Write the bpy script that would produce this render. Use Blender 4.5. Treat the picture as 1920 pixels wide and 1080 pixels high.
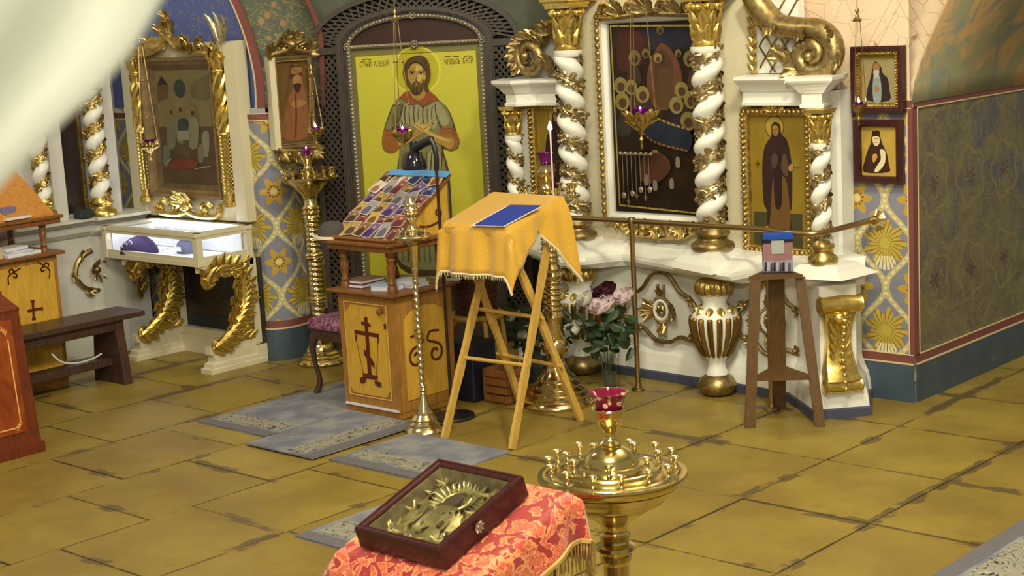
import bpy, math, random
from mathutils import Vector, Matrix
R = random.Random(7)
PI = math.pi
# ---------------------------------------------------------------- clearing, camera, world, lights
for o in list(bpy.data.objects): bpy.data.objects.remove(o)
SC = bpy.context.scene
COL = SC.collection
# world axes: x runs to the right along the altar screen, y away into it, z up; metres
CAM_H, FOC, PITCH, ROLL, YAW = 2.2, 3000.0, 0.174, 0.055, 0.744
_f0 = Vector((-math.sin(YAW), math.cos(YAW), 0)); _r0 = Vector((math.cos(YAW), math.sin(YAW), 0))
FWD = _f0*math.cos(PITCH) + Vector((0, 0, -math.sin(PITCH)))
_d0 = FWD.cross(_r0)
RGT = _r0*math.cos(ROLL) + _d0*math.sin(ROLL); DWN = _d0*math.cos(ROLL) - _r0*math.sin(ROLL)
CAM = Vector((0, 0, CAM_H))
cam = bpy.data.cameras.new('camera'); cam.lens = FOC/1920*36; cam.sensor_width = 36; cam.clip_start = 0.05
cam.dof.use_dof = True; cam.dof.focus_distance = 7.6; cam.dof.aperture_fstop = 15
cob = bpy.data.objects.new('camera', cam); COL.objects.link(cob)
mm = Matrix((RGT, -DWN, -FWD)).transposed().to_4x4(); mm.translation = CAM; cob.matrix_world = mm
SC.camera = cob
SC.view_settings.view_transform = 'Standard'; SC.view_settings.look = 'None'; SC.view_settings.gamma = 1
SC.view_settings.use_curve_mapping = False
SC.view_settings.exposure = 0.0
SC.render.use_persistent_data = False
SC.cycles.max_bounces = 6
W = bpy.data.worlds.new('world'); SC.world = W; W.use_nodes = True
W.node_tree.nodes['Background'].inputs[0].default_value = (1.0, 0.92, 0.66, 1)
W.node_tree.nodes['Background'].inputs[1].default_value = 0.34
def lamp(name, loc, power, size, target=None, color=(1, 0.93, 0.66)):
    if target is None:
        l = bpy.data.lights.new(name, 'POINT'); l.shadow_soft_size = size
    else:
        l = bpy.data.lights.new(name, 'AREA'); l.shape = 'DISK'; l.size = size
    l.energy = power; l.color = color
    o = bpy.data.objects.new(name, l); COL.objects.link(o); o.location = loc
    if target is not None: o.rotation_euler = (Vector(target)-Vector(loc)).to_track_quat('-Z', 'Y').to_euler()
    return o
lamp('nave_chandelier_light', (-2.6, 4.9, 4.3), 280, 0.16)
lamp('nave_chandelier_bulb', (-3.1, 5.2, 4.2), 130, 0.07)
lamp('choir_lamp', (-1.5, 1.0, 5.0), 260, 1.6, (-4.8, 6.0, 0.5))
lamp('frontal_fill_light', (1.2, -1.6, 3.6), 150, 0.5, (-3.5, 5.0, 0.8))  # added fill behind the camera: brightens the near cloth, softens contrast
lamp('side_lamp', (-7.2, 3.6, 4.6), 50, 0.8, (-8.0, 6.6, 0.8))

# ---------------------------------------------------------------- helpers: survey rays, colours, meshes
def ray(x, y): return FWD + RGT*((x-960)/FOC) + DWN*((y-540)/FOC)
def onz(x, y, z=0.0): d = ray(x, y); return CAM + d*((z-CAM_H)/d.z)
def ony(x, y, Y): d = ray(x, y); return CAM + d*(Y/d.y)
def onx(x, y, X): d = ray(x, y); return CAM + d*(X/d.x)
def onp(x, y, o, n): d = ray(x, y); return CAM + d*((Vector(o)-CAM).dot(n)/d.dot(n))
def lin(c):
    return tuple(((v/255)/12.92 if v/255 <= 0.04045 else ((v/255+0.055)/1.055)**2.4) for v in c)
_wl = lin((236, 230, 200))
def ob(r, g, b):     # paint colour of a thing seen as (r,g,b) where white paint is seen as _wl
    return tuple(min(0.9, max(0.004, v/w*0.8)) for v, w in zip(lin((r, g, b)), _wl))

class S:             # a node socket with arithmetic
    def __init__(s, g, k): s.g, s.k = g, k
    def _op(s, op, *a):
        n = s.g.nt.nodes.new('ShaderNodeMath'); n.operation = op
        for i, v in enumerate((s,)+a):
            if isinstance(v, S): s.g.nt.links.new(v.k, n.inputs[i])
            else: n.inputs[i].default_value = v
        return S(s.g, n.outputs[0])
    def __add__(s, o): return s._op('ADD', o)
    __radd__ = __add__
    def __mul__(s, o): return s._op('MULTIPLY', o)
    __rmul__ = __mul__
    def __sub__(s, o): return s._op('SUBTRACT', o)
    def __rsub__(s, o): return (s*-1.0)+o
    def __truediv__(s, o): return s._op('DIVIDE', o)
    def abs(s): return s._op('ABSOLUTE')
    def sin(s): return s._op('SINE')
    def cos(s): return s._op('COSINE')
    def fract(s): return s._op('FRACT')
    def sqrt(s): return s._op('SQRT')
    def lt(s, o): return s._op('LESS_THAN', o)
    def gt(s, o): return s._op('GREATER_THAN', o)
    def max(s, o): return s._op('MAXIMUM', o)
    def min(s, o): return s._op('MINIMUM', o)
    def atan2(s, o): return s._op('ARCTAN2', o)
    def pp(s, o): return s._op('PINGPONG', o)
    def step(s, a, b):
        n = s.g.nt.nodes.new('ShaderNodeMapRange'); n.interpolation_type = 'SMOOTHSTEP'
        s.g.nt.links.new(s.k, n.inputs[0]); n.inputs[1].default_value = a; n.inputs[2].default_value = b
        return S(s.g, n.outputs[0])
class G:             # a material under construction
    def __init__(g, name):
        g.m = bpy.data.materials.new(name); g.m.use_nodes = True; g.nt = g.m.node_tree
        g.b = g.nt.nodes['Principled BSDF']; g.tc = g.nt.nodes.new('ShaderNodeTexCoord')
        g.vec = g.tc.outputs['Object']
    def xyz(g, vec=None):
        n = g.nt.nodes.new('ShaderNodeSeparateXYZ'); g.nt.links.new(vec or g.vec, n.inputs[0]); return [S(g, o) for o in n.outputs]
    def comb(g, x, y, z=0.0):
        n = g.nt.nodes.new('ShaderNodeCombineXYZ')
        for i, v in enumerate((x, y, z)):
            if isinstance(v, S): g.nt.links.new(v.k, n.inputs[i])
            else: n.inputs[i].default_value = v
        return n.outputs[0]
    def scaled(g, sx, sy, sz):
        n = g.nt.nodes.new('ShaderNodeMapping'); g.nt.links.new(g.vec, n.inputs[0]); n.inputs['Scale'].default_value = (sx, sy, sz); return n.outputs[0]
    def noise(g, scale, detail=3, rough=0.55, vec=None, dist=0.0):
        n = g.nt.nodes.new('ShaderNodeTexNoise'); g.nt.links.new(vec or g.vec, n.inputs['Vector'])
        n.inputs['Scale'].default_value = scale; n.inputs['Detail'].default_value = detail; n.inputs['Roughness'].default_value = rough; n.inputs['Distortion'].default_value = dist
        return S(g, n.outputs[0])
    def vor(g, scale, feature='F1', vec=None, rnd=1.0):
        n = g.nt.nodes.new('ShaderNodeTexVoronoi'); n.feature = feature; g.nt.links.new(vec or g.vec, n.inputs['Vector'])
        n.inputs['Scale'].default_value = scale; n.inputs['Randomness'].default_value = rnd; return S(g, n.outputs['Distance'])
    def orand(g): return S(g, g.nt.nodes.new('ShaderNodeObjectInfo').outputs['Random'])
    def mix(g, f, a, b):
        n = g.nt.nodes.new('ShaderNodeMix'); n.data_type = 'RGBA'
        for i, v in ((0, f), (6, a), (7, b)):
            if isinstance(v, S): g.nt.links.new(v.k, n.inputs[i])
            elif isinstance(v, (int, float)): n.inputs[i].default_value = v
            else: n.inputs[i].default_value = tuple(v)[:3]+(1,)
        return S(g, n.outputs[2])
    def done(g, color, rough=0.5, metal=0.0, bump=None, bstr=0.3, bdist=0.01, **kw):
        for nm, v in (('Base Color', color), ('Roughness', rough), ('Metallic', metal)):
            if isinstance(v, S): g.nt.links.new(v.k, g.b.inputs[nm])
            elif nm == 'Base Color': g.b.inputs[nm].default_value = tuple(v)[:3]+(1,)
            else: g.b.inputs[nm].default_value = v
        if bump is not None:
            n = g.nt.nodes.new('ShaderNodeBump'); n.inputs['Strength'].default_value = bstr; n.inputs['Distance'].default_value = bdist
            g.nt.links.new(bump.k, n.inputs['Height']); g.nt.links.new(n.outputs[0], g.b.inputs['Normal'])
        for k, v in kw.items(): g.b.inputs[k.replace('_', ' ')].default_value = v
        return g.m
_mc = {}
def flat(name, c, rough=0.6, metal=0.0, var=0.12, scale=30, **kw):   # plain paint with a little uneven tone
    key = (name,)
    if key in _mc: return _mc[key]
    g = G(name); n = g.noise(scale, 3)
    m = g.done(g.mix(n, tuple(v*(1-var) for v in c), tuple(min(1, v*(1+var)) for v in c)), rough, metal, **kw)
    _mc[key] = m; return m
def emis(name, c, s):
    g = G(name); return g.done(c, 0.5, Emission_Color=tuple(c)+(1,), Emission_Strength=s)

class MB:            # collects faces; build() links them as ONE mesh object
    def __init__(s): s.v, s.f, s.mi, s.sm, s.M, s.m = [], [], [], [], None, 0
    def at(s, M): s.M = M; return s
    def add(s, vs, fs, smooth=False):
        n = len(s.v)
        s.v += [s.M @ Vector(p) for p in vs] if s.M is not None else [Vector(p) for p in vs]
        for f in fs: s.f.append([n+i for i in f]); s.mi.append(s.m); s.sm.append(smooth)
        return s
    def box(s, c, d, rz=0.0, taper=1.0):
        cx, cy, cz = c; hx, hy, hz = d[0]/2, d[1]/2, d[2]/2; co, si = math.cos(rz), math.sin(rz); vs = []
        for z in (-1, 1):
            k = taper if z > 0 else 1
            for x, y in ((-1, -1), (1, -1), (1, 1), (-1, 1)):
                X, Y = x*hx*k, y*hy*k; vs.append((cx+X*co-Y*si, cy+X*si+Y*co, cz+z*hz))
        return s.add(vs, [(3, 2, 1, 0), (4, 5, 6, 7), (0, 1, 5, 4), (1, 2, 6, 5), (2, 3, 7, 6), (3, 0, 4, 7)])
    def hexa(s, b, t):   # a solid between two quads
        return s.add(list(b)+list(t), [(3, 2, 1, 0), (4, 5, 6, 7), (0, 1, 5, 4), (1, 2, 6, 5), (2, 3, 7, 6), (3, 0, 4, 7)])
    def beam(s, a, b, w, t, up=(0, 0, 1)):   # rectangular bar from a to b
        a, b = Vector(a), Vector(b); d = (b-a).normalized(); x = d.cross(Vector(up)).normalized()*(w/2); y = x.cross(d).normalized()*(t/2)
        return s.hexa([a-x-y, a+x-y, a+x+y, a-x+y], [b-x-y, b+x-y, b+x+y, b-x+y])
    def prism(s, pts, d0, d1, smooth=False):  # polygon in the local xy plane pulled along local z
        n = len(pts)
        s.add([(x, y, d0) for x, y in pts]+[(x, y, d1) for x, y in pts],
              [tuple(range(n-1, -1, -1)), tuple(range(n, 2*n))]+[(i, (i+1) % n, n+(i+1) % n, n+i) for i in range(n)], smooth)
        return s
    def loft(s, rings, cap=True, closed=True, smooth=True):
        n = len(rings[0]); fs = []
        for k in range(len(rings)-1):
            for i in range(n if closed else n-1):
                j = (i+1) % n; fs.append((k*n+i, k*n+j, (k+1)*n+j, (k+1)*n+i))
        if cap: fs += [tuple(range(n-1, -1, -1)), tuple(range((len(rings)-1)*n, len(rings)*n))]
        return s.add([p for r in rings for p in r], fs, smooth)
    def lathe(s, prof, c=(0, 0, 0), seg=24, mod=None, axis=None):
        rings = []
        for r, z in prof:
            rings.append([(c[0]+(r*(1 if mod is None else mod(2*PI*i/seg, z)))*math.cos(2*PI*i/seg), c[1]+(r*(1 if mod is None else mod(2*PI*i/seg, z)))*math.sin(2*PI*i/seg), c[2]+z) for i in range(seg)])
        return s.loft(rings)
    def tube(s, pts, rad, seg=8, flat=1.0, up=None, cap=True):
        pts = [Vector(p) for p in pts]; n = len(pts); rad = rad if isinstance(rad, (list, tuple)) else [rad]*n
        rings = []; x = None
        for i, p in enumerate(pts):
            d = (pts[min(i+1, n-1)]-pts[max(i-1, 0)])
            d = d.normalized() if d.length > 1e-9 else Vector((0, 0, 1))
            u = Vector(up) if up else (x if x is not None else (Vector((0, 0, 1)) if abs(d.z) < 0.9 else Vector((1, 0, 0))))
            x = (u - d*u.dot(d)); x = x.normalized() if x.length > 1e-6 else d.orthogonal().normalized()
            y = d.cross(x)
            rings.append([p+(x*math.cos(2*PI*k/seg)*flat+y*math.sin(2*PI*k/seg))*rad[i] for k in range(seg)])
        return s.loft(rings, cap)
    def blob(s, c, r, seg=8, rings=5, rot=None):
        rx, ry, rz = r if isinstance(r, (tuple, list)) else (r, r, r); c = Vector(c); rr = []
        for j in range(rings+1):
            a = PI*j/rings; k = max(math.sin(a), 0.02); ring = []
            for i in range(seg):
                q = Vector((rx*k*math.cos(2*PI*i/seg), ry*k*math.sin(2*PI*i/seg), -rz*math.cos(a)))
                ring.append(c+(rot @ q if rot is not None else q))
            rr.append(ring)
        return s.loft(rr)
    def leaf(s, o, d, n, L, Wd, curl=0.35, lobes=0):  # a carved leaf: ridge up the middle, tip curling to n
        o, d, n = Vector(o), Vector(d).normalized(), Vector(n); n = (n-d*n.dot(d)); n = n.normalized() if n.length > 1e-6 else d.orthogonal()
        t = d.cross(n); K = 6; vs = []
        for k in range(K+1):
            u = k/K; w = Wd*(math.sin(PI*min(1, u*0.82+0.16)))**0.8*(1+(0.28 if lobes and k % 2 else 0)); c = o+d*(L*u*(1-0.25*curl*u))+n*(L*curl*u*u)
            w = w if k < K else Wd*0.06
            vs += [c-t*w/2-n*w*0.10, c-t*w*0.22+n*w*0.20, c+n*w*0.12, c+t*w*0.22+n*w*0.20, c+t*w/2-n*w*0.10]
        fs = [(k*5+i, k*5+i+1, (k+1)*5+i+1, (k+1)*5+i) for k in range(K) for i in range(4)]
        return s.add(vs, fs, True)
    def petal(s, o, d, n, L, Wd, cup=0.35):   # a rounded petal, hollow towards -n, its rim rolling to n
        o, d, n = Vector(o), Vector(d).normalized(), Vector(n); n = (n-d*n.dot(d)).normalized(); t = d.cross(n); K = 5; vs = []
        for k in range(K+1):
            u = k/K; w = Wd*(0.35+0.65*math.sin(PI*(0.12+0.70*u)))*(0.72 if k == K else 1); c = o+d*(L*math.sin(u*1.35)/0.976)+n*(L*(0.30*math.sin(PI*u)*cup*2-0.0+0.22*u**4))
            for j in range(5): q = (j-2)/2; vs.append(c+t*w*0.5*q-n*(w*0.30*q*q)-d*(L*0.10*q*q*u))
        fs = [(k*5+i, k*5+i+1, (k+1)*5+i+1, (k+1)*5+i) for k in range(K) for i in range(4)]
        return s.add(vs, fs, True)
    def sheet(s, grid, smooth=True):
        n = len(grid[0]); return s.add([p for r in grid for p in r], [(k*n+i, k*n+i+1, (k+1)*n+i+1, (k+1)*n+i) for k in range(len(grid)-1) for i in range(n-1)], smooth)
    def build(s, name, mats, parent=None, bevel=0.0, origin=None, label=None, solid=0.0, kind=None, sub=0):
        me = bpy.data.meshes.new(name)
        if parent is not None: org = Vector(parent['_w'])
        elif origin is not None: org = Vector(origin)
        else:
            lo = [min(p[i] for p in s.v) for i in range(3)]; hi = [max(p[i] for p in s.v) for i in range(3)]
            org = Vector(((lo[0]+hi[0])/2, (lo[1]+hi[1])/2, lo[2]))
        me.from_pydata([p-org for p in s.v], [], s.f)
        mats = mats if isinstance(mats, (list, tuple)) else [mats]
        for m in mats: me.materials.append(m)
        me.polygons.foreach_set('material_index', s.mi); me.polygons.foreach_set('use_smooth', s.sm)
        if any(s.sm) and hasattr(me, 'set_sharp_from_angle'): me.set_sharp_from_angle(angle=math.radians(50))
        me.update()
        o = bpy.data.objects.new(name, me); COL.objects.link(o); o['_w'] = tuple(org)
        if parent is not None: o.parent = parent
        else: o.location = org
        if bevel:
            b = o.modifiers.new('bevel', 'BEVEL'); b.width = bevel; b.segments = 1; b.limit_method = 'ANGLE'; b.angle_limit = math.radians(40)
        if solid:
            b = o.modifiers.new('solid', 'SOLIDIFY'); b.thickness = solid; b.offset = 0
        if sub:
            b = o.modifiers.new('subsurf', 'SUBSURF'); b.levels = sub; b.render_levels = sub
        if label: o['label'] = label
        if kind: o['kind'] = kind
        return o
def thing(name, label, cat, loc, group=None):
    o = bpy.data.objects.new(name, None); COL.objects.link(o); o.empty_display_size = 0.1
    o.location = loc; o['_w'] = tuple(loc); o['label'] = label; o['category'] = cat
    if group: o['group'] = group
    return o
def tag(o, label, cat, group=None):
    o['label'] = label; o['category'] = cat
    if group: o['group'] = group
    return o
def struct(o): o['kind'] = 'structure'; return o
def plane(o, phi=0.0, tilt=0.0):   # local frame on a wall: x to the right, y up, z out towards the room
    a = math.radians(phi); X = Vector((math.cos(a), math.sin(a), 0)); N = Vector((math.sin(a), -math.cos(a), 0)); t = math.radians(tilt)
    Y = Vector((0, 0, 1))*math.cos(t)+N*math.sin(t); Z = X.cross(Y)
    M = Matrix((X, Y, Z)).transposed().to_4x4(); M.translation = Vector(o); return M
def loc2(M, p): q = M.inverted() @ Vector(p); return (q.x, q.y)
def pix(M, x, y):                  # the point of frame M's plane seen at survey position (x, y)
    return loc2(M, onp(x, y, M.translation, Vector((M[0][2], M[1][2], M[2][2]))))
def smoothpoly(pts, k=4, closed=True):
    n = len(pts); out = []
    for i in range(n if closed else n-1):
        p0, p1, p2, p3 = [Vector(pts[(i+j) % n] if closed else pts[min(max(i+j, 0), n-1)]) for j in (-1, 0, 1, 2)]
        for j in range(k):
            t = j/k; out.append(tuple(0.5*((2*p1)+(p2-p0)*t+(2*p0-5*p1+4*p2-p3)*t*t+(3*p1-p0-3*p2+p3)*t**3)))
    if not closed: out.append(tuple(pts[-1]))
    return out
def ellipse(cx, cy, rx, ry, n=28, a0=0, a1=360): return [(cx+rx*math.cos(math.radians(a0+(a1-a0)*i/(n if a1-a0 == 360 else n-1))), cy+ry*math.sin(math.radians(a0+(a1-a0)*i/(n if a1-a0 == 360 else n-1)))) for i in range(n)]
def spiral(cx, cy, r0, r1, a0, turns, n=None):
    n = n or int(14*abs(turns))+4
    return [(cx+(r0+(r1-r0)*(i/(n-1)))*math.cos(math.radians(a0)+2*PI*turns*i/(n-1)), cy+(r0+(r1-r0)*(i/(n-1)))*math.sin(math.radians(a0)+2*PI*turns*i/(n-1))) for i in range(n)]
def rframe(mb, x0, y0, x1, y1, prof):   # mitred moulding round a rectangle; prof = [(inset, depth), ...]
    rings = [[(x0+i, y0+i, d), (x1-i, y0+i, d), (x1-i, y1-i, d), (x0+i, y1-i, d)] for i, d in prof]
    return mb.loft(rings, cap=False, smooth=False)
def beads(mb, path, step, r, z=0.0, seg=6, closed=False):
    """a row of carved beads along a local polyline; r = (across, along, out)"""
    pts = [Vector((p[0], p[1], z)) for p in path]
    if closed: pts.append(pts[0])
    for a, b in zip(pts, pts[1:]):
        L = (b-a).length; n = max(1, round(L/step)); d = (b-a).normalized(); Q = Matrix((Vector((-d.y, d.x, 0)), d, Vector((0, 0, 1)))).transposed()
        for i in range(n): mb.blob(a+(b-a)*((i+0.5)/n), r, seg, 4, Q)
def scroll(mb, cx, cy, r, a0, turns, w, z=0.0, seg=7):
    p = spiral(cx, cy, r, r*0.16, a0, turns); n = len(p)
    mb.tube([(x, y, z+0.25*w*i/n) for i, (x, y) in enumerate(p)], [w*(1-0.45*i/n) for i in range(n)], seg, up=(0, 0, 1)); mb.blob((cx, cy, z+w*0.4), w*1.1, 7, 5)
def spray(mb, x, y, ang, n, spread, L, w, z=0.0, curl=0.4, rnd=0.15):
    """a fan of carved leaves in the local plane"""
    for i in range(n):
        a = math.radians(ang+(spread*(i/(n-1)-0.5) if n > 1 else 0)); k = 1+R.uniform(-rnd, rnd)
        mb.leaf((x, y, z), (math.cos(a), math.sin(a), 0.12), (0, 0, 1), L*k*(1-0.25*abs(i/(max(n-1, 1))-0.5)), w, curl, 1)
# ---------------------------------------------------------------- materials
def m_gold(name, c, rough=0.34, dark=(0.16, 0.09, 0.02), sc=38, amt=0.55):
    g = G(name); n = g.noise(sc, 3).step(0.35, 0.62)
    return g.done(g.mix(n, tuple(a*(1-amt)+b*amt for a, b in zip(c, dark)), c), rough, 0.92, g.noise(sc*3, 2), 0.15, 0.004)
GOLD = m_gold('gilded_wood', (0.64, 0.47, 0.17))
GOLDB = m_gold('bright_gilding', (0.80, 0.60, 0.18), 0.27, amt=0.3)
GOLDD = m_gold('dull_gilding', (0.42, 0.32, 0.15), 0.40)
BRASS = flat('polished_brass', (0.66, 0.53, 0.28), 0.17, 1.0, 0.08, 12)
BRASSY = flat('yellow_brass', (0.62, 0.50, 0.20), 0.17, 1.0, 0.10, 10)
BRASSD = flat('worn_brass', (0.40, 0.28, 0.13), 0.33, 1.0, 0.15, 20)
SILV = flat('tarnished_silver', (0.42, 0.37, 0.30), 0.4, 0.8, 0.45, 60)
WHITE = flat('white_gloss_paint', ob(236, 230, 198), 0.35, 0, 0.03, 8)
CREAM = flat('cream_paint', ob(214, 200, 152), 0.45, 0, 0.05, 6)
GREYW = flat('grey_white_paint', ob(205, 198, 172), 0.45, 0, 0.05, 6)
PLINTH = flat('slate_plinth_paint', ob(70, 72, 84), 0.5, 0, 0.12, 10)
TEAL = G('teal_dado_paint'); _n = TEAL.noise(6, 4)
TEAL = TEAL.done(TEAL.mix(TEAL.noise(26, 4).step(0.70, 0.74), TEAL.mix(_n, ob(52, 66, 72), ob(76, 92, 92)), ob(150, 150, 140)), 0.4)
REDB = flat('brick_red_band', ob(122, 66, 56), 0.7, 0, 0.12, 12)
CRLINE = flat('cream_line_paint', ob(214, 190, 130), 0.7)
CUPB = flat('pale_cup_brass', (0.66, 0.57, 0.36), 0.2, 1.0, 0.1, 20)
BLACK = flat('black_paint', (0.012, 0.012, 0.014), 0.35)
PAPER = flat('white_paper', ob(222, 216, 200), 0.8)
PURPLE = flat('purple_glass', (0.16, 0.01, 0.16), 0.08, 0, 0.2, 20, Transmission_Weight=0.4)
RUBY = G('ruby_glass_with_white_flowers'); _d = RUBY.vor(52); RUBY = RUBY.done(RUBY.mix(_d.lt(0.33), (0.16, 0.004, 0.03), (0.75, 0.5, 0.4)), 0.1)
FLAME = emis('candle_flame', (1.0, 0.80, 0.95), 26)
WAX = flat('candle_wax', ob(226, 190, 160), 0.4)
GLASS = G('clear_glass').done((0.97, 0.98, 0.97), 0.0, 0, Transmission_Weight=1.0, IOR=1.12)
def m_wood(name, a, b, sc=(1, 1, 1), rough=0.38, k=14):
    g = G(name); n = g.noise(k, 4, 0.6, g.scaled(*sc), 1.2); return g.done(g.mix(n.step(0.3, 0.7), a, b), rough)
PINE = m_wood('honey_varnished_wood', ob(144, 96, 34), ob(178, 126, 52), (6, 6, 0.6))
PINEP = m_wood('golden_inlay_panel', ob(196, 148, 44), ob(214, 166, 58), (3, 3, 0.5))
PINED = m_wood('brown_varnished_wood', ob(110, 66, 26), ob(142, 90, 38), (6, 6, 0.6))
OAK = m_wood('dark_walnut', ob(56, 38, 28), ob(84, 58, 42), (8, 8, 0.7))
OAKD = m_wood('carved_dark_oak', ob(42, 30, 22), ob(66, 48, 36), (8, 8, 0.7), 0.45)
CHERRY = m_wood('cherry_veneer', ob(120, 46, 14), ob(170, 82, 24), (1.2, 1.2, 0.5), 0.25, 5)
CHERRYD = m_wood('dark_cherry', ob(92, 38, 14), ob(116, 52, 20), (5, 5, 0.7), 0.3)
STRIPW = m_wood('pale_pine_legs', ob(184, 140, 54), ob(208, 166, 76), (8, 8, 0.8), 0.45)
STOOLW = m_wood('brown_stool_wood', ob(80, 52, 18), ob(104, 70, 26), (8, 8, 0.7), 0.5)
ROSEW = m_wood('dark_rosewood', ob(50, 20, 18), ob(70, 30, 26), (5, 5, 2), 0.25)
INK = flat('dark_brown_inlay', ob(88, 34, 12), 0.45)
LINE = flat('pale_inlay_line', ob(232, 176, 90), 0.5)
# stone floor tiles: ochre limestone, dirt near the joints, scattered dark spots
g = G('ochre_floor_stone'); gen = g.tc.outputs['Generated']; gx, gy, gz = g.xyz(gen)
e = gx.min(1.0-gx).min(gy.min(1.0-gy)); big = g.noise(2.2, 4); spot = g.noise(17, 4, 0.6); mid = g.noise(5.5, 4, 0.6)
base = g.mix(big.step(0.3, 0.7), ob(132, 108, 40), ob(158, 134, 50)); base = g.mix(g.orand()*0.45, base, ob(126, 98, 42))
base = g.mix(mid.step(0.60, 0.72)*0.5, base, ob(120, 98, 44))
wig = g.noise(9, 3)*0.11; dirt = (e*-1.0+wig).step(-0.004, 0.012)*g.noise(2.6, 3).step(0.53, 0.57)
line = (e*-1.0+g.noise(24, 2)*0.026).step(0.0, 0.004)*g.noise(6, 2).step(0.40, 0.50)
spots = spot.step(0.69, 0.72)*g.noise(1.7, 2).step(0.45, 0.6); specks = g.noise(46, 2).step(0.72, 0.75)
base = g.mix(((dirt*0.8).max(line*0.62)).max((spots*0.7).max(specks*0.8)), base, ob(84, 68, 44))
STONE = g.done(base, g.mix(mid, (0.3, 0.3, 0.3), (0.55, 0.55, 0.55)), 0, g.noise(40, 4), 0.25, 0.004)
GROUT = flat('dark_joint_dirt', ob(78, 56, 26), 0.9, 0, 0.3, 20)

def lattice_mat(name, Wc, Pc, zc, tone=1.0):
    g = G(name); u, z, _ = g.xyz(g.tc.outputs['UV'])
    def wrap(q, w): return ((q/w+0.5).fract()-0.5)*w
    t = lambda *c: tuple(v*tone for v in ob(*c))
    a = wrap(u, Wc); zz = wrap(z-zc, Pc); s = (zz*(2*PI/Pc)).cos()
    jit = (g.noise(30, 3)-0.5)*0.012
    d = (a.abs()-(s+1.0)*(Wc/4)).abs()+jit
    r = (a*a+zz*zz).sqrt()+jit; th = zz.atan2(a)
    a2 = wrap(u+Wc/2, Wc); z2 = wrap(z-zc-Pc/2, Pc); r2 = (a2*a2+z2*z2).sqrt()+jit; th2 = z2.atan2(a2)
    c = g.mix(g.noise(9, 3), t(118, 116, 124), t(138, 134, 130))
    big = r.lt(((th*9.0).cos()*0.022+0.112)*(Wc/0.33)); c = g.mix(big, c, g.mix(g.noise(14, 3), t(168, 146, 48), t(194, 172, 66)))
    c = g.mix(big*((th*22.0+r*40.0).sin().gt(0.72))*r.gt(0.03), c, t(140, 92, 34))
    sm = r2.lt(((th2*6.0).cos()*0.022+0.072)*(Wc/0.33)); c = g.mix(sm, c, t(186, 150, 50)); c = g.mix(r2.lt(0.022), c, t(220, 196, 120)); c = g.mix((r2-0.034).abs().lt(0.007)*((th2*10.0).sin().gt(0.0)), c, t(130, 74, 40))
    zl = zz+0.098; rc = (a*a+zl*zl*1.8).sqrt(); crown = rc.lt(0.062+0.0*zz)*zl.lt(0.03); c = g.mix(crown*((th*34.0).sin().gt(-0.45)), c, t(222, 208, 146))
    band = d.lt(0.022); c = g.mix(band, c, g.mix(g.noise(20, 3), t(176, 160, 96), t(206, 190, 126))); c = g.mix(d.lt(0.006)*((z*34.0).fract().gt(0.45)), c, t(226, 212, 156))
    return g.done(c, 0.75)
LATT = lattice_mat('painted_ogee_lattice', 0.33, 0.475, 0.853)
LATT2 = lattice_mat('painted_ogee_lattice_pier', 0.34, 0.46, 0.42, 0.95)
g = G('dark_damask_wall_painting'); x, y, z = g.xyz(); n1 = g.noise(3.2, 4, 0.6, None, 1.5); n2 = g.noise(9, 4, 0.65, None, 2.0); w = (n2*26.0).sin()
c = g.mix(n1.step(0.35, 0.65), ob(100, 90, 68), ob(120, 110, 68)); c = g.mix(g.noise(2.4, 3, 0.5, None, 0.6).step(0.52, 0.7)*0.8, c, ob(84, 80, 88))
yy = ((y/0.42).fract()-0.5)*0.42; zq = ((z/0.52+0.3).fract()-0.5)*0.52; rr = (yy*yy+zq*zq).sqrt(); tt = zq.atan2(yy)
c = g.mix((rr-0.155+(tt*5.0).cos()*0.02).abs().lt(0.010)*0.55, c, ob(140, 126, 58)); c = g.mix(rr.lt((tt*8.0).cos()*0.018+0.045)*0.7, c, ob(78, 48, 44))
c = g.mix(w.gt(0.90)*0.5, c, ob(150, 140, 100)); DAMASK = g.done(c, 0.6)
g = G('faded_fresco'); n1 = g.noise(2.1, 5, 0.6, None, 0.8); n2 = g.noise(3.7, 4, 0.6, None, 1.2)
c = g.mix(n1.step(0.42, 0.58), ob(140, 134, 92), ob(184, 144, 84)); c = g.mix(n2.step(0.5, 0.68), c, ob(118, 122, 102)); c = g.mix(g.noise(8, 4).step(0.6, 0.7)*0.6, c, ob(170, 140, 80)); FRESCO = g.done(c, 0.8)
g = G('peach_wall_with_crackle_lines'); x, y, z = g.xyz(); dv = g.vor(9, 'DISTANCE_TO_EDGE', g.comb(x, z*1.25), 0.9); msk = g.noise(5, 3).step(0.42, 0.5)
c = g.mix(g.noise(4, 3), ob(216, 184, 138), ob(232, 204, 156)); c = g.mix(dv.lt(0.009)*msk*0.8, c, ob(164, 116, 78))
dx = ((((x+z*0.62)/0.62).fract()-0.5).abs()*0.62-0.03).abs(); dy = ((((x-z*0.62)/0.62+0.3).fract()-0.5).abs()*0.62-0.03).abs(); c = g.mix(dx.min(dy).lt(0.0025)*0.6, c, ob(168, 116, 76)); PEACH = g.done(c, 0.8)
g = G('blue_painted_wall'); n = g.noise(4.2, 4, 0.55, None, 2.2); c = g.mix(g.noise(2, 3), ob(70, 80, 126), ob(98, 108, 150)); c = g.mix((n-0.5).abs().lt(0.014)*0.5, c, ob(140, 134, 90)); c = g.mix(g.noise(6, 3).step(0.68, 0.74)*0.7, c, ob(176, 178, 190)); BLUEW = g.done(c, 0.8)
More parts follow.
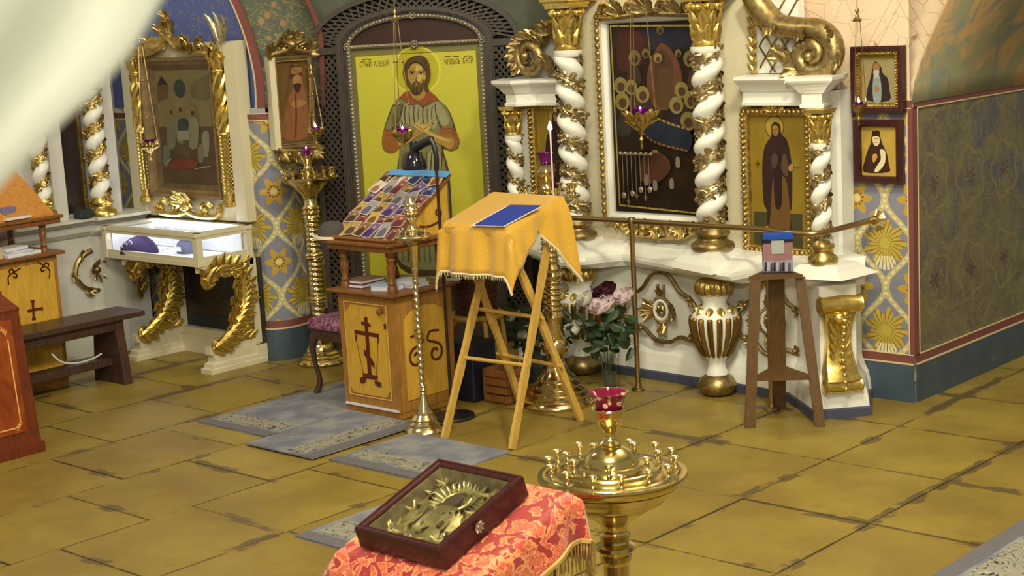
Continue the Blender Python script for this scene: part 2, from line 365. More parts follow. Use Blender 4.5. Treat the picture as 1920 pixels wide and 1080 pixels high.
g = G('green_floral_soffit'); n = g.noise(7, 4, 0.55, None, 2.5); c = g.mix(g.noise(3, 3), ob(72, 78, 62), ob(98, 98, 74)); c = g.mix((n-0.5).abs().lt(0.02)*0.7, c, ob(150, 132, 70)); c = g.mix(g.vor(9).lt(0.2), c, ob(150, 112, 66)); SOFFIT = g.done(c, 0.8)
g = G('dim_green_fresco'); c = g.mix(g.noise(3.5, 5, 0.6, None, 1.0), ob(52, 58, 44), ob(104, 104, 80)); ALCOVE = g.done(c, 0.8)
PLASTER = flat('aged_plaster', ob(190, 176, 140), 0.85, 0, 0.1, 3)
g = G('gold_satin_brocade'); n = g.vor(46); w = (g.noise(16, 2, 0.5, None, 1.5)*30.0).sin()
GOLDCLOTH = g.done(g.mix(n.lt(0.34)*0.4+w.gt(0.9)*0.2, ob(212, 158, 44), ob(222, 172, 66)), 0.28, 0.0, g.noise(70, 2), 0.12, 0.003, Sheen_Weight=0.35)
g = G('red_and_gold_brocade'); n = g.noise(13, 3, 0.5, None, 2.2); v = g.noise(19, 3, 0.5, None, 3.0); k = n.step(0.47, 0.53)
c = g.mix(k, ob(150, 26, 28), ob(190, 66, 50)); c = g.mix((v*52.0).sin().gt(0.35)*(k*0.75+0.08), c, ob(222, 132, 66)); c = g.mix(((n-0.5).abs()).lt(0.022), c, ob(228, 140, 78))
REDCLOTH = g.done(c, 0.5, 0.0, g.noise(160, 2), 0.2, 0.002, Sheen_Weight=0.3)
FRINGE = flat('cream_fringe', ob(226, 206, 150), 0.8); FRINGEY = flat('gold_fringe', ob(190, 150, 74), 0.6)
g = G('violet_brocade'); n = g.noise(34, 3, 0.5, None, 2.0); VIOLET = g.done(g.mix(n.step(0.46, 0.54), ob(104, 34, 58), ob(160, 112, 130)), 0.6)
g = G('blue_grey_carpet'); n = g.noise(5, 4); CARPET = g.done(g.mix(g.noise(11, 4).step(0.66, 0.72)*0.6, g.mix(n.step(0.35,0.65), ob(108, 108, 110), ob(142, 138, 126)), ob(136, 128, 96)), 0.95, 0, g.noise(240, 2), 0.4, 0.004)
g = G('carpet_scroll_border'); n = g.noise(8, 2, 0.5, None, 3.0); c = g.mix((n-0.5).abs().lt(0.028), ob(148, 140, 112), ob(46, 44, 48)); c = g.mix((n-0.53).abs().lt(0.012), c, ob(176, 166, 128)); CARPETB = g.done(c, 0.95)
CARPETE = flat('carpet_edge', ob(104, 98, 92), 0.95, 0, 0.2, 60)
GREEN = flat('dark_green_leaf', ob(48, 66, 34), 0.5, 0, 0.3, 40); GREENL = flat('stem_green', ob(88, 104, 52), 0.5, 0, 0.2, 30)
# ---------------------------------------------------------------- the setting
fl_mb = MB(); fl_mb.box((-4.5, 5.0, -0.07), (14, 13, 0.124))
floor = struct(fl_mb.build('floor', GROUT, origin=(0, 0, 0)))
xs = [-9.95, -9.28, -8.62, -7.95, -7.30, -6.64, -5.97, -5.30, -4.60, -3.90, -3.266, -2.60, -1.92, -1.25, -0.58, 0.1]
rt = random.Random(3)
for i in range(len(xs)-1):
    off = 4.961 if xs[i] > -4.7 else (4.935 if xs[i] > -5.4 else (4.22 if xs[i] > -6.0 else (3.98 if i % 2 else 4.30)))
    k0 = -5
    for k in range(k0, 9):
        y0 = off+k*0.705; y1 = y0+0.705
        if y1 < 1.6 or y0 > 9.6 or (xs[i] < -8 and y0 > 7.2): continue
        j = lambda a: a+rt.uniform(-0.003, 0.003)
        z = rt.uniform(-0.0015, 0.0015); gx_ = 0.0035
        a, b, c_, d_ = (j(xs[i]+gx_), j(y0+gx_)), (j(xs[i+1]-gx_), j(y0+gx_)), (j(xs[i+1]-gx_), j(y1-gx_)), (j(xs[i]+gx_), j(y1-gx_))
        m = MB(); m.hexa([(p[0], p[1], -0.03) for p in (a, b, c_, d_)], [(p[0], p[1], z) for p in (a, b, c_, d_)]); m.build('tile', STONE, floor)

def uvwall(name, path, z0, z1, mat, nz=2):   # a wall along a plan polyline, thickness away from the room, UV = (length along, height)
    path = [Vector((p[0], p[1], 0)) for p in path]; me = bpy.data.meshes.new(name); L = [0.0]
    for a, b in zip(path, path[1:]): L.append(L[-1]+(b-a).length)
    vs = []; fs = []; n = len(path)
    nor = []
    for i in range(n):
        d = (path[min(i+1, n-1)]-path[max(i-1, 0)]).normalized(); nor.append(Vector((-d.y, d.x, 0)))
    for zz in (z0, z1): vs += [(p.x, p.y, zz) for p in path]
    for zz in (z0, z1): vs += [tuple((p+q*0.05))[:2]+(zz,) for p, q in zip(path, nor)]
    for i in range(n-1):
        fs += [(i, i+1, n+i+1, n+i), (2*n+i+1, 2*n+i, 3*n+i, 3*n+i+1), (n+i, n+i+1, 3*n+i+1, 3*n+i)]
    fs += [(0, n, 3*n, 2*n), (n-1, 3*n-1, 4*n-1, 2*n-1)]
    me.from_pydata(vs, [], fs); uvl = me.uv_layers.new(name='UVMap')
    for p in me.polygons:
        for li, vi in zip(p.loop_indices, p.vertices): uvl.data[li].uv = (L[vi % n], vs[vi][2])
    me.materials.append(mat); o = bpy.data.objects.new(name, me); COL.objects.link(o); o['_w'] = (0, 0, 0); return struct(o)
def band(name, path, z0, z1, mat, t=0.006):
    m = MB(); path = [Vector((p[0], p[1], 0)) for p in path]; n = len(path); a = []
    for i in range(n):
        d = (path[min(i+1, n-1)]-path[max(i-1, 0)]).normalized(); a.append(path[i]+Vector((d.y, -d.x, 0))*t)
    up = Vector((0, 0, z1)); lo = Vector((0, 0, z0))
    for i in range(n-1): m.hexa([a[i]+lo, a[i+1]+lo, path[i+1]+lo, path[i]+lo], [a[i]+up, a[i+1]+up, path[i+1]+up, path[i]+up])
    return struct(m.build(name, mat, origin=(0, 0, 0)))
CX, CY = -4.06, 7.535     # the corner of the right pier
W1 = [(CX-2.4, CY), (CX, CY)]
uvwall('wall_front', [(CX-0.165-0.33*7, CY), (CX, CY)], 0, 1.575, LATT)
WR = [(CX, CY+0.012), (CX, CY+4.0)]
uvwall('wall_right', WR, 0, 1.575, DAMASK)
uvwall('wall_front_upper', [(CX-2.15, CY), (CX, CY)], 1.575, 3.4, PEACH)
# the fresco vault over the right wall leans out as it rises; the peach end wall follows its curve
def lean(z): t = max(0, z-1.63)/0.5; return 0.215*t**1.35
zz = [1.6+0.1*i for i in range(16)]
m = MB(); m.sheet([[(CX+lean(z), CY+y, z) for y in (0, 0.8, 1.6, 2.6, 4.0)] for z in zz]); struct(m.build('wall_right_vault', FRESCO, origin=(0, 0, 0), solid=0.02))
m = MB(); m.sheet([[(CX-0.01, CY+0.001, z), (CX+lean(z), CY+0.001, z)] for z in zz]); struct(m.build('wall_front_spandrel', PEACH, origin=(0, 0, 0), solid=0.004))
for nm, path in (('front', W1), ('right', WR)):
    band('baseboard_'+nm, path, 0, 0.208, TEAL, 0.012); band('trim_1', path, 0.213, 0.258, REDB); band('trim_2', path, 0.206, 0.214, CRLINE, 0.014); band('trim_3', path, 0.257, 0.262, CRLINE, 0.007)
    band('trim_4', path, 1.572, 1.612, REDB); band('trim_5', path, 1.610, 1.616, CRLINE, 0.007); band('trim_6', path, 1.566, 1.573, CRLINE, 0.007)
m = MB(); m.box((CX+0.003, CY+0.018, 0.915), (0.008, 0.052, 1.32)); m.box((CX-0.010, CY-0.001, 0.915), (0.026, 0.006, 1.32)); struct(m.build('trim_7', REDB, origin=(0, 0, 0)))
m = MB(); m.box((CX+0.004, CY+0.047, 0.915), (0.012, 0.006, 1.31)); m.box((CX-0.026, CY-0.001, 0.915), (0.007, 0.007, 1.31)); struct(m.build('trim_8', CRLINE, origin=(0, 0, 0)))
# left pier: a rounded pier between the left shrine and the diagonal alcove
pier = [(-9.9, 6.52), (-9.0, 6.52)]+[tuple(onz(x, y)[:2]) for x, y in ((496, 674), (512, 676), (530, 675), (546, 673), (560, 670), (574, 666), (587, 660), (600, 652))]+[(-8.06, 7.3)]
pier = pier[:2]+smoothpoly(pier[2:], 3, False)
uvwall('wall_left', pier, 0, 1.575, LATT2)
band('baseboard_left', pier, 0, 0.21, TEAL, 0.012); band('trim_9', pier, 0.216, 0.262, REDB); band('trim_10', pier, 0.208, 0.217, CRLINE, 0.014); band('trim_11', pier, 1.572, 1.612, REDB); band('trim_12', pier, 1.566, 1.573, CRLINE, 0.007); band('trim_13', pier, 1.611, 1.617, CRLINE, 0.007)
# painted vault above the pier: blue wall behind, green soffit between two red bands
C1 = [ony(x, y, 6.50) for x, y in smoothpoly([(491, 203), (488, 150), (477, 95), (461, 45), (441, -2), (415, -50), (380, -100)], 3, False)]
C2 = [ony(x, y, 6.98) for x, y in smoothpoly([(604, 200), (602, 120), (598, 62), (586, 25), (566, -15), (540, -55), (500, -100)], 3, False)]
m = MB(); m.sheet([[a, a.lerp(b, 0.33)+Vector((0.03, 0, 0)), a.lerp(b, 0.66)+Vector((0.03, 0, 0)), b] for a, b in zip(C1, C2)]); struct(m.build('ceiling_arch_soffit', SOFFIT, origin=(0, 0, 0), solid=0.01))
m = MB(); m.sheet([[Vector((-10.6, 6.53, a.z)), a+Vector((0, 0.03, 0))] for a in C1], False); struct(m.build('wall_left_vault', BLUEW, origin=(0, 0, 0), solid=0.01))
for i, (C, dx, nm) in enumerate(((C1, -1, 'trim_14'), (C2, 1, 'trim_15'))):
    m = MB(); m.sheet([[p+Vector((-0.02, -0.02, 0)), p+Vector((0.035, -0.004, 0.0))] for p in C], False); struct(m.build(nm, REDB, origin=(0, 0, 0), solid=0.008))
    m = MB(); m.sheet([[p+Vector((-0.028, -0.026, 0)), p+Vector((-0.02, -0.026, 0.0))] for p in C], False); struct(m.build('trim_%d' % (16+i), CRLINE, origin=(0, 0, 0), solid=0.008))
# diagonal alcove behind the tall dark icon case
AL = math.radians(40); ax = Vector((math.cos(AL), math.sin(AL), 0)); an = Vector((math.sin(AL), -math.cos(AL), 0)); A0 = Vector((-8.10, 6.90, 0))
p0 = A0-an*0.16-ax*0.3; p1 = A0-an*0.16+ax*2.6
uvwall('wall_alcove', [tuple(p0[:2]), tuple(p1[:2])], 0, 3.6, ALCOVE)
# side wall behind the left screen
uvwall('wall_far_left', [(-9.72, 2.0), (-9.72, 6.6)], 0, 3.4, GREYW)
# the rest of the nave, out of the picture
m = MB(); m.sheet([[(-10.5, 0.2, 5.6), (2.5, 0.2, 5.6)], [(-10.5, 9.5, 5.6), (2.5, 9.5, 5.6)]], False); struct(m.build('ceiling', PLASTER, origin=(0, 0, 0), solid=0.05))
# ---------------------------------------------------------------- carpets
def carpet(label, x0, y0, x1, y1, sides, z=0.0015, bw=0.13):
    t = thing('carpet', label, 'carpet', ((x0+x1)/2, (y0+y1)/2, 0), 'worn blue-grey carpets on the stone floor'); h = 0.008
    m = MB(); m.box(((x0+x1)/2, (y0+y1)/2, z+h/2), (x1-x0, y1-y0, h)); m.build('pile', CARPET, t)
    for s in sides:
        e = 0.10
        if s == 'f': q = (x0+0.04, y0+e, x1-0.04, y0+e+bw); q2 = (x0, y0, x1, y0+e-0.02)
        elif s == 'r': q = (x1-e-bw, y0+0.03, x1-e, y1-0.02); q2 = (x1-e+0.02, y0, x1, y1)
        elif s == 'l': q = (x0+e, y0+0.03, x0+e+bw, y1-0.02); q2 = (x0, y0, x0+e-0.02, y1)
        m = MB(); m.box(((q[0]+q[2])/2, (q[1]+q[3])/2, z+h), (q[2]-q[0], q[3]-q[1], 0.003)); m.build('border_band', CARPETB, t)
        m = MB(); m.box(((q2[0]+q2[2])/2, (q2[1]+q2[3])/2, z+h), (q2[2]-q2[0], q2[3]-q2[1], 0.002)); m.build('edge_band', CARPETE, t)
def q(x, y): return tuple(onz(x, y)[:2])
a, b = q(370, 793), q(488, 824); carpet('worn blue-grey carpet under the small footstool, farthest from the viewer', a[0], a[1], b[0], a[1]+1.5, 'f', 0.001)
a, b = q(460, 837), q(586, 865); carpet('worn blue-grey carpet with scroll border in front of the tall wooden lectern', a[0], b[1], b[0], 5.80, 'r', 0.010)
a, b = q(611, 866), q(880, 905); c_ = q(952, 851); carpet('worn blue-grey carpet between silver candlestick and framed icon in the foreground', a[0], a[1]+0.02, c_[0], c_[1]+0.02, 'f', 0.001)
a = q(553, 1008); carpet('worn blue-grey carpet just behind the red brocade table', a[0], a[1], a[0]+0.9, a[1]+0.72, 'f', 0.001, 0.17)
a, b = q(1752, 1080), q(1935, 985); carpet('dark patterned carpet edge at the bottom right corner of the floor', a[0], a[1]-0.8, a[0]+1.2, b[1]+1.0, 'l', 0.001, 0.2)
# ---------------------------------------------------------------- the white and gold altar screen on the right
def twisted(mbw, mbg, c, r, z0, z1, pitch, hand=1, seed=1):
    """a twisted column: fat white rope with gilded vine in the grooves"""
    rr = random.Random(seed); n = int((z1-z0)/0.012)
    rings = []
    for i in range(n+1):
        z = z0+(z1-z0)*i/n
        ph = hand*2*PI*z/pitch; ring = []
        for k in range(20):
            a = 2*PI*k/20; q = math.cos(a-ph); ring.append((c[0]+r*(0.86+0.17*q)*math.cos(a)+0.10*r*math.cos(ph), c[1]+r*(0.86+0.17*q)*math.sin(a)+0.10*r*math.sin(ph), z))
        rings.append(ring)
    mbw.loft(rings)
    turns = (z1-z0)/pitch; m = max(10, int(turns*15)); pts = []
    for i in range(m*2+1):
        z = z0+(z1-z0)*i/(m*2); a = hand*2*PI*z/pitch+PI
        pts.append(Vector((c[0]+r*0.74*math.cos(a), c[1]+r*0.74*math.sin(a), z)))
    mbg.tube(pts, r*0.33, 6)
    for i in range(m):
        z = z0+(z1-z0)*(i+0.5)/m; a = hand*2*PI*z/pitch+PI+rr.uniform(-0.1, 0.1); o = Vector((math.cos(a), math.sin(a), 0)); t = Vector((-math.sin(a)*hand, math.cos(a)*hand, pitch/(2*PI*r)*0.9)).normalized()
        p = Vector((c[0], c[1], z))+o*r*0.88
        if i % 5 == 0:
            for j in range(5): mbg.blob(p+Vector((rr.uniform(-1, 1), rr.uniform(-1, 1), rr.uniform(-1, 1)))*r*0.3+o*r*0.08, r*rr.uniform(0.14, 0.2), 6, 4)
        else:
            for s3 in (-1, 1): mbg.leaf(p+Vector((0, 0, s3*r*0.26))-t*r*0.2, (t*(s3 if i % 2 else -s3)+Vector((0, 0, s3*rr.uniform(0.1, 0.8)))).normalized(), o, r*rr.uniform(0.55, 0.75), r*0.42, 0.05, 1)
            d = (t*(1 if i % 2 else -1)+Vector((0, 0, rr.uniform(-0.7, 0.7)))).normalized(); mbg.leaf(p-d*r*0.25, d, o, r*rr.uniform(0.7, 0.95), r*0.6, 0.06, 1)
def capital(mb, c, r, z0, z1):
    """gilded leaf capital: bell, two tiers of leaves, corner scrolls, square slab"""
    h = z1-z0; x, y = c
    mb.lathe([(r*1.12, 0), (r*1.18, h*0.05), (r*1.02, h*0.1), (r*0.95, h*0.15), (r*0.98, h*0.5), (r*1.1, h*0.72), (r*1.25, h*0.84)], (x, y, z0), 18)
    for tier, (zb, L, nn, k) in enumerate(((0.12, 0.36, 8, 0.92), (0.36, 0.36, 8, 0.98))):
        for i in range(nn):
            a = 2*PI*(i+0.5*tier)/nn; o = Vector((math.cos(a), math.sin(a), 0)); mb.leaf(Vector((x, y, z0+h*zb))+o*r*k, (o*0.03+Vector((0, 0, 1))), o, h*L, r*0.8, 0.16, 1)
    for i in range(4):
        a = PI/4+i*PI/2; o = Vector((math.cos(a), math.sin(a), 0)); M = Matrix((o, Vector((0, 0, 1)), o.cross(Vector((0, 0, 1))))).transposed().to_4x4(); M.translation = Vector((x, y, z0+h*0.78))+o*r*1.15
        old = mb.M; mb.at(M); scroll(mb, 0, 0, r*0.42, -90, -1.3, r*0.2); mb.at(old)
        for q in (-0.3, 0.3):
            b = a+PI/4+q*0.5; mb.blob((x+r*1.2*math.cos(b), y+r*1.2*math.sin(b), z0+h*0.78), r*0.3, 7, 5)
    mb.box((x, y, z0+h*0.92), (r*2.5, r*2.5, h*0.07)); mb.box((x, y, z0+h*0.98), (r*2.7, r*2.7, h*0.05))
def colbase(mb, c, r, z0, z1):
    h = z1-z0; mb.lathe([(r*1.75, 0), (r*1.85, h*0.12), (r*1.75, h*0.28), (r*1.3, h*0.4), (r*1.2, h*0.5), (r*1.4, h*0.62), (r*1.5, h*0.72), (r*1.35, h*0.84), (r*1.1, h)], (c[0], c[1], z0), 24)
scr = thing('altar_screen', 'white and gold carved altar screen with twisted columns, behind the brass railing', 'altar screen', (-5.4, 7.3, 0))
VF = 7.36                                            # face of the boards
m = MB()
m.box((-5.56, VF+0.06, 1.72), (1.26, 0.12, 1.9)); m.build('centre_board', CREAM, scr)
m = MB(); m.box((-4.69, VF+0.07, 1.2), (0.53, 0.11, 0.95)); m.box((-4.435, VF+0.10, 1.2), (0.07, 0.12, 0.95)); m.build('side_board', WHITE, scr)
m = MB(); m.box((-6.44, VF+0.07, 1.2), (0.52, 0.11, 0.95)); m.build('side_board', WHITE, scr)
# plinth and base from a plan polyline
plan = [(-6.62, 7.40), (-6.50, 7.28), (-5.9, 7.29), (-4.98, 7.25), (-4.66, 7.22), (-4.335, 6.955), (-4.12, 7.19), (-4.30, 7.50)]
def inset(pl, d):    # shrink an open plan polyline away from the room
    out = []; n = len(pl)
    for i in range(n):
        a = Vector(pl[max(i-1, 0)]); b = Vector(pl[i]); c = Vector(pl[min(i+1, n-1)])
        d1 = (b-a).normalized() if i > 0 else (c-b).normalized(); d2 = (c-b).normalized() if i < n-1 else d1
        n1 = Vector((-d1.y, d1.x)); n2 = Vector((-d2.y, d2.x)); q = (n1+n2).normalized(); out.append(tuple(b+q*(d/max(0.4, q.dot(n1)))))
    return out
def planloft(mb, prof):   # prof = [(inset, z)]; closed against the wall
    rings = []
    for d, z in prof:
        p = inset(plan, d); rings.append([(x, y, z) for x, y in p]+[(p[-1][0], 7.52, z), (p[0][0], 7.52, z)])
    mb.loft(rings, smooth=False); return mb
planloft(MB(), [(0.0, 0), (0.0, 0.045), (0.012, 0.052)]).build('plinth', PLINTH, scr)
planloft(MB(), [(0.012, 0.05), (0.018, 0.10), (0.03, 0.15), (0.055, 0.19), (0.07, 0.22), (0.075, 0.24), (0.075, 0.69)]).build('base_body', WHITE, scr)
# the shelf: plan outline with a splayed projection over each urn
def urnslab(c, r1, rz):
    out = []
    for x, y in ((-1, -0.9), (1, -0.9), (0.62, 0.9), (-0.62, 0.9)): out.append((c[0]+(x*math.cos(rz)-y*math.sin(rz))*r1, c[1]+(x*math.sin(rz)+y*math.cos(rz))*r1))
    return out
front = [(-6.64, 7.36), (-6.52, 7.24), (-6.30, 7.10), (-6.05, 6.95), (-5.91, 7.06), (-5.86, 7.18), (-5.80, 7.27), (-5.732, 7.262), (-5.357, 7.141), (-4.838, 6.975), (-4.78, 7.21), (-4.65, 7.22), (-4.42, 7.03), (-4.235, 7.335), (-4.38, 7.47)]
m = MB(); rings = []
for z, k in ((0.66, 0.28), (0.695, 0.02), (0.715, 0.0), (0.735, 0.02), (0.765, 0.22), (0.79, 0.45), (0.805, 0.75)):
    rings.append([(x+( -5.4-x)*0.02*k, y+(7.40-y)*k if y < 7.40 else y, z) for x, y in front]+[(front[-1][0]-0.1, 7.52, z), (front[0][0]+0.05, 7.52, z)])
m.loft(rings, smooth=False); m.build('shelf', WHITE, scr)
UR, UL = (-5.08, 7.17), (-6.075, 7.195)
for cx, cy in (UR, UL): m = MB(); m.loft([[(x, y, z) for x, y in urnslab((cx, cy+0.02), k, -0.33)] for z, k in ((0.72, 0.19), (0.755, 0.175), (0.79, 0.145), (0.826, 0.125))], smooth=False); m.build('column_plinth', WHITE, scr)
m = MB(); m.loft([[(-4.33+x*k, 7.16+y*k, z) for x, y in ((-0.25, -0.2), (0.16, -0.16), (0.2, 0.2), (-0.2, 0.26))] for z, k in ((0.735, 0.9), (0.77, 0.62), (0.80, 0.5))], smooth=False)
m.build('column_plinth', WHITE, scr)
# urns
VINE = m_gold('bronzed_vine', (0.50, 0.40, 0.22), 0.34, (0.14, 0.09, 0.04), 60, 0.6)
def fl(n, amp): return lambda a, z: 1+amp*math.cos(n*a)
for i, (cx, cy) in enumerate((UR, UL)):
    c = (cx, cy, 0.0)
    u = MB().lathe([(0.050, 0.115), (0.062, 0.118), (0.060, 0.135), (0.050, 0.155), (0.048, 0.195), (0.056, 0.205), (0.060, 0.215), (0.092, 0.27), (0.120, 0.35), (0.131, 0.42), (0.126, 0.465), (0.098, 0.495), (0.070, 0.505), (0.064, 0.53), (0.082, 0.565), (0.088, 0.572)], c, 32).build('urn', WHITE, scr)
    m = MB().lathe([(0.04, 0.0), (0.085, 0.012), (0.106, 0.045), (0.108, 0.065), (0.09, 0.10), (0.058, 0.118)], c, 32); m.build('ball_foot', GOLDD, u)
    m = MB().lathe([(0.08, 0.568), (0.098, 0.58), (0.107, 0.605), (0.104, 0.635), (0.086, 0.655), (0.04, 0.664)], c, 72, fl(18, 0.05)); m.build('gadrooned_collar', GOLD, u)
    m = MB()
    for k in range(16):
        a = 2*PI*k/16; pts = []
        for z, r in ((0.225, 0.066), (0.27, 0.0935), (0.35, 0.121), (0.42, 0.132), (0.452, 0.129)): pts.append((cx+r*math.cos(a), cy+r*math.sin(a), z))
        m.tube(smoothpoly(pts, 3, False), [0.006]+[0.012+0.006*min(1, j/6) for j in range(11)]+[0.012], 6, 1.0, (math.cos(a), math.sin(a), 0.2))
    m.build('flute_inlay', m_gold('dark_gilding', (0.30, 0.19, 0.05), 0.45) if i == 0 else bpy.data.materials['dark_gilding'], u)
    m = MB()
    for k in range(10):
        a = 2*PI*k/10; o = Vector((math.cos(a), math.sin(a), 0)); m.leaf(Vector((cx, cy, 0.505))+o*0.088, o*0.62+Vector((0, 0, -0.55)), o*0.6+Vector((0, 0, 1)), 0.055, 0.05, -0.1)
    m.build('petal_collar', GOLDB, u)
# columns
for nm, (cx, cy), r, zb, zc, zt, pt, hd, sd in (('large_column', UR, 0.078, 0.826, 1.925, 2.205, 0.182, 1, 1), ('large_column', UL, 0.078, 0.826, 1.925, 2.205, 0.182, -1, 2),
                                        ('small_column', (-4.36, 7.13), 0.050, 0.80, 1.42, 1.60, 0.150, 1, 3), ('small_column', (-6.58, 7.24), 0.050, 0.80, 1.42, 1.60, 0.150, -1, 4)):
    w, gm = MB(), MB(); twisted(w, gm, (cx, cy), r, zb+0.10, zc, pt, hd, sd)
    sh = w.build(nm, WHITE, scr); gm.build('gilded_vine', VINE, sh)
    m = MB(); colbase(m, (cx, cy), r*0.85, zb, zb+0.125); m.build('column_base', GOLDD if r > 0.06 else GOLD, sh)
    m = MB(); capital(m, (cx, cy), r*0.92, zc, zt); m.build('capital', GOLDB, sh)
    m = MB().lathe([(r*1.0, -0.03), (r*1.12, -0.015), (r*1.12, 0.005), (r*0.9, 0.01)], (cx, cy, zc), 24); m.build('neck_ring', WHITE, sh)
for cx, cy in (UR, UL): m = MB(); m.box((cx, cy+0.02, 2.27), (0.24, 0.26, 0.13)); m.box((cx, cy+0.02, 2.36), (0.30, 0.32, 0.06)); m.build('entablature_block', GOLDB, scr, 0.008)
# cornices of the low side bays
def cornice(name, path):
    m = MB(); path = [Vector((p[0], p[1])) for p in path]; rings = []
    for out, z in ((0.0, 1.60), (0.01, 1.605), (0.012, 1.62), (0.0, 1.625), (0.0, 1.675), (0.012, 1.68), (0.03, 1.70), (0.045, 1.715), (0.075, 1.735), (0.085, 1.745), (0.085, 1.762), (0.0, 1.766)):
        ring = []
        for i, p in enumerate(path):
            d = (path[min(i+1, len(path)-1)]-path[max(i-1, 0)]).normalized(); q = p+Vector((d.y, -d.x))*out; ring.append((q.x, q.y, z))
        ring += [(path[-1].x, 7.5, z), (path[0].x, 7.5, z)]; rings.append(ring)
    m.loft(rings, smooth=False); return m.build(name, WHITE, scr)
cornice('cornice', [(-4.93, 7.28), (-4.50, 7.28), (-4.46, 7.12), (-4.34, 7.12), (-4.40, 7.28), (-4.46, 7.42)])
cornice('cornice', [(-6.72, 7.42), (-6.60, 7.21), (-6.50, 7.19), (-6.42, 7.28), (-6.14, 7.28)])
m = MB(); m.box((-4.68, 7.43, 1.61), (0.5, 0.16, 0.02)); m.build('cornice_bed', WHITE, scr)
# scroll volutes on the side bays
FR = plane((0, 7.34, 0))
m = MB().at(FR)
sp = smoothpoly([(-4.86, 2.22), (-4.80, 2.12), (-4.70, 2.03), (-4.58, 2.005), (-4.45, 1.995), (-4.37, 1.94), (-4.355, 1.86), (-4.41, 1.79), (-4.50, 1.785), (-4.555, 1.84), (-4.54, 1.905), (-4.48, 1.925), (-4.435, 1.885), (-4.46, 1.845), (-4.485, 1.855)], 5, False); n = len(sp)
m.tube([(x, y, 0.055+0.03*i/n) for i, (x, y) in enumerate(sp)], [0.070-0.038*(i/n) for i in range(n)], 10, 1.0, (0, 0, 1))
beads(m, smoothpoly([(-4.46, 2.03), (-4.36, 1.99), (-4.318, 1.90), (-4.335, 1.82)], 4, False), 0.03, 0.012, 0.09)
for t_, a_ in ((0.12, -60), (0.22, -30), (0.32, 0), (0.42, -40), (0.5, -90), (0.6, -160)):
    x, y = sp[int(t_*n)]; spray(m, x, y, a_, 3, 50, 0.13, 0.05, 0.09)
spray(m, -4.62, 1.80, 60, 5, 130, 0.14, 0.06, 0.05); spray(m, -4.68, 1.86, 120, 4, 120, 0.10, 0.05, 0.05)
m.blob((-4.475, 1.862, 0.12), 0.03, 8, 6); m.build('volute', GOLDD, scr)
m = MB().at(FR)
for k in range(10): m.leaf((-4.885, 1.775+k*0.05, 0.02), (0.5, 0.9, 0), (0, 0, 1), 0.06, 0.03, 0.1); m.leaf((-4.885, 1.775+k*0.05, 0.02), (-0.5, 0.9, 0), (0, 0, 1), 0.06, 0.03, 0.1)
m.build('gilded_braid', GOLD, scr)
m = MB(); m.box((-4.76, 7.40, 2.0), (0.27, 0.06, 0.46)); m.build('lattice_board', WHITE, scr)
m = MB().at(plane((0, 7.367, 0)))
for k in range(-4, 7):
    for s_ in (1, -1):
        a_, b_ = Vector((-4.87, 1.80+k*0.115, 0)), Vector((-4.62, 1.80+k*0.115+s_*0.36, 0))
        pa = [a_+(b_-a_)*t for t in (0, 1)]
        if max(p.y for p in pa) > 2.35 or min(p.y for p in pa) < 1.55: continue
        lo, hi = 0.0, 1.0
        for t in [i/40 for i in range(41)]:
            yv = a_.y+(b_.y-a_.y)*t
            if yv < 1.775: (lo := max(lo, t)) if s_ > 0 else None
        te = 1.0 if s_ > 0 or b_.y > 1.775 else (a_.y-1.775)/(a_.y-b_.y)
        if te > lo: m.beam(a_+(b_-a_)*lo, a_+(b_-a_)*te, 0.008, 0.012, (0, 0, 1))
m.build('diamond_lattice', GOLDD, scr)
m = MB().at(plane((0, 7.30, 0)))
sp = spiral(-6.42, 1.905, 0.135, 0.02, 40, 1.7); n = len(sp); m.tube([(x, y, 0.03+0.05*i/n) for i, (x, y) in enumerate(sp)], [0.045-0.02*i/n for i in range(n)], 10, 1.0, (0, 0, 1))
for k in range(9):
    a_ = 30+k*22; spray(m, -6.42+0.10*math.cos(math.radians(a_)), 1.905+0.10*math.sin(math.radians(a_)), a_+60, 2, 30, 0.10, 0.05, 0.06)
m.blob((-6.42, 1.905, 0.10), 0.03, 8, 6)
m.tube(smoothpoly([(-6.36, 2.04, 0.03), (-6.28, 2.08, 0.03), (-6.20, 2.10, 0.03)], 4, False), [0.04]*9, 8); spray(m, -6.3, 1.82, 45, 5, 120, 0.13, 0.06, 0.04); spray(m, -6.27, 2.03, 100, 5, 160, 0.10, 0.05, 0.05)
m.build('volute', GOLDD, scr)  # duller gilding puts the shade on this left volute into its colour
m = MB(); m.box((-6.38, 7.40, 1.90), (0.3, 0.08, 0.28)); m.build('volute_board', GREYW, scr)
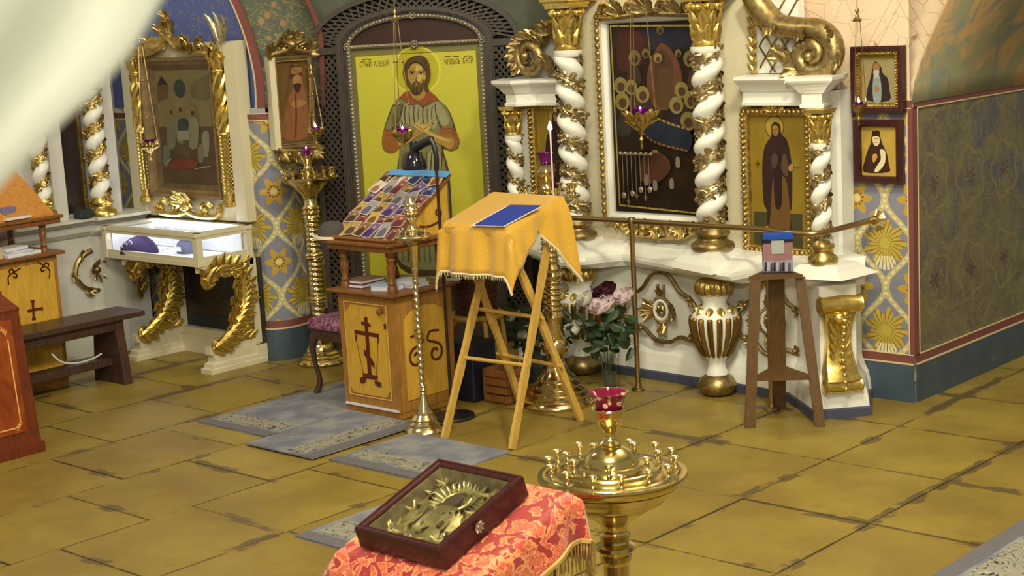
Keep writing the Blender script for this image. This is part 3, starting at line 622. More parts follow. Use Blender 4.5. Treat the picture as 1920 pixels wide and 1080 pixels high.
# cartouches on the base
def cartouche(cx, cz, w, name='cartouche'):
    m = MB().at(plane((0, 7.30, 0)))
    top = smoothpoly([(cx-w, cz+0.06), (cx-w*0.8, cz+0.10), (cx-w*0.52, cz+0.14), (cx-w*0.25, cz+0.225), (cx, cz+0.245), (cx+w*0.25, cz+0.225), (cx+w*0.52, cz+0.14), (cx+w*0.8, cz+0.10), (cx+w, cz+0.03)], 5, False)
    bot = smoothpoly([(cx-w, cz-0.04), (cx-w*0.85, cz-0.09), (cx-w*0.5, cz-0.10), (cx-w*0.2, cz-0.16), (cx+w*0.2, cz-0.165), (cx+w*0.5, cz-0.13), (cx+w*0.85, cz-0.14), (cx+w, cz-0.06)], 5, False)
    for p in (top, bot): m.tube([(x, y, 0.01) for x, y in p], 0.013, 7, 1.0, (0, 0, 1))
    for x, y, a_ in ((cx-w, cz+0.05, 200), (cx+w, cz+0.02, -60), (cx-w, cz-0.05, 160), (cx+w, cz-0.07, 60), (cx+w*0.75, cz+0.10, -20), (cx-w*0.75, cz+0.10, 200), (cx+w*0.75, cz-0.13, 20), (cx-w*0.6, cz-0.10, 160)):
        spray(m, x, y, a_, 3, 80, 0.055, 0.03, 0.012); m.blob((x, y, 0.014), 0.016, 7, 5)
    spray(m, cx, cz+0.245, 90, 3, 70, 0.04, 0.03, 0.012)
    for a_ in (0, 180): spray(m, cx+math.copysign(0.055, math.cos(math.radians(a_))), cz+0.02, a_, 5, 110, 0.105, 0.04, 0.012)
    for a_ in (90, -90):
        spray(m, cx, cz+0.02+math.copysign(0.07, a_), a_, 3, 40, 0.085, 0.035, 0.012)
        m.tube([(cx-0.02, cz+0.02+math.copysign(0.08, a_), 0.012), (cx-0.02, cz+0.02+math.copysign(0.15, a_), 0.012)], 0.009, 6); m.tube([(cx+0.02, cz+0.02+math.copysign(0.08, a_), 0.012), (cx+0.02, cz+0.02+math.copysign(0.15, a_), 0.012)], 0.009, 6)
    beads(m, ellipse(cx, cz+0.02, 0.062, 0.075), 0.03, 0.012, 0.012, closed=True)
    m.blob((cx, cz+0.02, 0.015), (0.032, 0.04, 0.02), 12, 6)
    for k in range(6): m.leaf((cx, cz+0.02, 0.028), (math.cos(k*PI/3), math.sin(k*PI/3), 0.1), (0, 0, 1), 0.032, 0.022, 0.1)
    c = m.build(name, GOLDD, scr)
    m = MB().at(plane((0, 7.30, 0))); m.tube([(x, y, 0.016) for x, y in ellipse(cx, cz+0.02, 0.046, 0.056)]+[(cx+0.046, cz+0.02, 0.016)], 0.011, 7, 1.0, (0, 0, 1)); m.build('white_ring', WHITE, c)
plane_base = 7.33
for cx, w in ((-5.54, 0.26), (-4.80, 0.21)): cartouche(cx, 0.40, w)
# corner console scroll on the splayed pedestal
cc = Vector((-4.235, 7.085, 0)); ph = math.degrees(math.atan2(0.26, 0.20)); K = plane(cc-Vector((math.sin(math.radians(ph)), -math.cos(math.radians(ph)), 0))*0.055, ph)
m = MB().at(K)
prof = smoothpoly([(0.66, 0.03), (0.60, 0.085), (0.545, 0.06), (0.48, 0.03), (0.40, 0.035), (0.30, 0.055), (0.25, 0.085), (0.19, 0.11), (0.13, 0.06)], 4, False)
for z_, d_, rr_, ww in ((0.60, 0.055, 0.050, 0.118), (0.175, 0.07, 0.042, 0.105)):
    rings = []
    for xx, k in ((-ww, 0.45), (-ww, 0.8), (-ww*0.93, 1), (-ww*0.75, 0.85), (0, 0.98), (ww*0.75, 0.85), (ww*0.93, 1), (ww, 0.8), (ww, 0.45)): rings.append([(xx, z_+rr_*k*math.cos(2*PI*i/14), d_+rr_*k*math.sin(2*PI*i/14)) for i in range(14)])
    m.loft(rings)
rings = []
for y_, d_ in prof:
    if 0.19 < y_ < 0.57: w_ = 0.062+0.028*abs(y_-0.4)/0.2; rings.append([(-w_, y_, -0.01), (-w_, y_, d_*0.9), (-w_*0.4, y_, d_+0.008), (w_*0.4, y_, d_+0.008), (w_, y_, d_*0.9), (w_, y_, -0.01)])
m.loft(rings)
for k in range(12):
    y_ = 0.165+k*0.036; m.blob((0, y_, 0.075+0.05*abs(k-5)/6), (0.016, 0.015, 0.014) if 3 < k < 9 else (0.018, 0.015, 0.014), 7, 5)
m.blob((0, 0.53, 0.06), (0.052, 0.04, 0.035), 10, 6)
for s_ in (-1, 1):
    for k in range(6): m.leaf((s_*0.015, 0.22+k*0.05, 0.045+0.006*(k % 2)), (s_*0.45, 0.85, 0.0), (0, 0, 1), 0.095, 0.04, 0.05)
m.build('console_scroll', GOLDB, scr)
# carved crest above and below the centre picture
m = MB().at(plane((0, 7.31, 0)))
for s_ in (-1, 1):
    scroll(m, -5.57+s_*0.29, 2.145, 0.05, 0 if s_ > 0 else 180, 1.3*s_, 0.02, 0.01); scroll(m, -5.57+s_*0.12, 2.15, 0.045, 180 if s_ > 0 else 0, -1.3*s_, 0.018, 0.01)
    spray(m, -5.57+s_*0.2, 2.12, 90-s_*10, 5, 120, 0.10, 0.045, 0.02)
    m.tube([(-5.57+s_*0.35, 2.10, 0.01), (-5.57, 2.12, 0.02)], 0.016, 7)
spray(m, -5.57, 2.13, 90, 7, 170, 0.13, 0.05, 0.02); m.build('top_crest', GOLDD, scr)
m = MB().at(plane((0, 7.33, 0)))
for s_ in (-1, 1):
    scroll(m, -5.57+s_*0.10, 0.885, 0.045, 90, 1.3*s_, 0.02, 0.01); scroll(m, -5.57+s_*0.24, 0.90, 0.035, 90, -1.3*s_, 0.016, 0.01); spray(m, -5.57+s_*0.17, 0.90, -90, 5, 150, 0.07, 0.04, 0.012)
    m.tube([(-5.57+s_*0.32, 0.925, 0.01), (-5.57+s_*0.2, 0.85, 0.01), (-5.57, 0.835, 0.01)], 0.014, 7); beads(m, [(-5.57+s_*0.32, 0.93), (-5.57+s_*0.30, 0.86)], 0.02, 0.012, 0.01)
spray(m, -5.57, 0.89, -90, 5, 140, 0.06, 0.04, 0.02); m.blob((-5.57, 0.89, 0.02), 0.025, 8, 6)
m.build('bottom_crest', GOLD, scr)
# ---------------------------------------------------------------- painted icons
def cr(x0, y0, s): return lambda pts: [(x0+x*s, y0+y*s) for x, y in pts]
_pc = {}
def pm(r, g, b, rough=0.5, metal=0.0):
    k = (r, g, b, rough, metal)
    if k not in _pc: _pc[k] = flat('tempera_%d_%d_%d_%d' % (r, g, b, int(metal*10)), ob(r, g, b), rough, metal, 0.16, 25, Specular_IOR_Level=0.2)
    return _pc[k]
class Paint:
    """flat painted shapes on a panel: outlines in the panel's own plane"""
    def __init__(s, M): s.M, s.mb, s.mats, s.k = M, MB().at(M), [], 0
    def mat(s, m):
        if m not in s.mats: s.mats.append(m)
        s.mb.m = s.mats.index(m)
    def poly(s, pts, m, smooth=True, k=3):
        s.mat(m); p = [pix(s.M, x, y) for x, y in pts]
        if smooth: p = smoothpoly(p, k)
        s.k += 1; d = 0.0006*s.k; s.mb.prism(p, d-0.0006, d); return s
    def local(s, pts, m):
        s.mat(m); s.k += 1; d = 0.0006*s.k; s.mb.prism(pts, d-0.0006, d); return s
    def line(s, pts, w, m):     # a painted stroke
        s.mat(m); p = smoothpoly([pix(s.M, x, y) for x, y in pts], 4, False); s.k += 0.05; d = 0.0006*s.k+0.0004
        for a, b in zip(p, p[1:]):
            v = Vector((b[0]-a[0], b[1]-a[1])); L = v.length
            if L < 1e-6: continue
            n = Vector((-v.y, v.x))/L*w/2; e = v/L*w*0.3
            s.mb.add([(a[0]-e.x+n.x, a[1]-e.y+n.y, d), (a[0]-e.x-n.x, a[1]-e.y-n.y, d), (b[0]+e.x-n.x, b[1]+e.y-n.y, d), (b[0]+e.x+n.x, b[1]+e.y+n.y, d)], [(0, 1, 2, 3)])
        return s
    def halo(s, c, r, m, ring=None):
        x, y = pix(s.M, *c); s.local(ellipse(x, y, r, r, 36), m)
        if ring:
            s.mat(ring); s.k += 0.05; d = 0.0006*s.k+0.0004; o = ellipse(x, y, r*1.05, r*1.05, 36); i = ellipse(x, y, r*0.96, r*0.96, 36)
            s.mb.add([(a, b, d) for a, b in o]+[(a, b, d) for a, b in i], [(k, (k+1) % 36, 36+(k+1) % 36, 36+k) for k in range(36)])
        return s
    def done(s, parent, name='painted_figure'): return s.mb.build(name, s.mats, parent)
def text_on(parent, M, txt, x, y, h, mat, name='inscription', d=0.003, wfit=None, ang=0.0):
    cu = bpy.data.curves.new(name, 'FONT'); cu.body = txt; cu.size = h*1.35; cu.extrude = 0.0003; cu.align_x = 'CENTER'; cu.align_y = 'CENTER'; cu.offset = h*0.012
    tmp = bpy.data.objects.new(name, cu); COL.objects.link(tmp); dg = bpy.context.evaluated_depsgraph_get(); me = bpy.data.meshes.new_from_object(tmp.evaluated_get(dg)); bpy.data.objects.remove(tmp)
    xs_ = [v.co.x for v in me.vertices]; w = max(xs_)-min(xs_); kx = wfit/w if wfit else 1
    T = M @ Matrix.Translation((x, y, d)) @ Matrix.Rotation(ang, 4, 'Z') @ Matrix.Diagonal((kx, 1, 1, 1))
    org = Vector(parent['_w'])
    for v in me.vertices: v.co = (T @ v.co)-org
    me.materials.clear(); me.materials.append(mat)
    o = bpy.data.objects.new(name, me); COL.objects.link(o); o.parent = parent; o['_w'] = tuple(org); return o
GLD = flat('burnished_gold_ground', ob(186, 176, 40), 0.42, 0.25, 0.10, 4)
GLD2 = flat('darkened_gold_ground', ob(150, 122, 36), 0.4, 0.25, 0.18, 8)
OLIVE = flat('olive_icon_border', ob(112, 106, 44), 0.45, 0.1, 0.12, 6)
# --- centre icon: dark many-figured scene
M = plane((0, 7.352, 0)); x0, x1 = -5.893, -5.247; z0, z1 = 0.97, 2.075
ic = thing('framed_icon', 'large dark icon with many haloed figures between two white twisted columns', 'icon', (-5.57, 7.35, 0.93))
m = MB().at(plane((0, 7.36, 0))); rframe(m, x0-0.055, z0-0.045, x1+0.055, z1+0.045, [(0, -0.02), (0, 0.03), (0.022, 0.035), (0.04, 0.02), (0.055, 0.0), (0.06, -0.02)]); m.build('moulding', WHITE, ic)
m = MB().at(plane((0, 7.36, 0))); m.box(((x0+x1)/2, (z0+z1)/2, 0.003), (x1-x0, z1-z0, 0.01)); m.build('panel', flat('blackened_panel', ob(50, 36, 24), 0.5, 0, 0.35, 5, Specular_IOR_Level=0.15), ic)
m = MB().at(plane((0, 7.36, 0)))
pth = [(x0-0.072, z0-0.06), (x0-0.072, z1+0.06), (x1+0.072, z1+0.06), (x1+0.072, z0-0.06)]
m.tube([(p[0], p[1], 0.01) for p in pth+pth[:1]], 0.02, 6); beads(m, pth, 0.042, (0.018, 0.02, 0.018), 0.03, 7, True); m.build('beaded_frame', GOLD, ic)
P = Paint(M); f = cr(1130, 40, 1/3)
P.poly(f([(60, 25), (530, 20), (535, 160), (60, 160)]), pm(58, 46, 46), False); P.poly(f([(90, 60), (200, 50), (250, 160), (200, 260), (90, 270)]), pm(84, 42, 32)); P.poly(f([(260, 40), (520, 50), (520, 150), (300, 110)]), pm(50, 48, 58))
P.poly(f([(335, 122), (395, 170), (438, 260), (445, 360), (400, 470), (340, 500), (280, 470), (250, 360), (262, 250), (300, 160)]), pm(124, 76, 46)); P.poly(f([(340, 160), (390, 220), (400, 330), (370, 470), (310, 470), (290, 330), (300, 210)]), pm(96, 66, 40)); P.poly(f([(320, 280), (390, 290), (385, 480), (320, 480)]), pm(104, 72, 38))
for x, y in ((120, 560), (150, 440), (200, 420), (250, 470), (470, 440), (420, 520), (500, 480), (520, 300), (180, 280)): P.poly(f([(x-40, y+60), (x-22, y-30), (x, y-45), (x+24, y-30), (x+42, y+60), (x, y+90)]), pm(R.choice((70, 84, 60)), R.choice((54, 60, 48)), R.choice((34, 44, 50))))
for x, y, r in ((185, 205, 40), (248, 180, 25), (330, 48, 22), (432, 178, 20), (500, 210, 42), (110, 360, 44), (170, 370, 40), (235, 410, 44), (122, 450, 48), (455, 385, 42), (510, 440, 46), (428, 470, 44), (495, 560, 48), (310, 752, 30), (326, 205, 26)):
    P.halo(f([(x, y)])[0], r/3/345*1.15, pm(142, 126, 68, 0.35, 0.3)); P.halo(f([(x+2, y+8)])[0], r/3/345*0.62, pm(80, 52, 34))
P.poly(f([(225, 610), (300, 540), (500, 605), (505, 720), (420, 715), (300, 680)]), pm(34, 40, 46)); P.line(f([(305, 535), (400, 575), (500, 605)]), 0.012, pm(146, 118, 60)); P.line(f([(232, 612), (300, 672), (400, 705), (490, 725)]), 0.012, pm(122, 84, 48))
P.poly(f([(240, 760), (350, 740), (400, 820), (330, 900), (230, 890)]), pm(76, 44, 30))
for x, y in ((262, 890), (312, 920), (405, 910), (440, 790)): P.poly(f([(x-10, y-25), (x+8, y-28), (x+12, y+25), (x-10, y+25)]), pm(120, 104, 80))
for a_, b_ in (((62, 25), (115, 1030)), ((115, 1030), (545, 1075)), ((70, 25), (520, 22))): P.line(f([a_, ((a_[0]+b_[0])/2, (a_[1]+b_[1])/2), b_]), 0.010, pm(152, 132, 50))
P.done(ic, 'painted_scene')
m = MB().at(plane((0, 7.36, 0))); m.box(((x0+x1)/2, (z0+z1)/2, 0.022), (x1-x0, z1-z0, 0.003)); m.build('glass_pane', GLASS, ic)
# --- right icon: standing nun on gold
def framed_side(label, xa, xb, za, zb, crest=True, vf=7.35):
    t = thing('framed_icon', label, 'icon', ((xa+xb)/2, vf, za)); PL = plane((0, vf, 0)); m = MB().at(PL)
    rframe(m, xa, za, xb, zb, [(0, -0.03), (0, 0.02), (0.01, 0.03), (0.035, 0.03), (0.045, 0.02), (0.05, -0.02)])
    pth = [(xa+0.022, za+0.022), (xa+0.022, zb-0.022), (xb-0.022, zb-0.022), (xb-0.022, za+0.022)]; beads(m, pth, 0.030, (0.018, 0.014, 0.016), 0.032, 6, True)
    if crest:
        xm = (xa+xb)/2; spray(m, xm, zb-0.02, 90, 5, 150, 0.06, 0.03, 0.03); scroll(m, xm-0.05, zb-0.01, 0.02, 0, 1, 0.01, 0.035); scroll(m, xm+0.05, zb-0.01, 0.02, 180, -1, 0.01, 0.035); m.blob((xm, zb, 0.04), 0.016, 8, 5)
    m.build('beaded_frame', GOLD, t)
    m = MB().at(PL); m.box(((xa+xb)/2, (za+zb)/2, -0.008), (xb-xa-0.09, zb-za-0.09, 0.012)); m.build('panel', GLD2, t); return t, plane((0, vf+0.002, 0))
t, M = framed_side('gold icon of a standing figure in a dark hooded robe, right of the white columns', -4.985, -4.535, 0.785, 1.59)
P = Paint(M); f = cr(1360, 120, 360/1023)
P.poly(f([(150, 785), (410, 800), (412, 900), (412, 985), (150, 985)]), pm(70, 66, 36), False)
P.halo(f([(262, 335)])[0], 0.058, pm(176, 146, 56, 0.4, 0.2), pm(96, 70, 30))
P.poly(f([(265, 308), (293, 325), (298, 370), (330, 410), (350, 500), (357, 600), (355, 760), (345, 790), (348, 900), (235, 900), (222, 780), (205, 740), (198, 600), (200, 500), (215, 430), (245, 385), (245, 330)]), pm(54, 34, 28))
P.poly(f([(245, 780), (255, 620), (300, 600), (330, 640), (345, 900), (240, 900)]), pm(104, 74, 32)); P.poly(f([(262, 500), (298, 500), (302, 745), (266, 748)]), pm(48, 28, 26)); P.poly(f([(248, 490), (275, 480), (280, 530), (255, 560)]), pm(78, 60, 46)); P.poly(f([(310, 480), (330, 500), (335, 600), (300, 560)]), pm(84, 66, 40))
P.poly(f([(252, 335), (270, 326), (286, 340), (284, 370), (271, 385), (256, 370)]), pm(150, 108, 54)); P.line(f([(258, 349), (264, 347)]), 0.003, pm(50, 30, 20)); P.line(f([(274, 347), (280, 349)]), 0.003, pm(50, 30, 20)); P.line(f([(269, 350), (268, 362)]), 0.002, pm(90, 58, 30)); P.line(f([(264, 370), (274, 370)]), 0.003, pm(110, 50, 34))
P.poly(f([(340, 545), (360, 530), (366, 560), (345, 572)]), pm(160, 120, 66)); P.line(f([(360, 545), (405, 540)]), 0.006, pm(170, 140, 70)); P.line(f([(385, 530), (386, 556)]), 0.005, pm(170, 140, 70)); P.line(f([(175, 515), (175, 545)]), 0.005, pm(96, 62, 28)); P.line(f([(165, 530), (187, 530)]), 0.005, pm(96, 62, 28))
P.done(t)
# --- left icon of the screen, half hidden by the candle
t, M = framed_side('narrow gold icon behind the burning candle, left of the white columns', -6.535, -6.17, 0.86, 1.62, False)
P = Paint(M); f = cr(920, 120, 200/720)
P.halo(f([(435, 350)])[0], 0.055, pm(170, 142, 60, 0.4, 0.2), pm(90, 66, 30)); P.poly(f([(435, 318), (460, 350), (465, 440), (470, 600), (475, 820), (370, 820), (372, 560), (385, 480), (412, 420), (415, 350)]), pm(50, 32, 28)); P.poly(f([(424, 345), (438, 335), (450, 350), (446, 378), (432, 385)]), pm(150, 110, 58)); P.done(t)
# --- two small icons on the pier wall
def small_icon(label, c, w, h, frame, ground, z_in=0.028, rim=0.028, y=7.53, depth=0.035, gold=False):
    t = thing('framed_icon', label, 'icon', (c[0], y, c[1]-h/2)); PL = plane((0, y-0.004, 0)); m = MB().at(PL); xa, xb, za, zb = c[0]-w/2, c[0]+w/2, c[1]-h/2, c[1]+h/2
    rframe(m, xa, za, xb, zb, [(0, 0.0), (0, depth), (0.008, depth+0.006), (rim*0.8, depth+0.004), (rim, depth-0.004), (rim+0.004, 0.004)]); m.build('frame', frame, t)
    if gold:
        m = MB().at(PL); rframe(m, xa+rim, za+rim, xb-rim, zb-rim, [(0, 0.006), (0, depth-0.008), (0.016, depth-0.012), (0.02, 0.008)]); beads(m, [(xa+rim+0.01, za+rim+0.01), (xa+rim+0.01, zb-rim-0.01), (xb-rim-0.01, zb-rim-0.01), (xb-rim-0.01, za+rim+0.01)], 0.016, 0.006, depth-0.006, 5, True); m.build('gilded_slip', GOLD, t)
    m = MB().at(PL); m.box((c[0], c[1], 0.006), (w-rim*2, h-rim*2, 0.010)); m.build('panel', ground, t)
    return t, plane((0, y-0.004-0.0115, 0))
t, M = small_icon('dark-framed icon of a bearded elder high on the pier wall, upper of two', (-4.232, 1.722), 0.30, 0.345, ROSEW, GLD2, gold=True, depth=0.05)
P = Paint(M); f = cr(1580, 80, 140/398)
P.poly(f([(75, 85), (285, 85), (290, 320), (80, 320)]), pm(150, 134, 82), False); P.poly(f([(178, 100), (205, 130), (215, 165), (240, 190), (250, 250), (248, 310), (135, 310), (132, 250), (145, 200), (155, 160), (160, 120)]), pm(48, 40, 34)); P.poly(f([(165, 180), (200, 180), (205, 310), (165, 310)]), pm(140, 146, 128)); P.poly(f([(163, 118), (180, 108), (197, 120), (196, 150), (180, 165), (165, 150)]), pm(146, 104, 62)); P.poly(f([(166, 148), (195, 148), (192, 178), (180, 192), (168, 178)]), pm(176, 166, 140)); P.poly(f([(170, 236), (190, 228), (196, 250), (180, 262)]), pm(160, 116, 70)); P.done(t)
t, M = small_icon('dark-framed icon of a monk with a white scroll on the pier wall, lower of two', (-4.240, 1.345), 0.285, 0.335, ROSEW, pm(196, 160, 66, 0.4, 0.2), rim=0.036)
P = Paint(M); f = cr(1580, 80, 140/398)
P.poly(f([(176, 468), (196, 472), (200, 500), (212, 540), (235, 590), (246, 650), (244, 690), (115, 690), (118, 630), (135, 570), (150, 535), (156, 490)]), pm(64, 36, 22)); P.poly(f([(158, 470), (196, 470), (199, 500), (155, 500)]), pm(52, 30, 20), False); P.poly(f([(162, 502), (194, 502), (197, 535), (180, 552), (163, 535)]), pm(220, 196, 140)); P.poly(f([(200, 570), (225, 575), (230, 610), (222, 650), (190, 688), (170, 685), (185, 655), (205, 620)]), pm(222, 204, 146)); P.poly(f([(160, 600), (180, 592), (186, 612), (165, 640)]), pm(190, 136, 70)); P.line(f([(170, 512), (176, 511)]), 0.003, pm(50, 30, 20)); P.line(f([(184, 511), (190, 512)]), 0.003, pm(50, 30, 20)); P.line(f([(174, 530), (186, 530)]), 0.003, pm(120, 60, 40)); P.done(t)
# ---------------------------------------------------------------- the tall dark icon case in the alcove
A = plane(A0, 40); PXA = lambda x, y: pix(A, x, y)
case = thing('icon_case', 'tall dark carved icon case with lattice sides and arched top in the alcove', 'icon case', tuple(A0))
xl, xr = PXA(596, 300)[0], PXA(962, 200)[0]; zs = PXA(650, 88)[1]; xc = (PXA(652, 92)[0]+PXA(904, 80)[0])/2; ai = (PXA(904, 80)[0]-PXA(652, 92)[0])/2; bi = PXA(776, 28)[1]-zs
ao = max(xc-xl, xr-xc)
def arch(a, b, zb, n=20): return [(xc-a, zb)]+[(xc-a*math.cos(PI*i/n), zs+b*math.sin(PI*i/n)) for i in range(n+1)]+[(xc+a, zb)]
def archband(mb, o, i, d0, d1):
    n = len(o); mb.add([(x, y, d0) for x, y in o]+[(x, y, d0) for x, y in i]+[(x, y, d1) for x, y in o]+[(x, y, d1) for x, y in i],
        [f_ for k in range(n-1) for f_ in ((2*n+k, 2*n+k+1, 3*n+k+1, 3*n+k), (k, k+1, 2*n+k+1, 2*n+k), (n+k+1, n+k, 3*n+k, 3*n+k+1), (k+1, k, n+k, n+k+1))])
m = MB().at(A); archband(m, arch(ao, bi+0.17, 0.0), arch(ao-0.035, bi+0.135, 0.0), -0.06, 0.035); archband(m, arch(ai+0.075, bi+0.055, 0.0), arch(ai+0.025, bi+0.02, 0.0), -0.06, 0.055); archband(m, arch(ai+0.06, bi+0.045, 0.0), arch(ai+0.04, bi+0.03, 0.0), 0.055, 0.07); archband(m, arch(ai+0.026, bi+0.021, 0.0), arch(ai+0.002, bi+0.002, 0), -0.06, 0.03)
for s_ in (-1, 1):
    xm = xc+s_*(ao+ai+0.06)/2; m.box((xm, zs-0.02, 0.0), (ao-ai-0.06, 0.045, 0.08)); m.box((xm, 0.12, 0.0), (ao-ai-0.06, 0.24, 0.07))
m.box((xc, 0.15, -0.01), (ai*2, 0.3, 0.06)); m.build('carved_frame', OAKD, case)
m = MB().at(A); archband(m, arch(ao-0.01, bi+0.15, 0.0), arch(ai+0.03, bi+0.03, 0.0), -0.07, -0.045); m.build('backing_board', flat('black_backing', (0.012, 0.010, 0.009), 0.8), case)
m = MB().at(A)
for s_ in (-1, 1):
    a_, b_ = xc+s_*(ai+0.075), xc+s_*(ao-0.035); lo, hi = min(a_, b_), max(a_, b_); w = hi-lo; st = 0.048; zt = zs-0.045
    for k in range(-8, int((zt-0.24)/st)+2):
        for q_ in (1, -1):
            za, zb = 0.24+k*st, 0.24+k*st+w*1.25
            pa, pb = (lo if q_ > 0 else hi, za), (hi if q_ > 0 else lo, zb)
            t0 = max(0, (0.24-za)/(zb-za)); t1 = min(1, (zt-za)/(zb-za))
            if t1 > t0: m.beam((pa[0]+(pb[0]-pa[0])*t0, pa[1]+(pb[1]-pa[1])*t0, 0.0 if q_ > 0 else 0.006), (pa[0]+(pb[0]-pa[0])*t1, pa[1]+(pb[1]-pa[1])*t1, 0.0 if q_ > 0 else 0.006), 0.013, 0.014, (0, 0, 1))
for k in range(34):
    for q_ in (1, -1):
        t0 = PI*k/34; t1 = t0+q_*0.16
        if 0 < t1 < PI: m.beam((xc-(ai+0.07)*math.cos(t0), zs+(bi+0.05)*math.sin(t0), 0.003*q_), (xc-(ao-0.03)*math.cos(t1), zs+(bi+0.14)*math.sin(t1), 0.003*q_), 0.012, 0.012, (0, 0, 1))
m.build('pierced_lattice', OAKD, case, kind='stuff')
m = MB().at(A); ap = arch(ai-0.006, bi-0.004, 0.3, 26); m.tube([(x, y, 0.02) for x, y in ap], 0.017, 6, 1, (0, 0, 1)); beads(m, ap, 0.026, (0.017, 0.012, 0.01), 0.030, 5)
zb_ = PXA(776, 76)[1]; m.tube([(xc-ai, zs-0.005, 0.02), (xc+ai, zs-0.005, 0.02)], 0.014, 6, 1, (0, 0, 1)); beads(m, [(xc-ai, zs-0.005), (xc+ai, zs-0.005)], 0.022, (0.013, 0.009, 0.008), 0.030, 5)
for px_, pz_ in ((xc, zs-0.005), (xc, zs+bi), (xc-ai, zs), (xc+ai, zs)):
    for k in range(8): m.blob((px_+0.02*math.cos(k*PI/4), pz_+0.02*math.sin(k*PI/4), 0.035), 0.010, 6, 4)
    m.blob((px_, pz_, 0.04), 0.012, 7, 5)
m.build('silver_beading', SILV, case)
m = MB().at(A); m.prism([(xc-ai, zs)]+[(xc-ai*math.cos(PI*i/20), zs+bi*math.sin(PI*i/20)) for i in range(1, 20)]+[(xc+ai, zs)], -0.03, -0.01); m.build('lunette_painting', pm(62, 38, 28, 0.3), case)
# the icon inside
ic = thing('icon', 'life-size gold icon of a bearded man with crossed arms inside the dark lattice case', 'icon', tuple(A0+ax*xc-an*0.0+Vector((0, 0, 0.3))))
m = MB().at(A); m.box((xc, (0.3+zs)/2, -0.02), (ai*2-0.02, zs-0.3, 0.02)); m.build('panel', OLIVE, ic)
gx0, gx1 = PXA(672, 200)[0], PXA(898, 200)[0]; gz = PXA(780, 100)[1]
m = MB().at(A); m.box(((gx0+gx1)/2, (gz+0.38)/2, -0.0095), (gx1-gx0, gz-0.38, 0.002)); m.build('gold_ground', GLD, ic)
m = MB().at(A); rframe(m, gx0-0.006, 0.37, gx1+0.006, gz+0.006, [(0, -0.01), (0, -0.006), (0.006, -0.006), (0.008, -0.01)]); m.build('red_border_line', pm(130, 104, 40), ic)
M = plane(A0-an*-0.0+an*(-0.0083), 40); P = Paint(M); f = cr(660, 90, 250/1125)
H1, H2 = pm(176, 162, 36, 0.45, 0.15), pm(206, 192, 60, 0.4, 0.2)
hc = f([(545, 190)])[0]; P.halo(hc, abs(pix(M, *f([(545, 190)])[0])[1]-pix(M, *f([(545, -10)])[0])[1]), H1, H2)
rb, rb2, rb3, rbd = pm(118, 112, 66), pm(146, 140, 92), pm(96, 88, 44), pm(66, 52, 26)
skin, skin2, skd = pm(160, 124, 50), pm(190, 156, 80), pm(104, 66, 26)
P.poly(f([(400, 420), (350, 470), (310, 560), (270, 680), (252, 780), (262, 850), (300, 885), (360, 885), (400, 850), (390, 960), (370, 1080), (352, 1300), (345, 1700), (470, 1900), (840, 1900), (850, 1600), (836, 1250), (815, 1020), (770, 860), (830, 872), (890, 850), (908, 780), (880, 700), (850, 600), (800, 500), (720, 430), (640, 380), (480, 380)]), rbd)
P.poly(f([(405, 430), (355, 480), (318, 570), (280, 680), (330, 690), (400, 640), (430, 700), (400, 850), (395, 1000), (375, 1300), (370, 1700), (480, 1850), (820, 1850), (835, 1600), (815, 1250), (795, 1020), (750, 830), (740, 700), (760, 660), (850, 670), (835, 590), (790, 500), (715, 440)]), rb)
P.poly(f([(440, 470), (640, 490), (700, 450), (720, 560), (700, 680), (560, 650), (420, 620)]), rb2)
P.poly(f([(720, 450), (780, 520), (820, 620), (770, 660), (725, 580), (705, 500)]), rb2); P.poly(f([(400, 470), (430, 500), (400, 620), (340, 640), (350, 550)]), rb3)
P.poly(f([(640, 900), (740, 880), (770, 1060), (790, 1400), (700, 1500), (660, 1200)]), rb2); P.poly(f([(430, 900), (520, 900), (500, 1200), (480, 1600), (420, 1500), (410, 1150)]), rb3)
for k in range(7): x = 450+k*38; P.line(f([(x, 490+10*(k % 2)), (x-6, 560), (x+4, 640)]), 0.006, rb3 if k % 2 else rbd)
for k in range(8): x = 430+k*46; P.line(f([(x+30-k*3, 880), (x, 1100), (x-6, 1500), (x, 1800)]), 0.008, rbd if k % 2 else rb3)
P.line(f([(700, 470), (715, 580), (755, 680)]), 0.006, rbd); P.line(f([(430, 480), (395, 600), (330, 690)]), 0.006, rbd)
# sleeves rolled, forearms, hands
P.poly(f([(275, 680), (330, 690), (400, 720), (400, 840), (350, 885), (295, 880), (258, 830), (256, 760)]), pm(136, 84, 34)); P.poly(f([(760, 665), (840, 665), (890, 730), (905, 790), (880, 850), (820, 865), (775, 820), (740, 730)]), pm(140, 90, 36))
P.line(f([(285, 700), (340, 700), (400, 730)]), 0.006, skd); P.line(f([(765, 690), (830, 680), (880, 730)]), 0.006, skd); P.line(f([(290, 730), (345, 735), (395, 760)]), 0.005, skd); P.line(f([(765, 720), (840, 715), (890, 770)]), 0.005, skd)
P.poly(f([(470, 720), (520, 690), (600, 640), (660, 640), (680, 660), (640, 700), (560, 740), (480, 800), (400, 830), (390, 760)]), skin)
P.poly(f([(760, 820), (700, 790), (640, 740), (600, 690), (620, 680), (700, 720), (770, 750), (850, 760), (860, 820), (820, 850)]), skin); P.poly(f([(610, 690), (700, 730), (800, 770), (830, 790), (740, 770), (640, 720)]), skin2)
P.poly(f([(590, 700), (520, 660), (490, 625), (510, 615), (545, 640), (575, 600), (592, 605), (585, 640), (640, 640), (680, 600), (692, 608), (660, 660), (640, 710)]), skin2)
P.line(f([(498, 622), (540, 650), (590, 680)]), 0.004, skd); P.line(f([(582, 610), (575, 645)]), 0.004, skd); P.line(f([(688, 606), (650, 650), (600, 690)]), 0.004, skd)
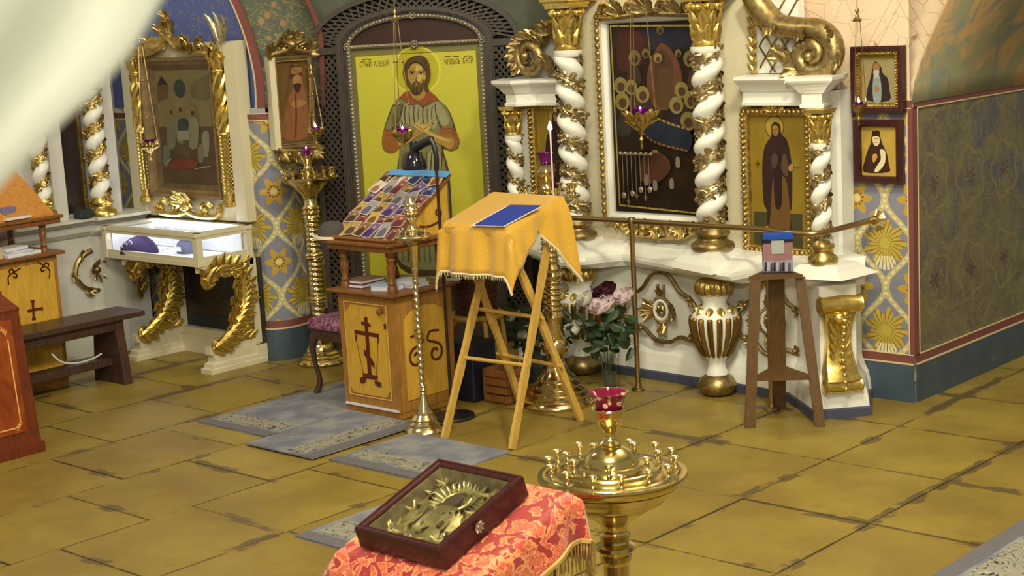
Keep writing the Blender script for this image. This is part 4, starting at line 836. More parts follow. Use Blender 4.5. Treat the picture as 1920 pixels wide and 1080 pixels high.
# red collar, neck, head
P.poly(f([(410, 410), (470, 360), (520, 400), (560, 440), (610, 410), (640, 360), (690, 390), (725, 430), (660, 460), (605, 495), (560, 470), (500, 480), (440, 440)]), pm(136, 72, 36)); P.line(f([(480, 390), (570, 470), (605, 495), (660, 440)]), 0.006, skd)
P.poly(f([(500, 330), (600, 330), (620, 400), (560, 440), (500, 400)]), skin)
P.poly(f([(520, 70), (580, 62), (625, 85), (655, 140), (665, 210), (655, 280), (640, 330), (655, 360), (625, 380), (590, 330), (480, 330), (455, 290), (432, 230), (436, 160), (465, 100)]), pm(84, 60, 22))
P.poly(f([(540, 128), (580, 140), (612, 180), (622, 240), (610, 300), (570, 330), (520, 330), (485, 290), (470, 230), (480, 170), (505, 138)]), skin)
P.poly(f([(545, 140), (590, 170), (600, 230), (575, 280), (545, 270), (540, 200)]), skin2)
P.poly(f([(478, 260), (500, 300), (530, 300), (545, 318), (565, 300), (590, 295), (614, 250), (612, 320), (590, 370), (550, 400), (510, 385), (485, 330)]), pm(92, 66, 24)); P.line(f([(520, 298), (545, 285), (572, 298)]), 0.008, pm(84, 58, 22)); P.poly(f([(530, 300), (545, 297), (562, 300), (546, 308)]), pm(150, 80, 46))
for a_, b_ in ((487, 528), (560, 606)):
    P.line(f([(a_, 200), ((a_+b_)/2, 188), (b_, 198)]), 0.006, skd); P.poly(f([(a_+4, 212), ((a_+b_)/2, 202), (b_-4, 211), ((a_+b_)/2, 220)]), pm(214, 190, 120)); x, y = pix(M, *f([((a_+b_)/2, 210)])[0]); P.local(ellipse(x, y, 0.0085, 0.0085, 10), pm(40, 26, 16)); P.line(f([(a_, 212), ((a_+b_)/2, 201), (b_, 211)]), 0.004, skd)
P.line(f([(548, 200), (550, 240), (540, 268), (552, 272)]), 0.005, skd); P.line(f([(480, 170), (500, 130), (545, 118), (590, 140), (615, 185)]), 0.008, pm(60, 42, 16))
for k in range(5): P.line(f([(500+k*22, 330), (505+k*20, 365), (525+k*10, 392)]), 0.004, pm(60, 42, 18)); P.line(f([(520+k*18, 75+k*3), (470+k*8+k*k*7, 120), (445+k*50, 200-0*k)]), 0.004, pm(60, 42, 16)) if k in (0, 4) else None
P.poly(f([(606, 235), (622, 232), (618, 262), (606, 262)]), skin2); P.done(ic)
rd = pm(90, 52, 24)
tx, ty = pix(A, *f([(187, 138)])[0]); wfit = pix(A, *f([(310, 138)])[0])[0]-pix(A, *f([(65, 138)])[0])[0]; th_ = (pix(A, *f([(187, 112)])[0])[1]-pix(A, *f([(187, 165)])[0])[1])
text_on(ic, A, 'СТЫЙ  АЛЕЅІЙ', tx, ty, th_*0.9, rd, 'inscription', -0.008, wfit)
tx, ty = pix(A, *f([(900, 115)])[0]); wfit = pix(A, *f([(1020, 110)])[0])[0]-pix(A, *f([(775, 110)])[0])[0]
text_on(ic, A, 'ЧЛВѢКЪ  БЖІЙ', tx, ty, th_*0.9, rd, 'inscription', -0.008, wfit)
P = Paint(plane(A0+an*(-0.0083), 40))
for a_, b_, y_ in ((90, 160, 100), (780, 830, 78), (850, 900, 76), (945, 1010, 72)): P.line(f([(a_, y_), ((a_+b_)/2, y_-6), (b_, y_-2)]), 0.006, rd)
P.done(ic, 'title_marks')
# ---------------------------------------------------------------- icon of a crowned elder on the rounded pier
TPH = 72; TN = Vector((math.sin(math.radians(TPH)), -math.cos(math.radians(TPH)), 0))
tp = onp(552, 195, (-7.90, 6.70, 1.5), TN); TS = plane((tp.x, tp.y, 0), TPH); PT = lambda x, y: pix(TS, x, y)
tx0, tx1, tz0, tz1 = PT(514, 200)[0], PT(591, 200)[0], PT(552, 278)[1], PT(552, 104)[1]
t = thing('framed_icon', 'brown icon of a figure in a tall hat with gilded crest, on the rounded pier', 'icon', (tp.x, tp.y, tz0))
m = MB().at(TS); rframe(m, tx0, tz0, tx1, tz1, [(0, -0.09), (0, 0.0), (0.01, 0.004), (0.022, 0.0), (0.03, -0.008), (0.033, -0.03)]); m.build('frame', m_wood('dark_gilt_frame', ob(96, 70, 36), ob(120, 90, 50)), t)
m = MB().at(TS); m.box((tx0-0.004, (tz0+tz1)/2, -0.043), (0.012, tz1-tz0+0.004, 0.085)); m.box((tx0+0.012, (tz0+tz1)/2, 0.001), (0.034, tz1-tz0+0.004, 0.006)); m.build('side_board', CREAM, t)
m = MB().at(TS); rframe(m, tx0+0.026, tz0+0.026, tx1-0.026, tz1-0.026, [(0, -0.03), (0, 0.006), (0.008, 0.006), (0.012, -0.02)]); m.build('gilded_slip', GOLDD, t)
m = MB().at(TS); m.box(((tx0+tx1)/2, (tz0+tz1)/2, -0.03), (tx1-tx0-0.05, tz1-tz0-0.05, 0.02)); m.build('panel', pm(100, 72, 34, 0.35), t)
P = Paint(plane(Vector((tp.x, tp.y, 0))-TN*0.019, TPH)); f = cr(440, 0, 1/3)
P.poly(f([(330, 400), (380, 395), (385, 470), (400, 530), (410, 600), (410, 770), (265, 775), (275, 660), (300, 550), (325, 500)]), pm(128, 82, 44)); P.poly(f([(312, 420), (340, 375), (370, 380), (380, 430), (345, 415), (316, 450)]), pm(72, 46, 26)); P.poly(f([(325, 370), (345, 360), (372, 375), (378, 405), (318, 415)]), pm(140, 104, 50)); P.poly(f([(325, 440), (360, 420), (376, 440), (372, 480), (350, 500), (330, 480)]), pm(150, 110, 62)); P.poly(f([(330, 475), (372, 470), (365, 510), (345, 520)]), pm(56, 36, 22)); P.poly(f([(310, 585), (370, 560), (400, 580), (350, 610)]), pm(150, 106, 60)); P.line(f([(340, 530), (345, 650), (340, 770)]), 0.012, pm(92, 60, 32)); P.done(t)
m = MB().at(TS); xm = (tx0+tx1)/2; hw = (tx1-tx0)/2
for s_ in (-1, 1): scroll(m, xm+s_*hw*0.55, tz1+0.05, 0.04, 90, 1.3*s_, 0.018, 0.0); spray(m, xm+s_*hw*0.8, tz1+0.02, 90+s_*-50, 5, 120, 0.09, 0.05, 0.0); spray(m, xm+s_*hw*0.3, tz1+0.07, 90, 5, 150, 0.08, 0.045, 0.02)
spray(m, xm, tz1+0.08, 90, 7, 150, 0.11, 0.05, 0.02); m.blob((xm, tz1+0.07, 0.03), 0.035, 8, 6); m.tube([(xm-hw, tz1+0.01, 0), (xm, tz1+0.04, 0.01), (xm+hw, tz1+0.01, 0)], 0.018, 7); m.build('carved_crest', GOLDD, t)
m = MB().at(TS)
for s_ in (-1, 1): scroll(m, xm+s_*hw*0.45, tz0-0.035, 0.035, -90, -1.3*s_, 0.016, 0.0); spray(m, xm+s_*hw*0.75, tz0-0.02, -90+s_*40, 5, 120, 0.08, 0.045, 0.0)
spray(m, xm, tz0-0.03, -90, 7, 160, 0.09, 0.045, 0.01); m.blob((xm, tz0-0.04, 0.02), 0.028, 8, 6); m.tube([(xm-hw, tz0-0.005, 0), (xm, tz0-0.02, 0.01), (xm+hw, tz0-0.005, 0)], 0.016, 7); m.build('lower_crest', GOLDD, t)
# ---------------------------------------------------------------- left shrine with a lit glass display case
sx0, sx1, VK = -9.42, -8.17, 6.41
sh = thing('shrine', 'cream shrine with gilded columns and a lit glass display case, left of the rounded pier', 'shrine', (-8.8, 6.3, 0))
PK = plane((0, VK, 0))
m = MB()
m.box((-8.225, VK+0.04, 1.50), (0.11, 0.10, 1.15)); m.box((sx0+0.07, VK+0.04, 1.50), (0.14, 0.10, 1.15)); m.box((-8.8, VK+0.05, 2.03), (1.25, 0.08, 0.10)); m.box((-8.8, VK+0.05, 1.0), (1.25, 0.08, 0.16)); m.build('shrine_frame', CREAM, sh, kind=None)
m = MB(); m.box((-8.8, VK+0.10, 1.5), (1.2, 0.02, 1.1)); m.build('back_board', CREAM, sh)
# gilded half columns
for i, x in enumerate((-9.245, -8.335)):
    m = MB(); c = (x, VK-0.012)
    m.lathe([(0.052, 1.02), (0.052, 1.05), (0.038, 1.06), (0.036, 1.10), (0.036, 1.88), (0.045, 1.89), (0.045, 1.90), (0.036, 1.91)], (c[0], c[1], 0), 16)
    for k in range(46):
        z = 1.10+k*0.0085*1.0
        for q_ in range(5): m.leaf((c[0]+0.036*math.cos(-PI*q_/4), c[1]+0.036*math.sin(-PI*q_/4), z+(0.004 if q_ % 2 else 0)), (0.5*math.cos(PI*q_/4)*(1 if q_ < 2 else -1), 0, 1), (math.cos(-PI*q_/4), math.sin(-PI*q_/4), 0), 0.032, 0.026, 0.1) if k % 3 == 0 else None
    for s_ in range(4):
        pts = []
        for k in range(17):
            a = 2*PI*s_/4+k/16*2*PI*0.9; pts.append((c[0]+0.034*math.cos(a), c[1]+0.034*math.sin(a), 1.50+0.38*k/16))
        m.tube(pts, 0.017, 6)
    m.lathe([(0.044, 1.48), (0.048, 1.49), (0.044, 1.50)], (c[0], c[1], 0), 16)
    for k in range(8):
        a = 2*PI*k/8; o = Vector((math.cos(a), math.sin(a), 0)); m.leaf(Vector((c[0], c[1], 1.915))+o*0.038, o*0.15+Vector((0, 0, 1)), o, 0.09, 0.035, 0.35, 1)
    for s_ in (-1, 1): m.blob((c[0]+s_*0.045, c[1]-0.02, 1.985), 0.02, 7, 5)
    m.lathe([(0.04, 1.91), (0.055, 2.0), (0.06, 2.015), (0.0, 2.02)], (c[0], c[1], 0), 12); m.build('gilded_column', GOLDB, sh)
m = MB().at(plane((0, VK-0.02, 0)))
xm = -8.79
for s_ in (-1, 1):
    scroll(m, xm+s_*0.30, 2.06, 0.05, 90, 1.3*s_, 0.022, 0.0); scroll(m, xm+s_*0.42, 2.04, 0.035, 90, -1.3*s_, 0.017, 0); spray(m, xm+s_*0.2, 2.05, 90-s_*30, 7, 170, 0.11, 0.05, 0.02); spray(m, xm+s_*0.38, 2.02, 90-s_*60, 5, 150, 0.08, 0.04, 0.02)
    m.tube(smoothpoly([(xm+s_*0.5, 2.0, 0.01), (xm+s_*0.25, 2.02, 0.03), (xm+s_*0.1, 2.05, 0.04), (xm+s_*0.02, 2.10, 0.03)], 4, False), [0.020]*13, 7); m.leaf((xm+s_*0.04, 2.09, 0.03), (s_*0.9, -0.08, 0.1), (0, 0, 1), 0.22, 0.09, 0.3, 1)
m.lathe([(0.035, 2.10), (0.05, 2.15), (0.04, 2.2), (0.045, 2.215), (0.03, 2.22), (0.025, 2.26), (0.0, 2.30)], (xm, 0, 0.02), 12) if False else None
spray(m, xm, 2.10, 90, 7, 70, 0.15, 0.05, 0.04); m.tube([(xm, 2.1, 0.03), (xm, 2.22, 0.03), (xm, 2.225, 0.03), (xm, 2.24, 0.03)], [0.035, 0.045, 0.05, 0.03], 10); spray(m, xm, 2.23, 90, 5, 90, 0.09, 0.04, 0.03)
m.build('carved_crest', GOLD, sh)
m = MB().at(plane((0, VK-0.0, 0)))
for s_ in (-1, 1):
    spray(m, xm+s_*0.03, 1.02, 90-s_*20, 5, 120, 0.11, 0.06, 0.03); scroll(m, xm+s_*0.17, 0.985, 0.04, 90, 1.2*s_, 0.016, 0.0); scroll(m, xm+s_*0.32, 0.985, 0.035, 90, -1.2*s_, 0.014, 0.0); spray(m, xm+s_*0.24, 1.0, 90, 3, 100, 0.06, 0.03, 0.0)
    m.tube(smoothpoly([(xm, 0.965, 0.02), (xm+s_*0.12, 0.94, 0.02), (xm+s_*0.3, 0.945, 0.02), (xm+s_*0.36, 0.98, 0.02)], 4, False), 0.018, 7)
m.blob((xm, 1.0, 0.04), (0.05, 0.03, 0.03), 9, 6); m.build('lower_crest', GOLDB, sh)
m = MB().at(plane((0, VK-0.03, 0)))
for dx_, a_ in ((0, 90), (-0.02, 110), (0.02, 70)): m.leaf((-8.27+dx_, 2.08, 0), (math.cos(math.radians(a_)), math.sin(math.radians(a_)), 0), (0, 0, 1), 0.2, 0.05, 0.2, 1)
m.build('finial', m_gold('pale_gilding', (0.6, 0.55, 0.4), 0.4), sh)
# picture inside
ic = thing('framed_icon', 'faded brown icon of three seated figures at a table, inside the cream shrine', 'icon', (-8.79, VK, 1.08)); xa, xb, za, zb = -9.19, -8.40, 1.06, 1.99
m = MB().at(PK); rframe(m, xa, za, xb, zb, [(0, 0.0), (0, 0.03), (0.02, 0.03), (0.035, 0.0), (0.085, -0.035), (0.09, -0.06)]); m.build('frame', m_wood('brown_gilt_frame', ob(104, 80, 44), ob(132, 104, 56)), ic)
m = MB().at(PK); m.box(((xa+xb)/2, (za+zb)/2, -0.05), (xb-xa-0.14, zb-za-0.14, 0.02)); m.build('panel', pm(104, 90, 58, 0.3), ic)
P = Paint(plane((0, VK+0.039, 0))); f = cr(230, 80, 340/1080)
P.poly(f([(165, 165), (525, 160), (545, 360), (560, 520), (190, 520)]), pm(140, 122, 74), False); P.poly(f([(230, 195), (270, 250), (205, 255)]), pm(70, 46, 40), False); P.poly(f([(205, 255), (272, 252), (275, 330), (210, 360)]), pm(116, 84, 52), False); P.poly(f([(410, 250), (520, 190), (535, 330), (420, 330)]), pm(118, 104, 64))
x, y = pix(P.M, *f([(342, 273)])[0]); P.local(ellipse(x, y, 0.062, 0.062), pm(64, 74, 66)); P.poly(f([(190, 500), (560, 500), (590, 700), (595, 860), (215, 860)]), pm(98, 74, 44), False)
for cx_, cy_, w_, h_ in ((295, 500, 42, 120), (352, 480, 40, 110), (425, 490, 45, 130), (265, 640, 30, 90), (500, 560, 30, 110), (470, 630, 26, 80)):
    P.poly(f([(cx_-w_*0.5, cy_+h_), (cx_-w_*0.7, cy_), (cx_-w_*0.3, cy_-h_*0.3), (cx_+w_*0.3, cy_-h_*0.3), (cx_+w_*0.7, cy_), (cx_+w_*0.5, cy_+h_)]), R.choice([pm(150, 138, 100), pm(134, 122, 88), pm(122, 118, 92)]))
for cx_, cy_ in ((295, 410), (350, 395), (425, 415)): P.halo(f([(cx_, cy_)])[0], 0.032, pm(150, 128, 74)); P.halo(f([(cx_, cy_+4)])[0], 0.017, pm(84, 58, 38))
P.poly(f([(340, 460), (390, 455), (395, 525), (345, 530)]), pm(60, 68, 60)); P.poly(f([(335, 525), (405, 520), (410, 580), (335, 585)]), pm(160, 148, 112), False); P.poly(f([(300, 700), (440, 700), (440, 745), (290, 750)]), pm(130, 62, 40)); P.line(f([(265, 720), (300, 690)]), 0.006, pm(190, 180, 140)); P.line(f([(440, 750), (530, 735)]), 0.006, pm(190, 180, 140)); P.done(ic, 'painted_scene')
m = MB().at(PK); m.box(((xa+xb)/2, (za+zb)/2, -0.012), (xb-xa-0.09, zb-za-0.09, 0.003)); m.build('glass_pane', GLASS, ic)
# display case table
tx0, tx1, ty0, ty1 = -9.205, -8.17, 5.985, 6.42
m = MB()
for z, o_, h_ in ((0.894, 0.012, 0.024), (0.708, 0.006, 0.030)):
    for x_, y_, dx_, dy_ in (((tx0+tx1)/2, ty0+0.02, tx1-tx0, 0.045), ((tx0+tx1)/2, ty1-0.02, tx1-tx0, 0.045), (tx0+0.02, (ty0+ty1)/2, 0.045, ty1-ty0), (tx1-0.02, (ty0+ty1)/2, 0.045, ty1-ty0)): m.box((x_, y_, z), (dx_+o_*(2 if dx_ > 0.1 else 0), dy_+o_*(2 if dy_ > 0.1 else 0), h_))
for x_ in (tx0+0.02, tx1-0.02):
    for y_ in (ty0+0.02, ty1-0.02): m.box((x_, y_, 0.80), (0.045, 0.045, 0.18))
m.box(((tx0+tx1)/2, ty0+0.012, 0.735), (tx1-tx0, 0.02, 0.03)); m.box((tx1-0.012, (ty0+ty1)/2, 0.735), (0.02, ty1-ty0, 0.03)); m.box(((tx0+tx1)/2, ty0+0.012, 0.872), (tx1-tx0, 0.02, 0.024)); m.box((tx1-0.012, (ty0+ty1)/2, 0.872), (0.02, ty1-ty0, 0.024))
m.build('case_frame', CREAM, sh)
m = MB(); m.box(((tx0+tx1)/2, (ty0+ty1)/2, 0.712), (tx1-tx0-0.05, ty1-ty0-0.05, 0.012)); m.build('case_floor', flat('white_case_lining', (0.85, 0.86, 0.9), 0.8), sh)
m = MB(); m.box(((tx0+tx1)/2, ty1-0.05, 0.80), (tx1-tx0-0.08, 0.006, 0.15)); m.box((tx0+0.05, (ty0+ty1)/2, 0.80), (0.006, ty1-ty0-0.08, 0.15)); m.build('case_back', bpy.data.materials['white_case_lining'], sh)
m = MB(); m.box(((tx0+tx1)/2, ty0+0.05, 0.879), (tx1-tx0-0.12, 0.018, 0.010)); m.box(((tx0+tx1)/2, ty1-0.06, 0.879), (tx1-tx0-0.12, 0.018, 0.010)); m.build('led_strip', emis('cold_white_led', (0.80, 0.86, 1.0), 22), sh)
for nm, c_, d_ in (('glass_pane', ((tx0+tx1)/2, ty0+0.008, 0.80), (tx1-tx0-0.07, 0.004, 0.15)), ('glass_pane', (tx1-0.008, (ty0+ty1)/2, 0.80), (0.004, ty1-ty0-0.07, 0.15)), ('glass_pane', ((tx0+tx1)/2, (ty0+ty1)/2, 0.905), (tx1-tx0-0.06, ty1-ty0-0.06, 0.004))): m = MB(); m.box(c_, d_); m.build(nm, GLASS, sh)
# under the case: side brackets with gilded leaf carving, back panel, plinths
m = MB()
for x_ in (tx1-0.03, -9.0):
    m.hexa([(x_-0.03, 6.12, 0.13), (x_+0.03, 6.12, 0.13), (x_+0.03, 6.44, 0.13), (x_-0.03, 6.44, 0.13)], [(x_-0.03, 6.00, 0.69), (x_+0.03, 6.00, 0.69), (x_+0.03, 6.44, 0.69), (x_-0.03, 6.44, 0.69)]) if False else None
    m.box((x_, 6.415, 0.41), (0.06, 0.05, 0.56)); m.box((x_, 6.21, 0.672), (0.06, 0.42, 0.044)); m.box((x_, 6.22, 0.145), (0.055, 0.40, 0.05))
m.box((-8.6, 6.42, 0.145), (0.84, 0.05, 0.05)); m.box((-8.6, 6.42, 0.68), (0.84, 0.05, 0.03)); m.build('bracket_frame', CREAM, sh)
m = MB()
for x_ in (tx1-0.02, -9.0):
    rings = []
    for o_, z_ in ((0.035, 0), (0.035, 0.03), (0.025, 0.035), (0.022, 0.06), (0.008, 0.072), (0.006, 0.12)): rings.append([(x_-0.03-o_, 6.05-o_*1.6, z_), (x_+0.03+o_*0.5, 6.05-o_*1.6, z_), (x_+0.03+o_*0.5, 6.45, z_), (x_-0.03-o_, 6.45, z_)])
    m.loft(rings, smooth=False)
m.box((-8.6, 6.42, 0.06), (0.9, 0.08, 0.12)); m.build('shrine_plinth', CREAM, sh)
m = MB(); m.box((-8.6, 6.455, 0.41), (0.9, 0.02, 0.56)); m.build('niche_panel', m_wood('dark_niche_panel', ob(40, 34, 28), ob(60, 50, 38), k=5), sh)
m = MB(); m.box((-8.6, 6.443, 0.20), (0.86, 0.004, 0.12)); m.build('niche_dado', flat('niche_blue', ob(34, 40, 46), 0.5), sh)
m = MB().at(plane((0, 6.444, 0)))
for s_ in (-1, 1): m.tube([(x, y, 0) for x, y in spiral(-8.50+s_*0.06, 0.40, 0.05, 0.02, 90, 0.8*s_)], 0.005, 5); m.tube([(x, y, 0) for x, y in spiral(-8.50+s_*0.22, 0.46, 0.04, 0.02, 90, 0.8*s_)], 0.004, 5)
m.tube([(-8.50, 0.30, 0), (-8.50, 0.50, 0)], 0.004, 5); m.build('niche_motif', pm(86, 72, 54), sh)
def bracket_carving(xf, sgn):
    """leafy gilded console: sweeps from the front top down to the back and out to the foot"""
    m = MB(); F = Matrix(((0, 0, sgn, xf), (1, 0, 0, 0), (0, 1, 0, 0), (0, 0, 0, 1))); m.at(F)
    path = smoothpoly([(6.02, 0.56), (6.05, 0.62), (6.14, 0.655), (6.25, 0.64), (6.31, 0.56), (6.315, 0.46), (6.29, 0.38), (6.225, 0.29), (6.13, 0.21), (6.03, 0.16)], 5, False); n = len(path)
    m.tube([(a, b, 0.01) for a, b in path], [0.016+0.018*math.sin(PI*i/n) for i in range(n)], 8, 1.0, (0, 0, 1))
    edge = [(6.40, 0.63), (6.40, 0.18)]
    for i in range(2, n-1, 2):
        a, b = path[i]; d = Vector((path[i][0]-path[i-1][0], path[i][1]-path[i-1][1], 0)).normalized(); k = i/n
        for s2, L in ((1, 0.11), (-1, 0.05)):
            nrm = Vector((-d.y, d.x, 0))*s2; tgt = (nrm*0.9-d*0.5) if k > 0.35 else (nrm+d*0.3)
            if s2 > 0 or k < 0.4: m.leaf((a, b, 0.02+0.004*(i % 4)), tgt, (0, 0, 1), L*R.uniform(0.8, 1.2), 0.05, 0.25, 1)
        m.leaf((a, b, 0.035), -d if k > 0.4 else d, (0, 0, 1), 0.10, 0.045, 0.3, 1)
    for j in range(16):
        z_ = 0.20+j*0.026; m.leaf((6.35-0.05*abs(math.sin(j)), z_, 0.012), (0.45*(1 if j % 2 else -0.6), 1, 0), (0, 0, 1), 0.08, 0.04, 0.3, 1)
    for j in range(7): m.leaf((6.12+j*0.035, 0.175+0.01*(j % 2), 0.012), (0.7, 0.6, 0), (0, 0, 1), 0.08, 0.04, 0.3, 1)
    for rz_ in range(13):
        z_ = 0.185+rz_*0.032; yc_ = 6.13+0.20*min(1, (z_-0.18)/0.26)**0.7; kk = max(1, int((6.37-yc_)/0.028))
        for q_ in range(kk): m.leaf((yc_+0.01+q_*0.028, z_+0.01*(q_ % 2), 0.006+0.006*((rz_+q_) % 3)), (R.uniform(-0.5, 0.5)-0.2, 1, 0), (0, 0, 1), 0.085, 0.042, 0.22, 1)
    m.prism([(6.38, 0.17), (6.38, 0.64), (6.32, 0.60), (6.33, 0.45), (6.29, 0.34), (6.20, 0.23), (6.12, 0.17)], -0.012, 0.004)
    for j in range(26):
        t_ = j/25; b_ = 0.20+0.42*t_; a0_ = 6.34-0.02*(j % 3)-(0.06*(1-t_)*(j % 2)); m.leaf((a0_-0.05*(1-t_), b_, 0.008+0.006*(j % 3)), (-0.5+0.5*t_+R.uniform(-0.3, 0.3), 1, 0), (0, 0, 1), 0.12, 0.05, 0.3, 1)
    scroll(m, 6.035, 0.585, 0.045, 60, 1.3, 0.018, 0.015); scroll(m, 6.07, 0.19, 0.035, 200, -1.2, 0.015, 0.015)
    return m.build('gilded_bracket', GOLDB, sh)
bracket_carving(tx1+0.0, 1); bracket_carving(-8.97, 1)
m = MB(); m.box((tx1-0.035, 6.38, 0.41), (0.02, 0.06, 0.52)); m.box((-8.995, 6.38, 0.41), (0.02, 0.06, 0.52)); m.build('bracket_back', GOLDD, sh)
# relics in the case
def lump(name, label, cat, c, mat, prof, seg=16, sx=1.0):
    m = MB(); m.lathe(prof, (0, 0, 0), seg); m.v = [Vector((c[0]+p.x*sx, c[1]+p.y, c[2]+p.z)) for p in m.v]; return m
Z0 = 0.7185
DK = flat('dark_grey_felt', ob(96, 96, 104), 0.9)
for lab, px_, py_, s_ in (('dark grey cushion-shaped relic at the left end of the lit display case', 243, 462, 1.5), ('small dark relic box beside the violet cap in the lit display case', 352, 474, 1.2), ('dark grey rounded relic at the right end of the lit display case', 404, 463, 1.6)):
    p = onz(px_, py_, Z0); p.y = max(p.y, ty0+0.12); p.x = min(p.x, tx1-0.12)
    t = thing('relic', lab, 'relic', (p.x, p.y, Z0)); m = MB(); m.lathe([(0.055*s_, 0), (0.062*s_, 0.02), (0.055*s_, 0.055*s_), (0.035*s_, 0.075*s_), (0.01, 0.08*s_)], (p.x, p.y, Z0), 16, lambda a, z: 1+0.12*math.cos(2*a)); m.build('body', DK, t)
    m = MB(); m.box((p.x-0.01, p.y-0.06*s_, Z0+0.035), (0.06*s_, 0.006, 0.03)); m.build('label_card', PAPER, t)
p = onz(308, 466, Z0); p.y = ty0+0.13; t = thing('cap', 'violet velvet cap with white scroll embroidery in the lit display case', 'cap', (p.x, p.y, Z0))
m = MB(); m.lathe([(0.13, 0), (0.125, 0.03), (0.10, 0.07), (0.06, 0.10), (0.015, 0.115)], (p.x, p.y, Z0), 20, lambda a, z: 1+0.1*math.cos(3*a)); m.build('crown', flat('violet_velvet', ob(48, 30, 62), 0.9), t)
m = MB()
for k in range(3): m.tube([(p.x-0.05+0.035*k+0.016*math.cos(i*0.7), p.y-0.112+0.012*k, Z0+0.045+0.018*k+0.012*math.sin(i*0.7)) for i in range(10)], 0.004, 5)
m.build('embroidery', PAPER, t)
# ---------------------------------------------------------------- left side screen with twisted columns
ws = thing('altar_screen', 'greyish side screen with two twisted columns at the far left, beside the lit shrine', 'altar screen', (-9.5, 5.9, 0)); XW = -9.46
m = MB(); m.box((XW-0.05, 5.4, 1.65), (0.12, 1.85, 1.5)); m.build('back_board', GREYW, ws)
m = MB(); m.box((XW+0.03, 6.215, 1.62), (0.14, 0.10, 1.4)); m.box((XW+0.03, 5.80, 1.62), (0.12, 0.10, 1.4)); m.build('pilaster', GREYW, ws)
m = MB(); rings = []
for o_, z_ in ((0.0, 0.0), (0.0, 0.82), (0.02, 0.83), (0.05, 0.86), (0.055, 0.89), (0.02, 0.90), (0.06, 0.925), (0.10, 0.935), (0.10, 0.955), (0.0, 0.96)): rings.append([(XW+0.06+o_, 4.4, z_), (XW+0.06+o_, 6.0, z_), (XW+0.10+o_, 6.05-o_*0.5, z_), (XW+0.14+o_, 6.20, z_), (XW+0.14+o_, 6.40, z_), (XW-0.1, 6.40, z_), (XW-0.1, 4.4, z_)])
m.loft(rings, smooth=False); m.build('base_body', GREYW, ws)
for i, (c, r, sd) in enumerate((((-9.33, 6.085), 0.064, 11), ((-9.30, 5.63), 0.052, 12))):
    w, gm = MB(), MB(); zb = 0.965 if i == 0 else 1.02; twisted(w, gm, c, r, zb+0.1, 1.80 if i == 0 else 1.7, 0.165, 1, sd)
    sh_ = w.build('twisted_column', WHITE, ws); gm.build('gilded_vine', GOLD, sh_); m = MB(); colbase(m, c, r*0.85, zb-0.01, zb+0.12); m.build('column_base', GOLDB, sh_); m = MB(); capital(m, c, r*0.9, 1.80 if i == 0 else 1.7, 2.02); m.build('capital', GOLDB, sh_)
PW = plane((XW+0.035, 0, 0), 90)
def pw(x, y): return pix(PW, x, y)
t = thing('framed_icon', 'narrow dark icon between the two twisted columns at the far left', 'icon', (XW+0.03, 5.95, 1.05)); m = MB()
m.box((XW+0.02, 5.945, 1.42), (0.03, 0.20, 0.86)); m.build('panel', pm(46, 34, 30, 0.3), t); m = MB(); m.box((XW+0.045, 6.02, 1.42), (0.02, 0.03, 0.86)); m.box((XW+0.045, 5.855, 1.42), (0.02, 0.025, 0.86)); m.build('frame', GOLDD, t); m = MB(); m.blob((XW+0.06, 5.87, 1.72), (0.03, 0.03, 0.04), 8, 6); m.blob((XW+0.06, 5.87, 1.66), (0.02, 0.02, 0.03), 8, 6); m.build('carved_knob', GOLD, t)
m = MB().at(plane((XW+0.075, 0, 0), 90)); cx_, cy_ = pw(176, 505)
m.tube([(x, y, 0) for x, y in ellipse(cx_, cy_, 0.17, 0.14, 24, 100, 330)], 0.018, 7, 1, (0, 0, 1)); spray(m, cx_, cy_, 90, 5, 150, 0.09, 0.045, 0.0); spray(m, cx_, cy_, -90, 5, 150, 0.09, 0.045, 0.0); m.blob((cx_, cy_, 0.0), 0.03, 8, 6)
for a_ in (120, 180, 240, 300): spray(m, cx_+0.17*math.cos(math.radians(a_)), cy_+0.14*math.sin(math.radians(a_)), a_+60, 3, 80, 0.07, 0.035, 0.0)
m.build('cartouche', GOLDD, ws)
m = MB().at(plane((XW+0.215, 0, 0), 90)); cx_, cy_ = 6.28, 0.50
for k in range(9): m.leaf((cx_, cy_-0.13+k*0.03, 0), (0.5 if k % 2 else -0.5, 0.9, 0), (0, 0, 1), 0.09, 0.04, 0.3, 1)
m.build('leaf_pendant', GOLD, ws)
m = MB(); m.box((-9.32, 5.93, 0.99), (0.09, 0.10, 0.055)); tag(m.build('box', flat('dark_green_box', ob(34, 46, 40), 0.6), bevel=0.004), 'small dark green box on the far left screen ledge, beside the twisted column', 'box')
# ---------------------------------------------------------------- bench
def plank(mb, a, b, c): mb.box(((a[0]+b[0])/2, (a[1]+b[1])/2, (a[2]+b[2])/2), (abs(b[0]-a[0]), abs(b[1]-a[1]), abs(b[2]-a[2])))
be = thing('bench', 'dark wooden bench standing in front of the far left screen', 'bench', (-8.65, 5.2, 0)); bx = -8.585; y1 = 5.74
m = MB(); m.box((bx, (4.3+y1)/2, 0.425), (0.30, y1-4.3, 0.035)); m.build('seat', OAK, be, 0.004)
m = MB(); m.box((bx+0.10, (4.3+5.6)/2, 0.375), (0.025, 5.6-4.3, 0.065)); m.build('apron', OAK, be, 0.003)
for y_ in (5.56, 4.5):
    m = MB(); m.hexa([(bx-0.17, y_-0.03, 0), (bx+0.17, y_-0.03, 0), (bx+0.17, y_+0.03, 0), (bx-0.17, y_+0.03, 0)], [(bx-0.12, y_-0.03, 0.41), (bx+0.12, y_-0.03, 0.41), (bx+0.12, y_+0.03, 0.41), (bx-0.12, y_+0.03, 0.41)]); m.build('leg', OAK, be, 0.004)
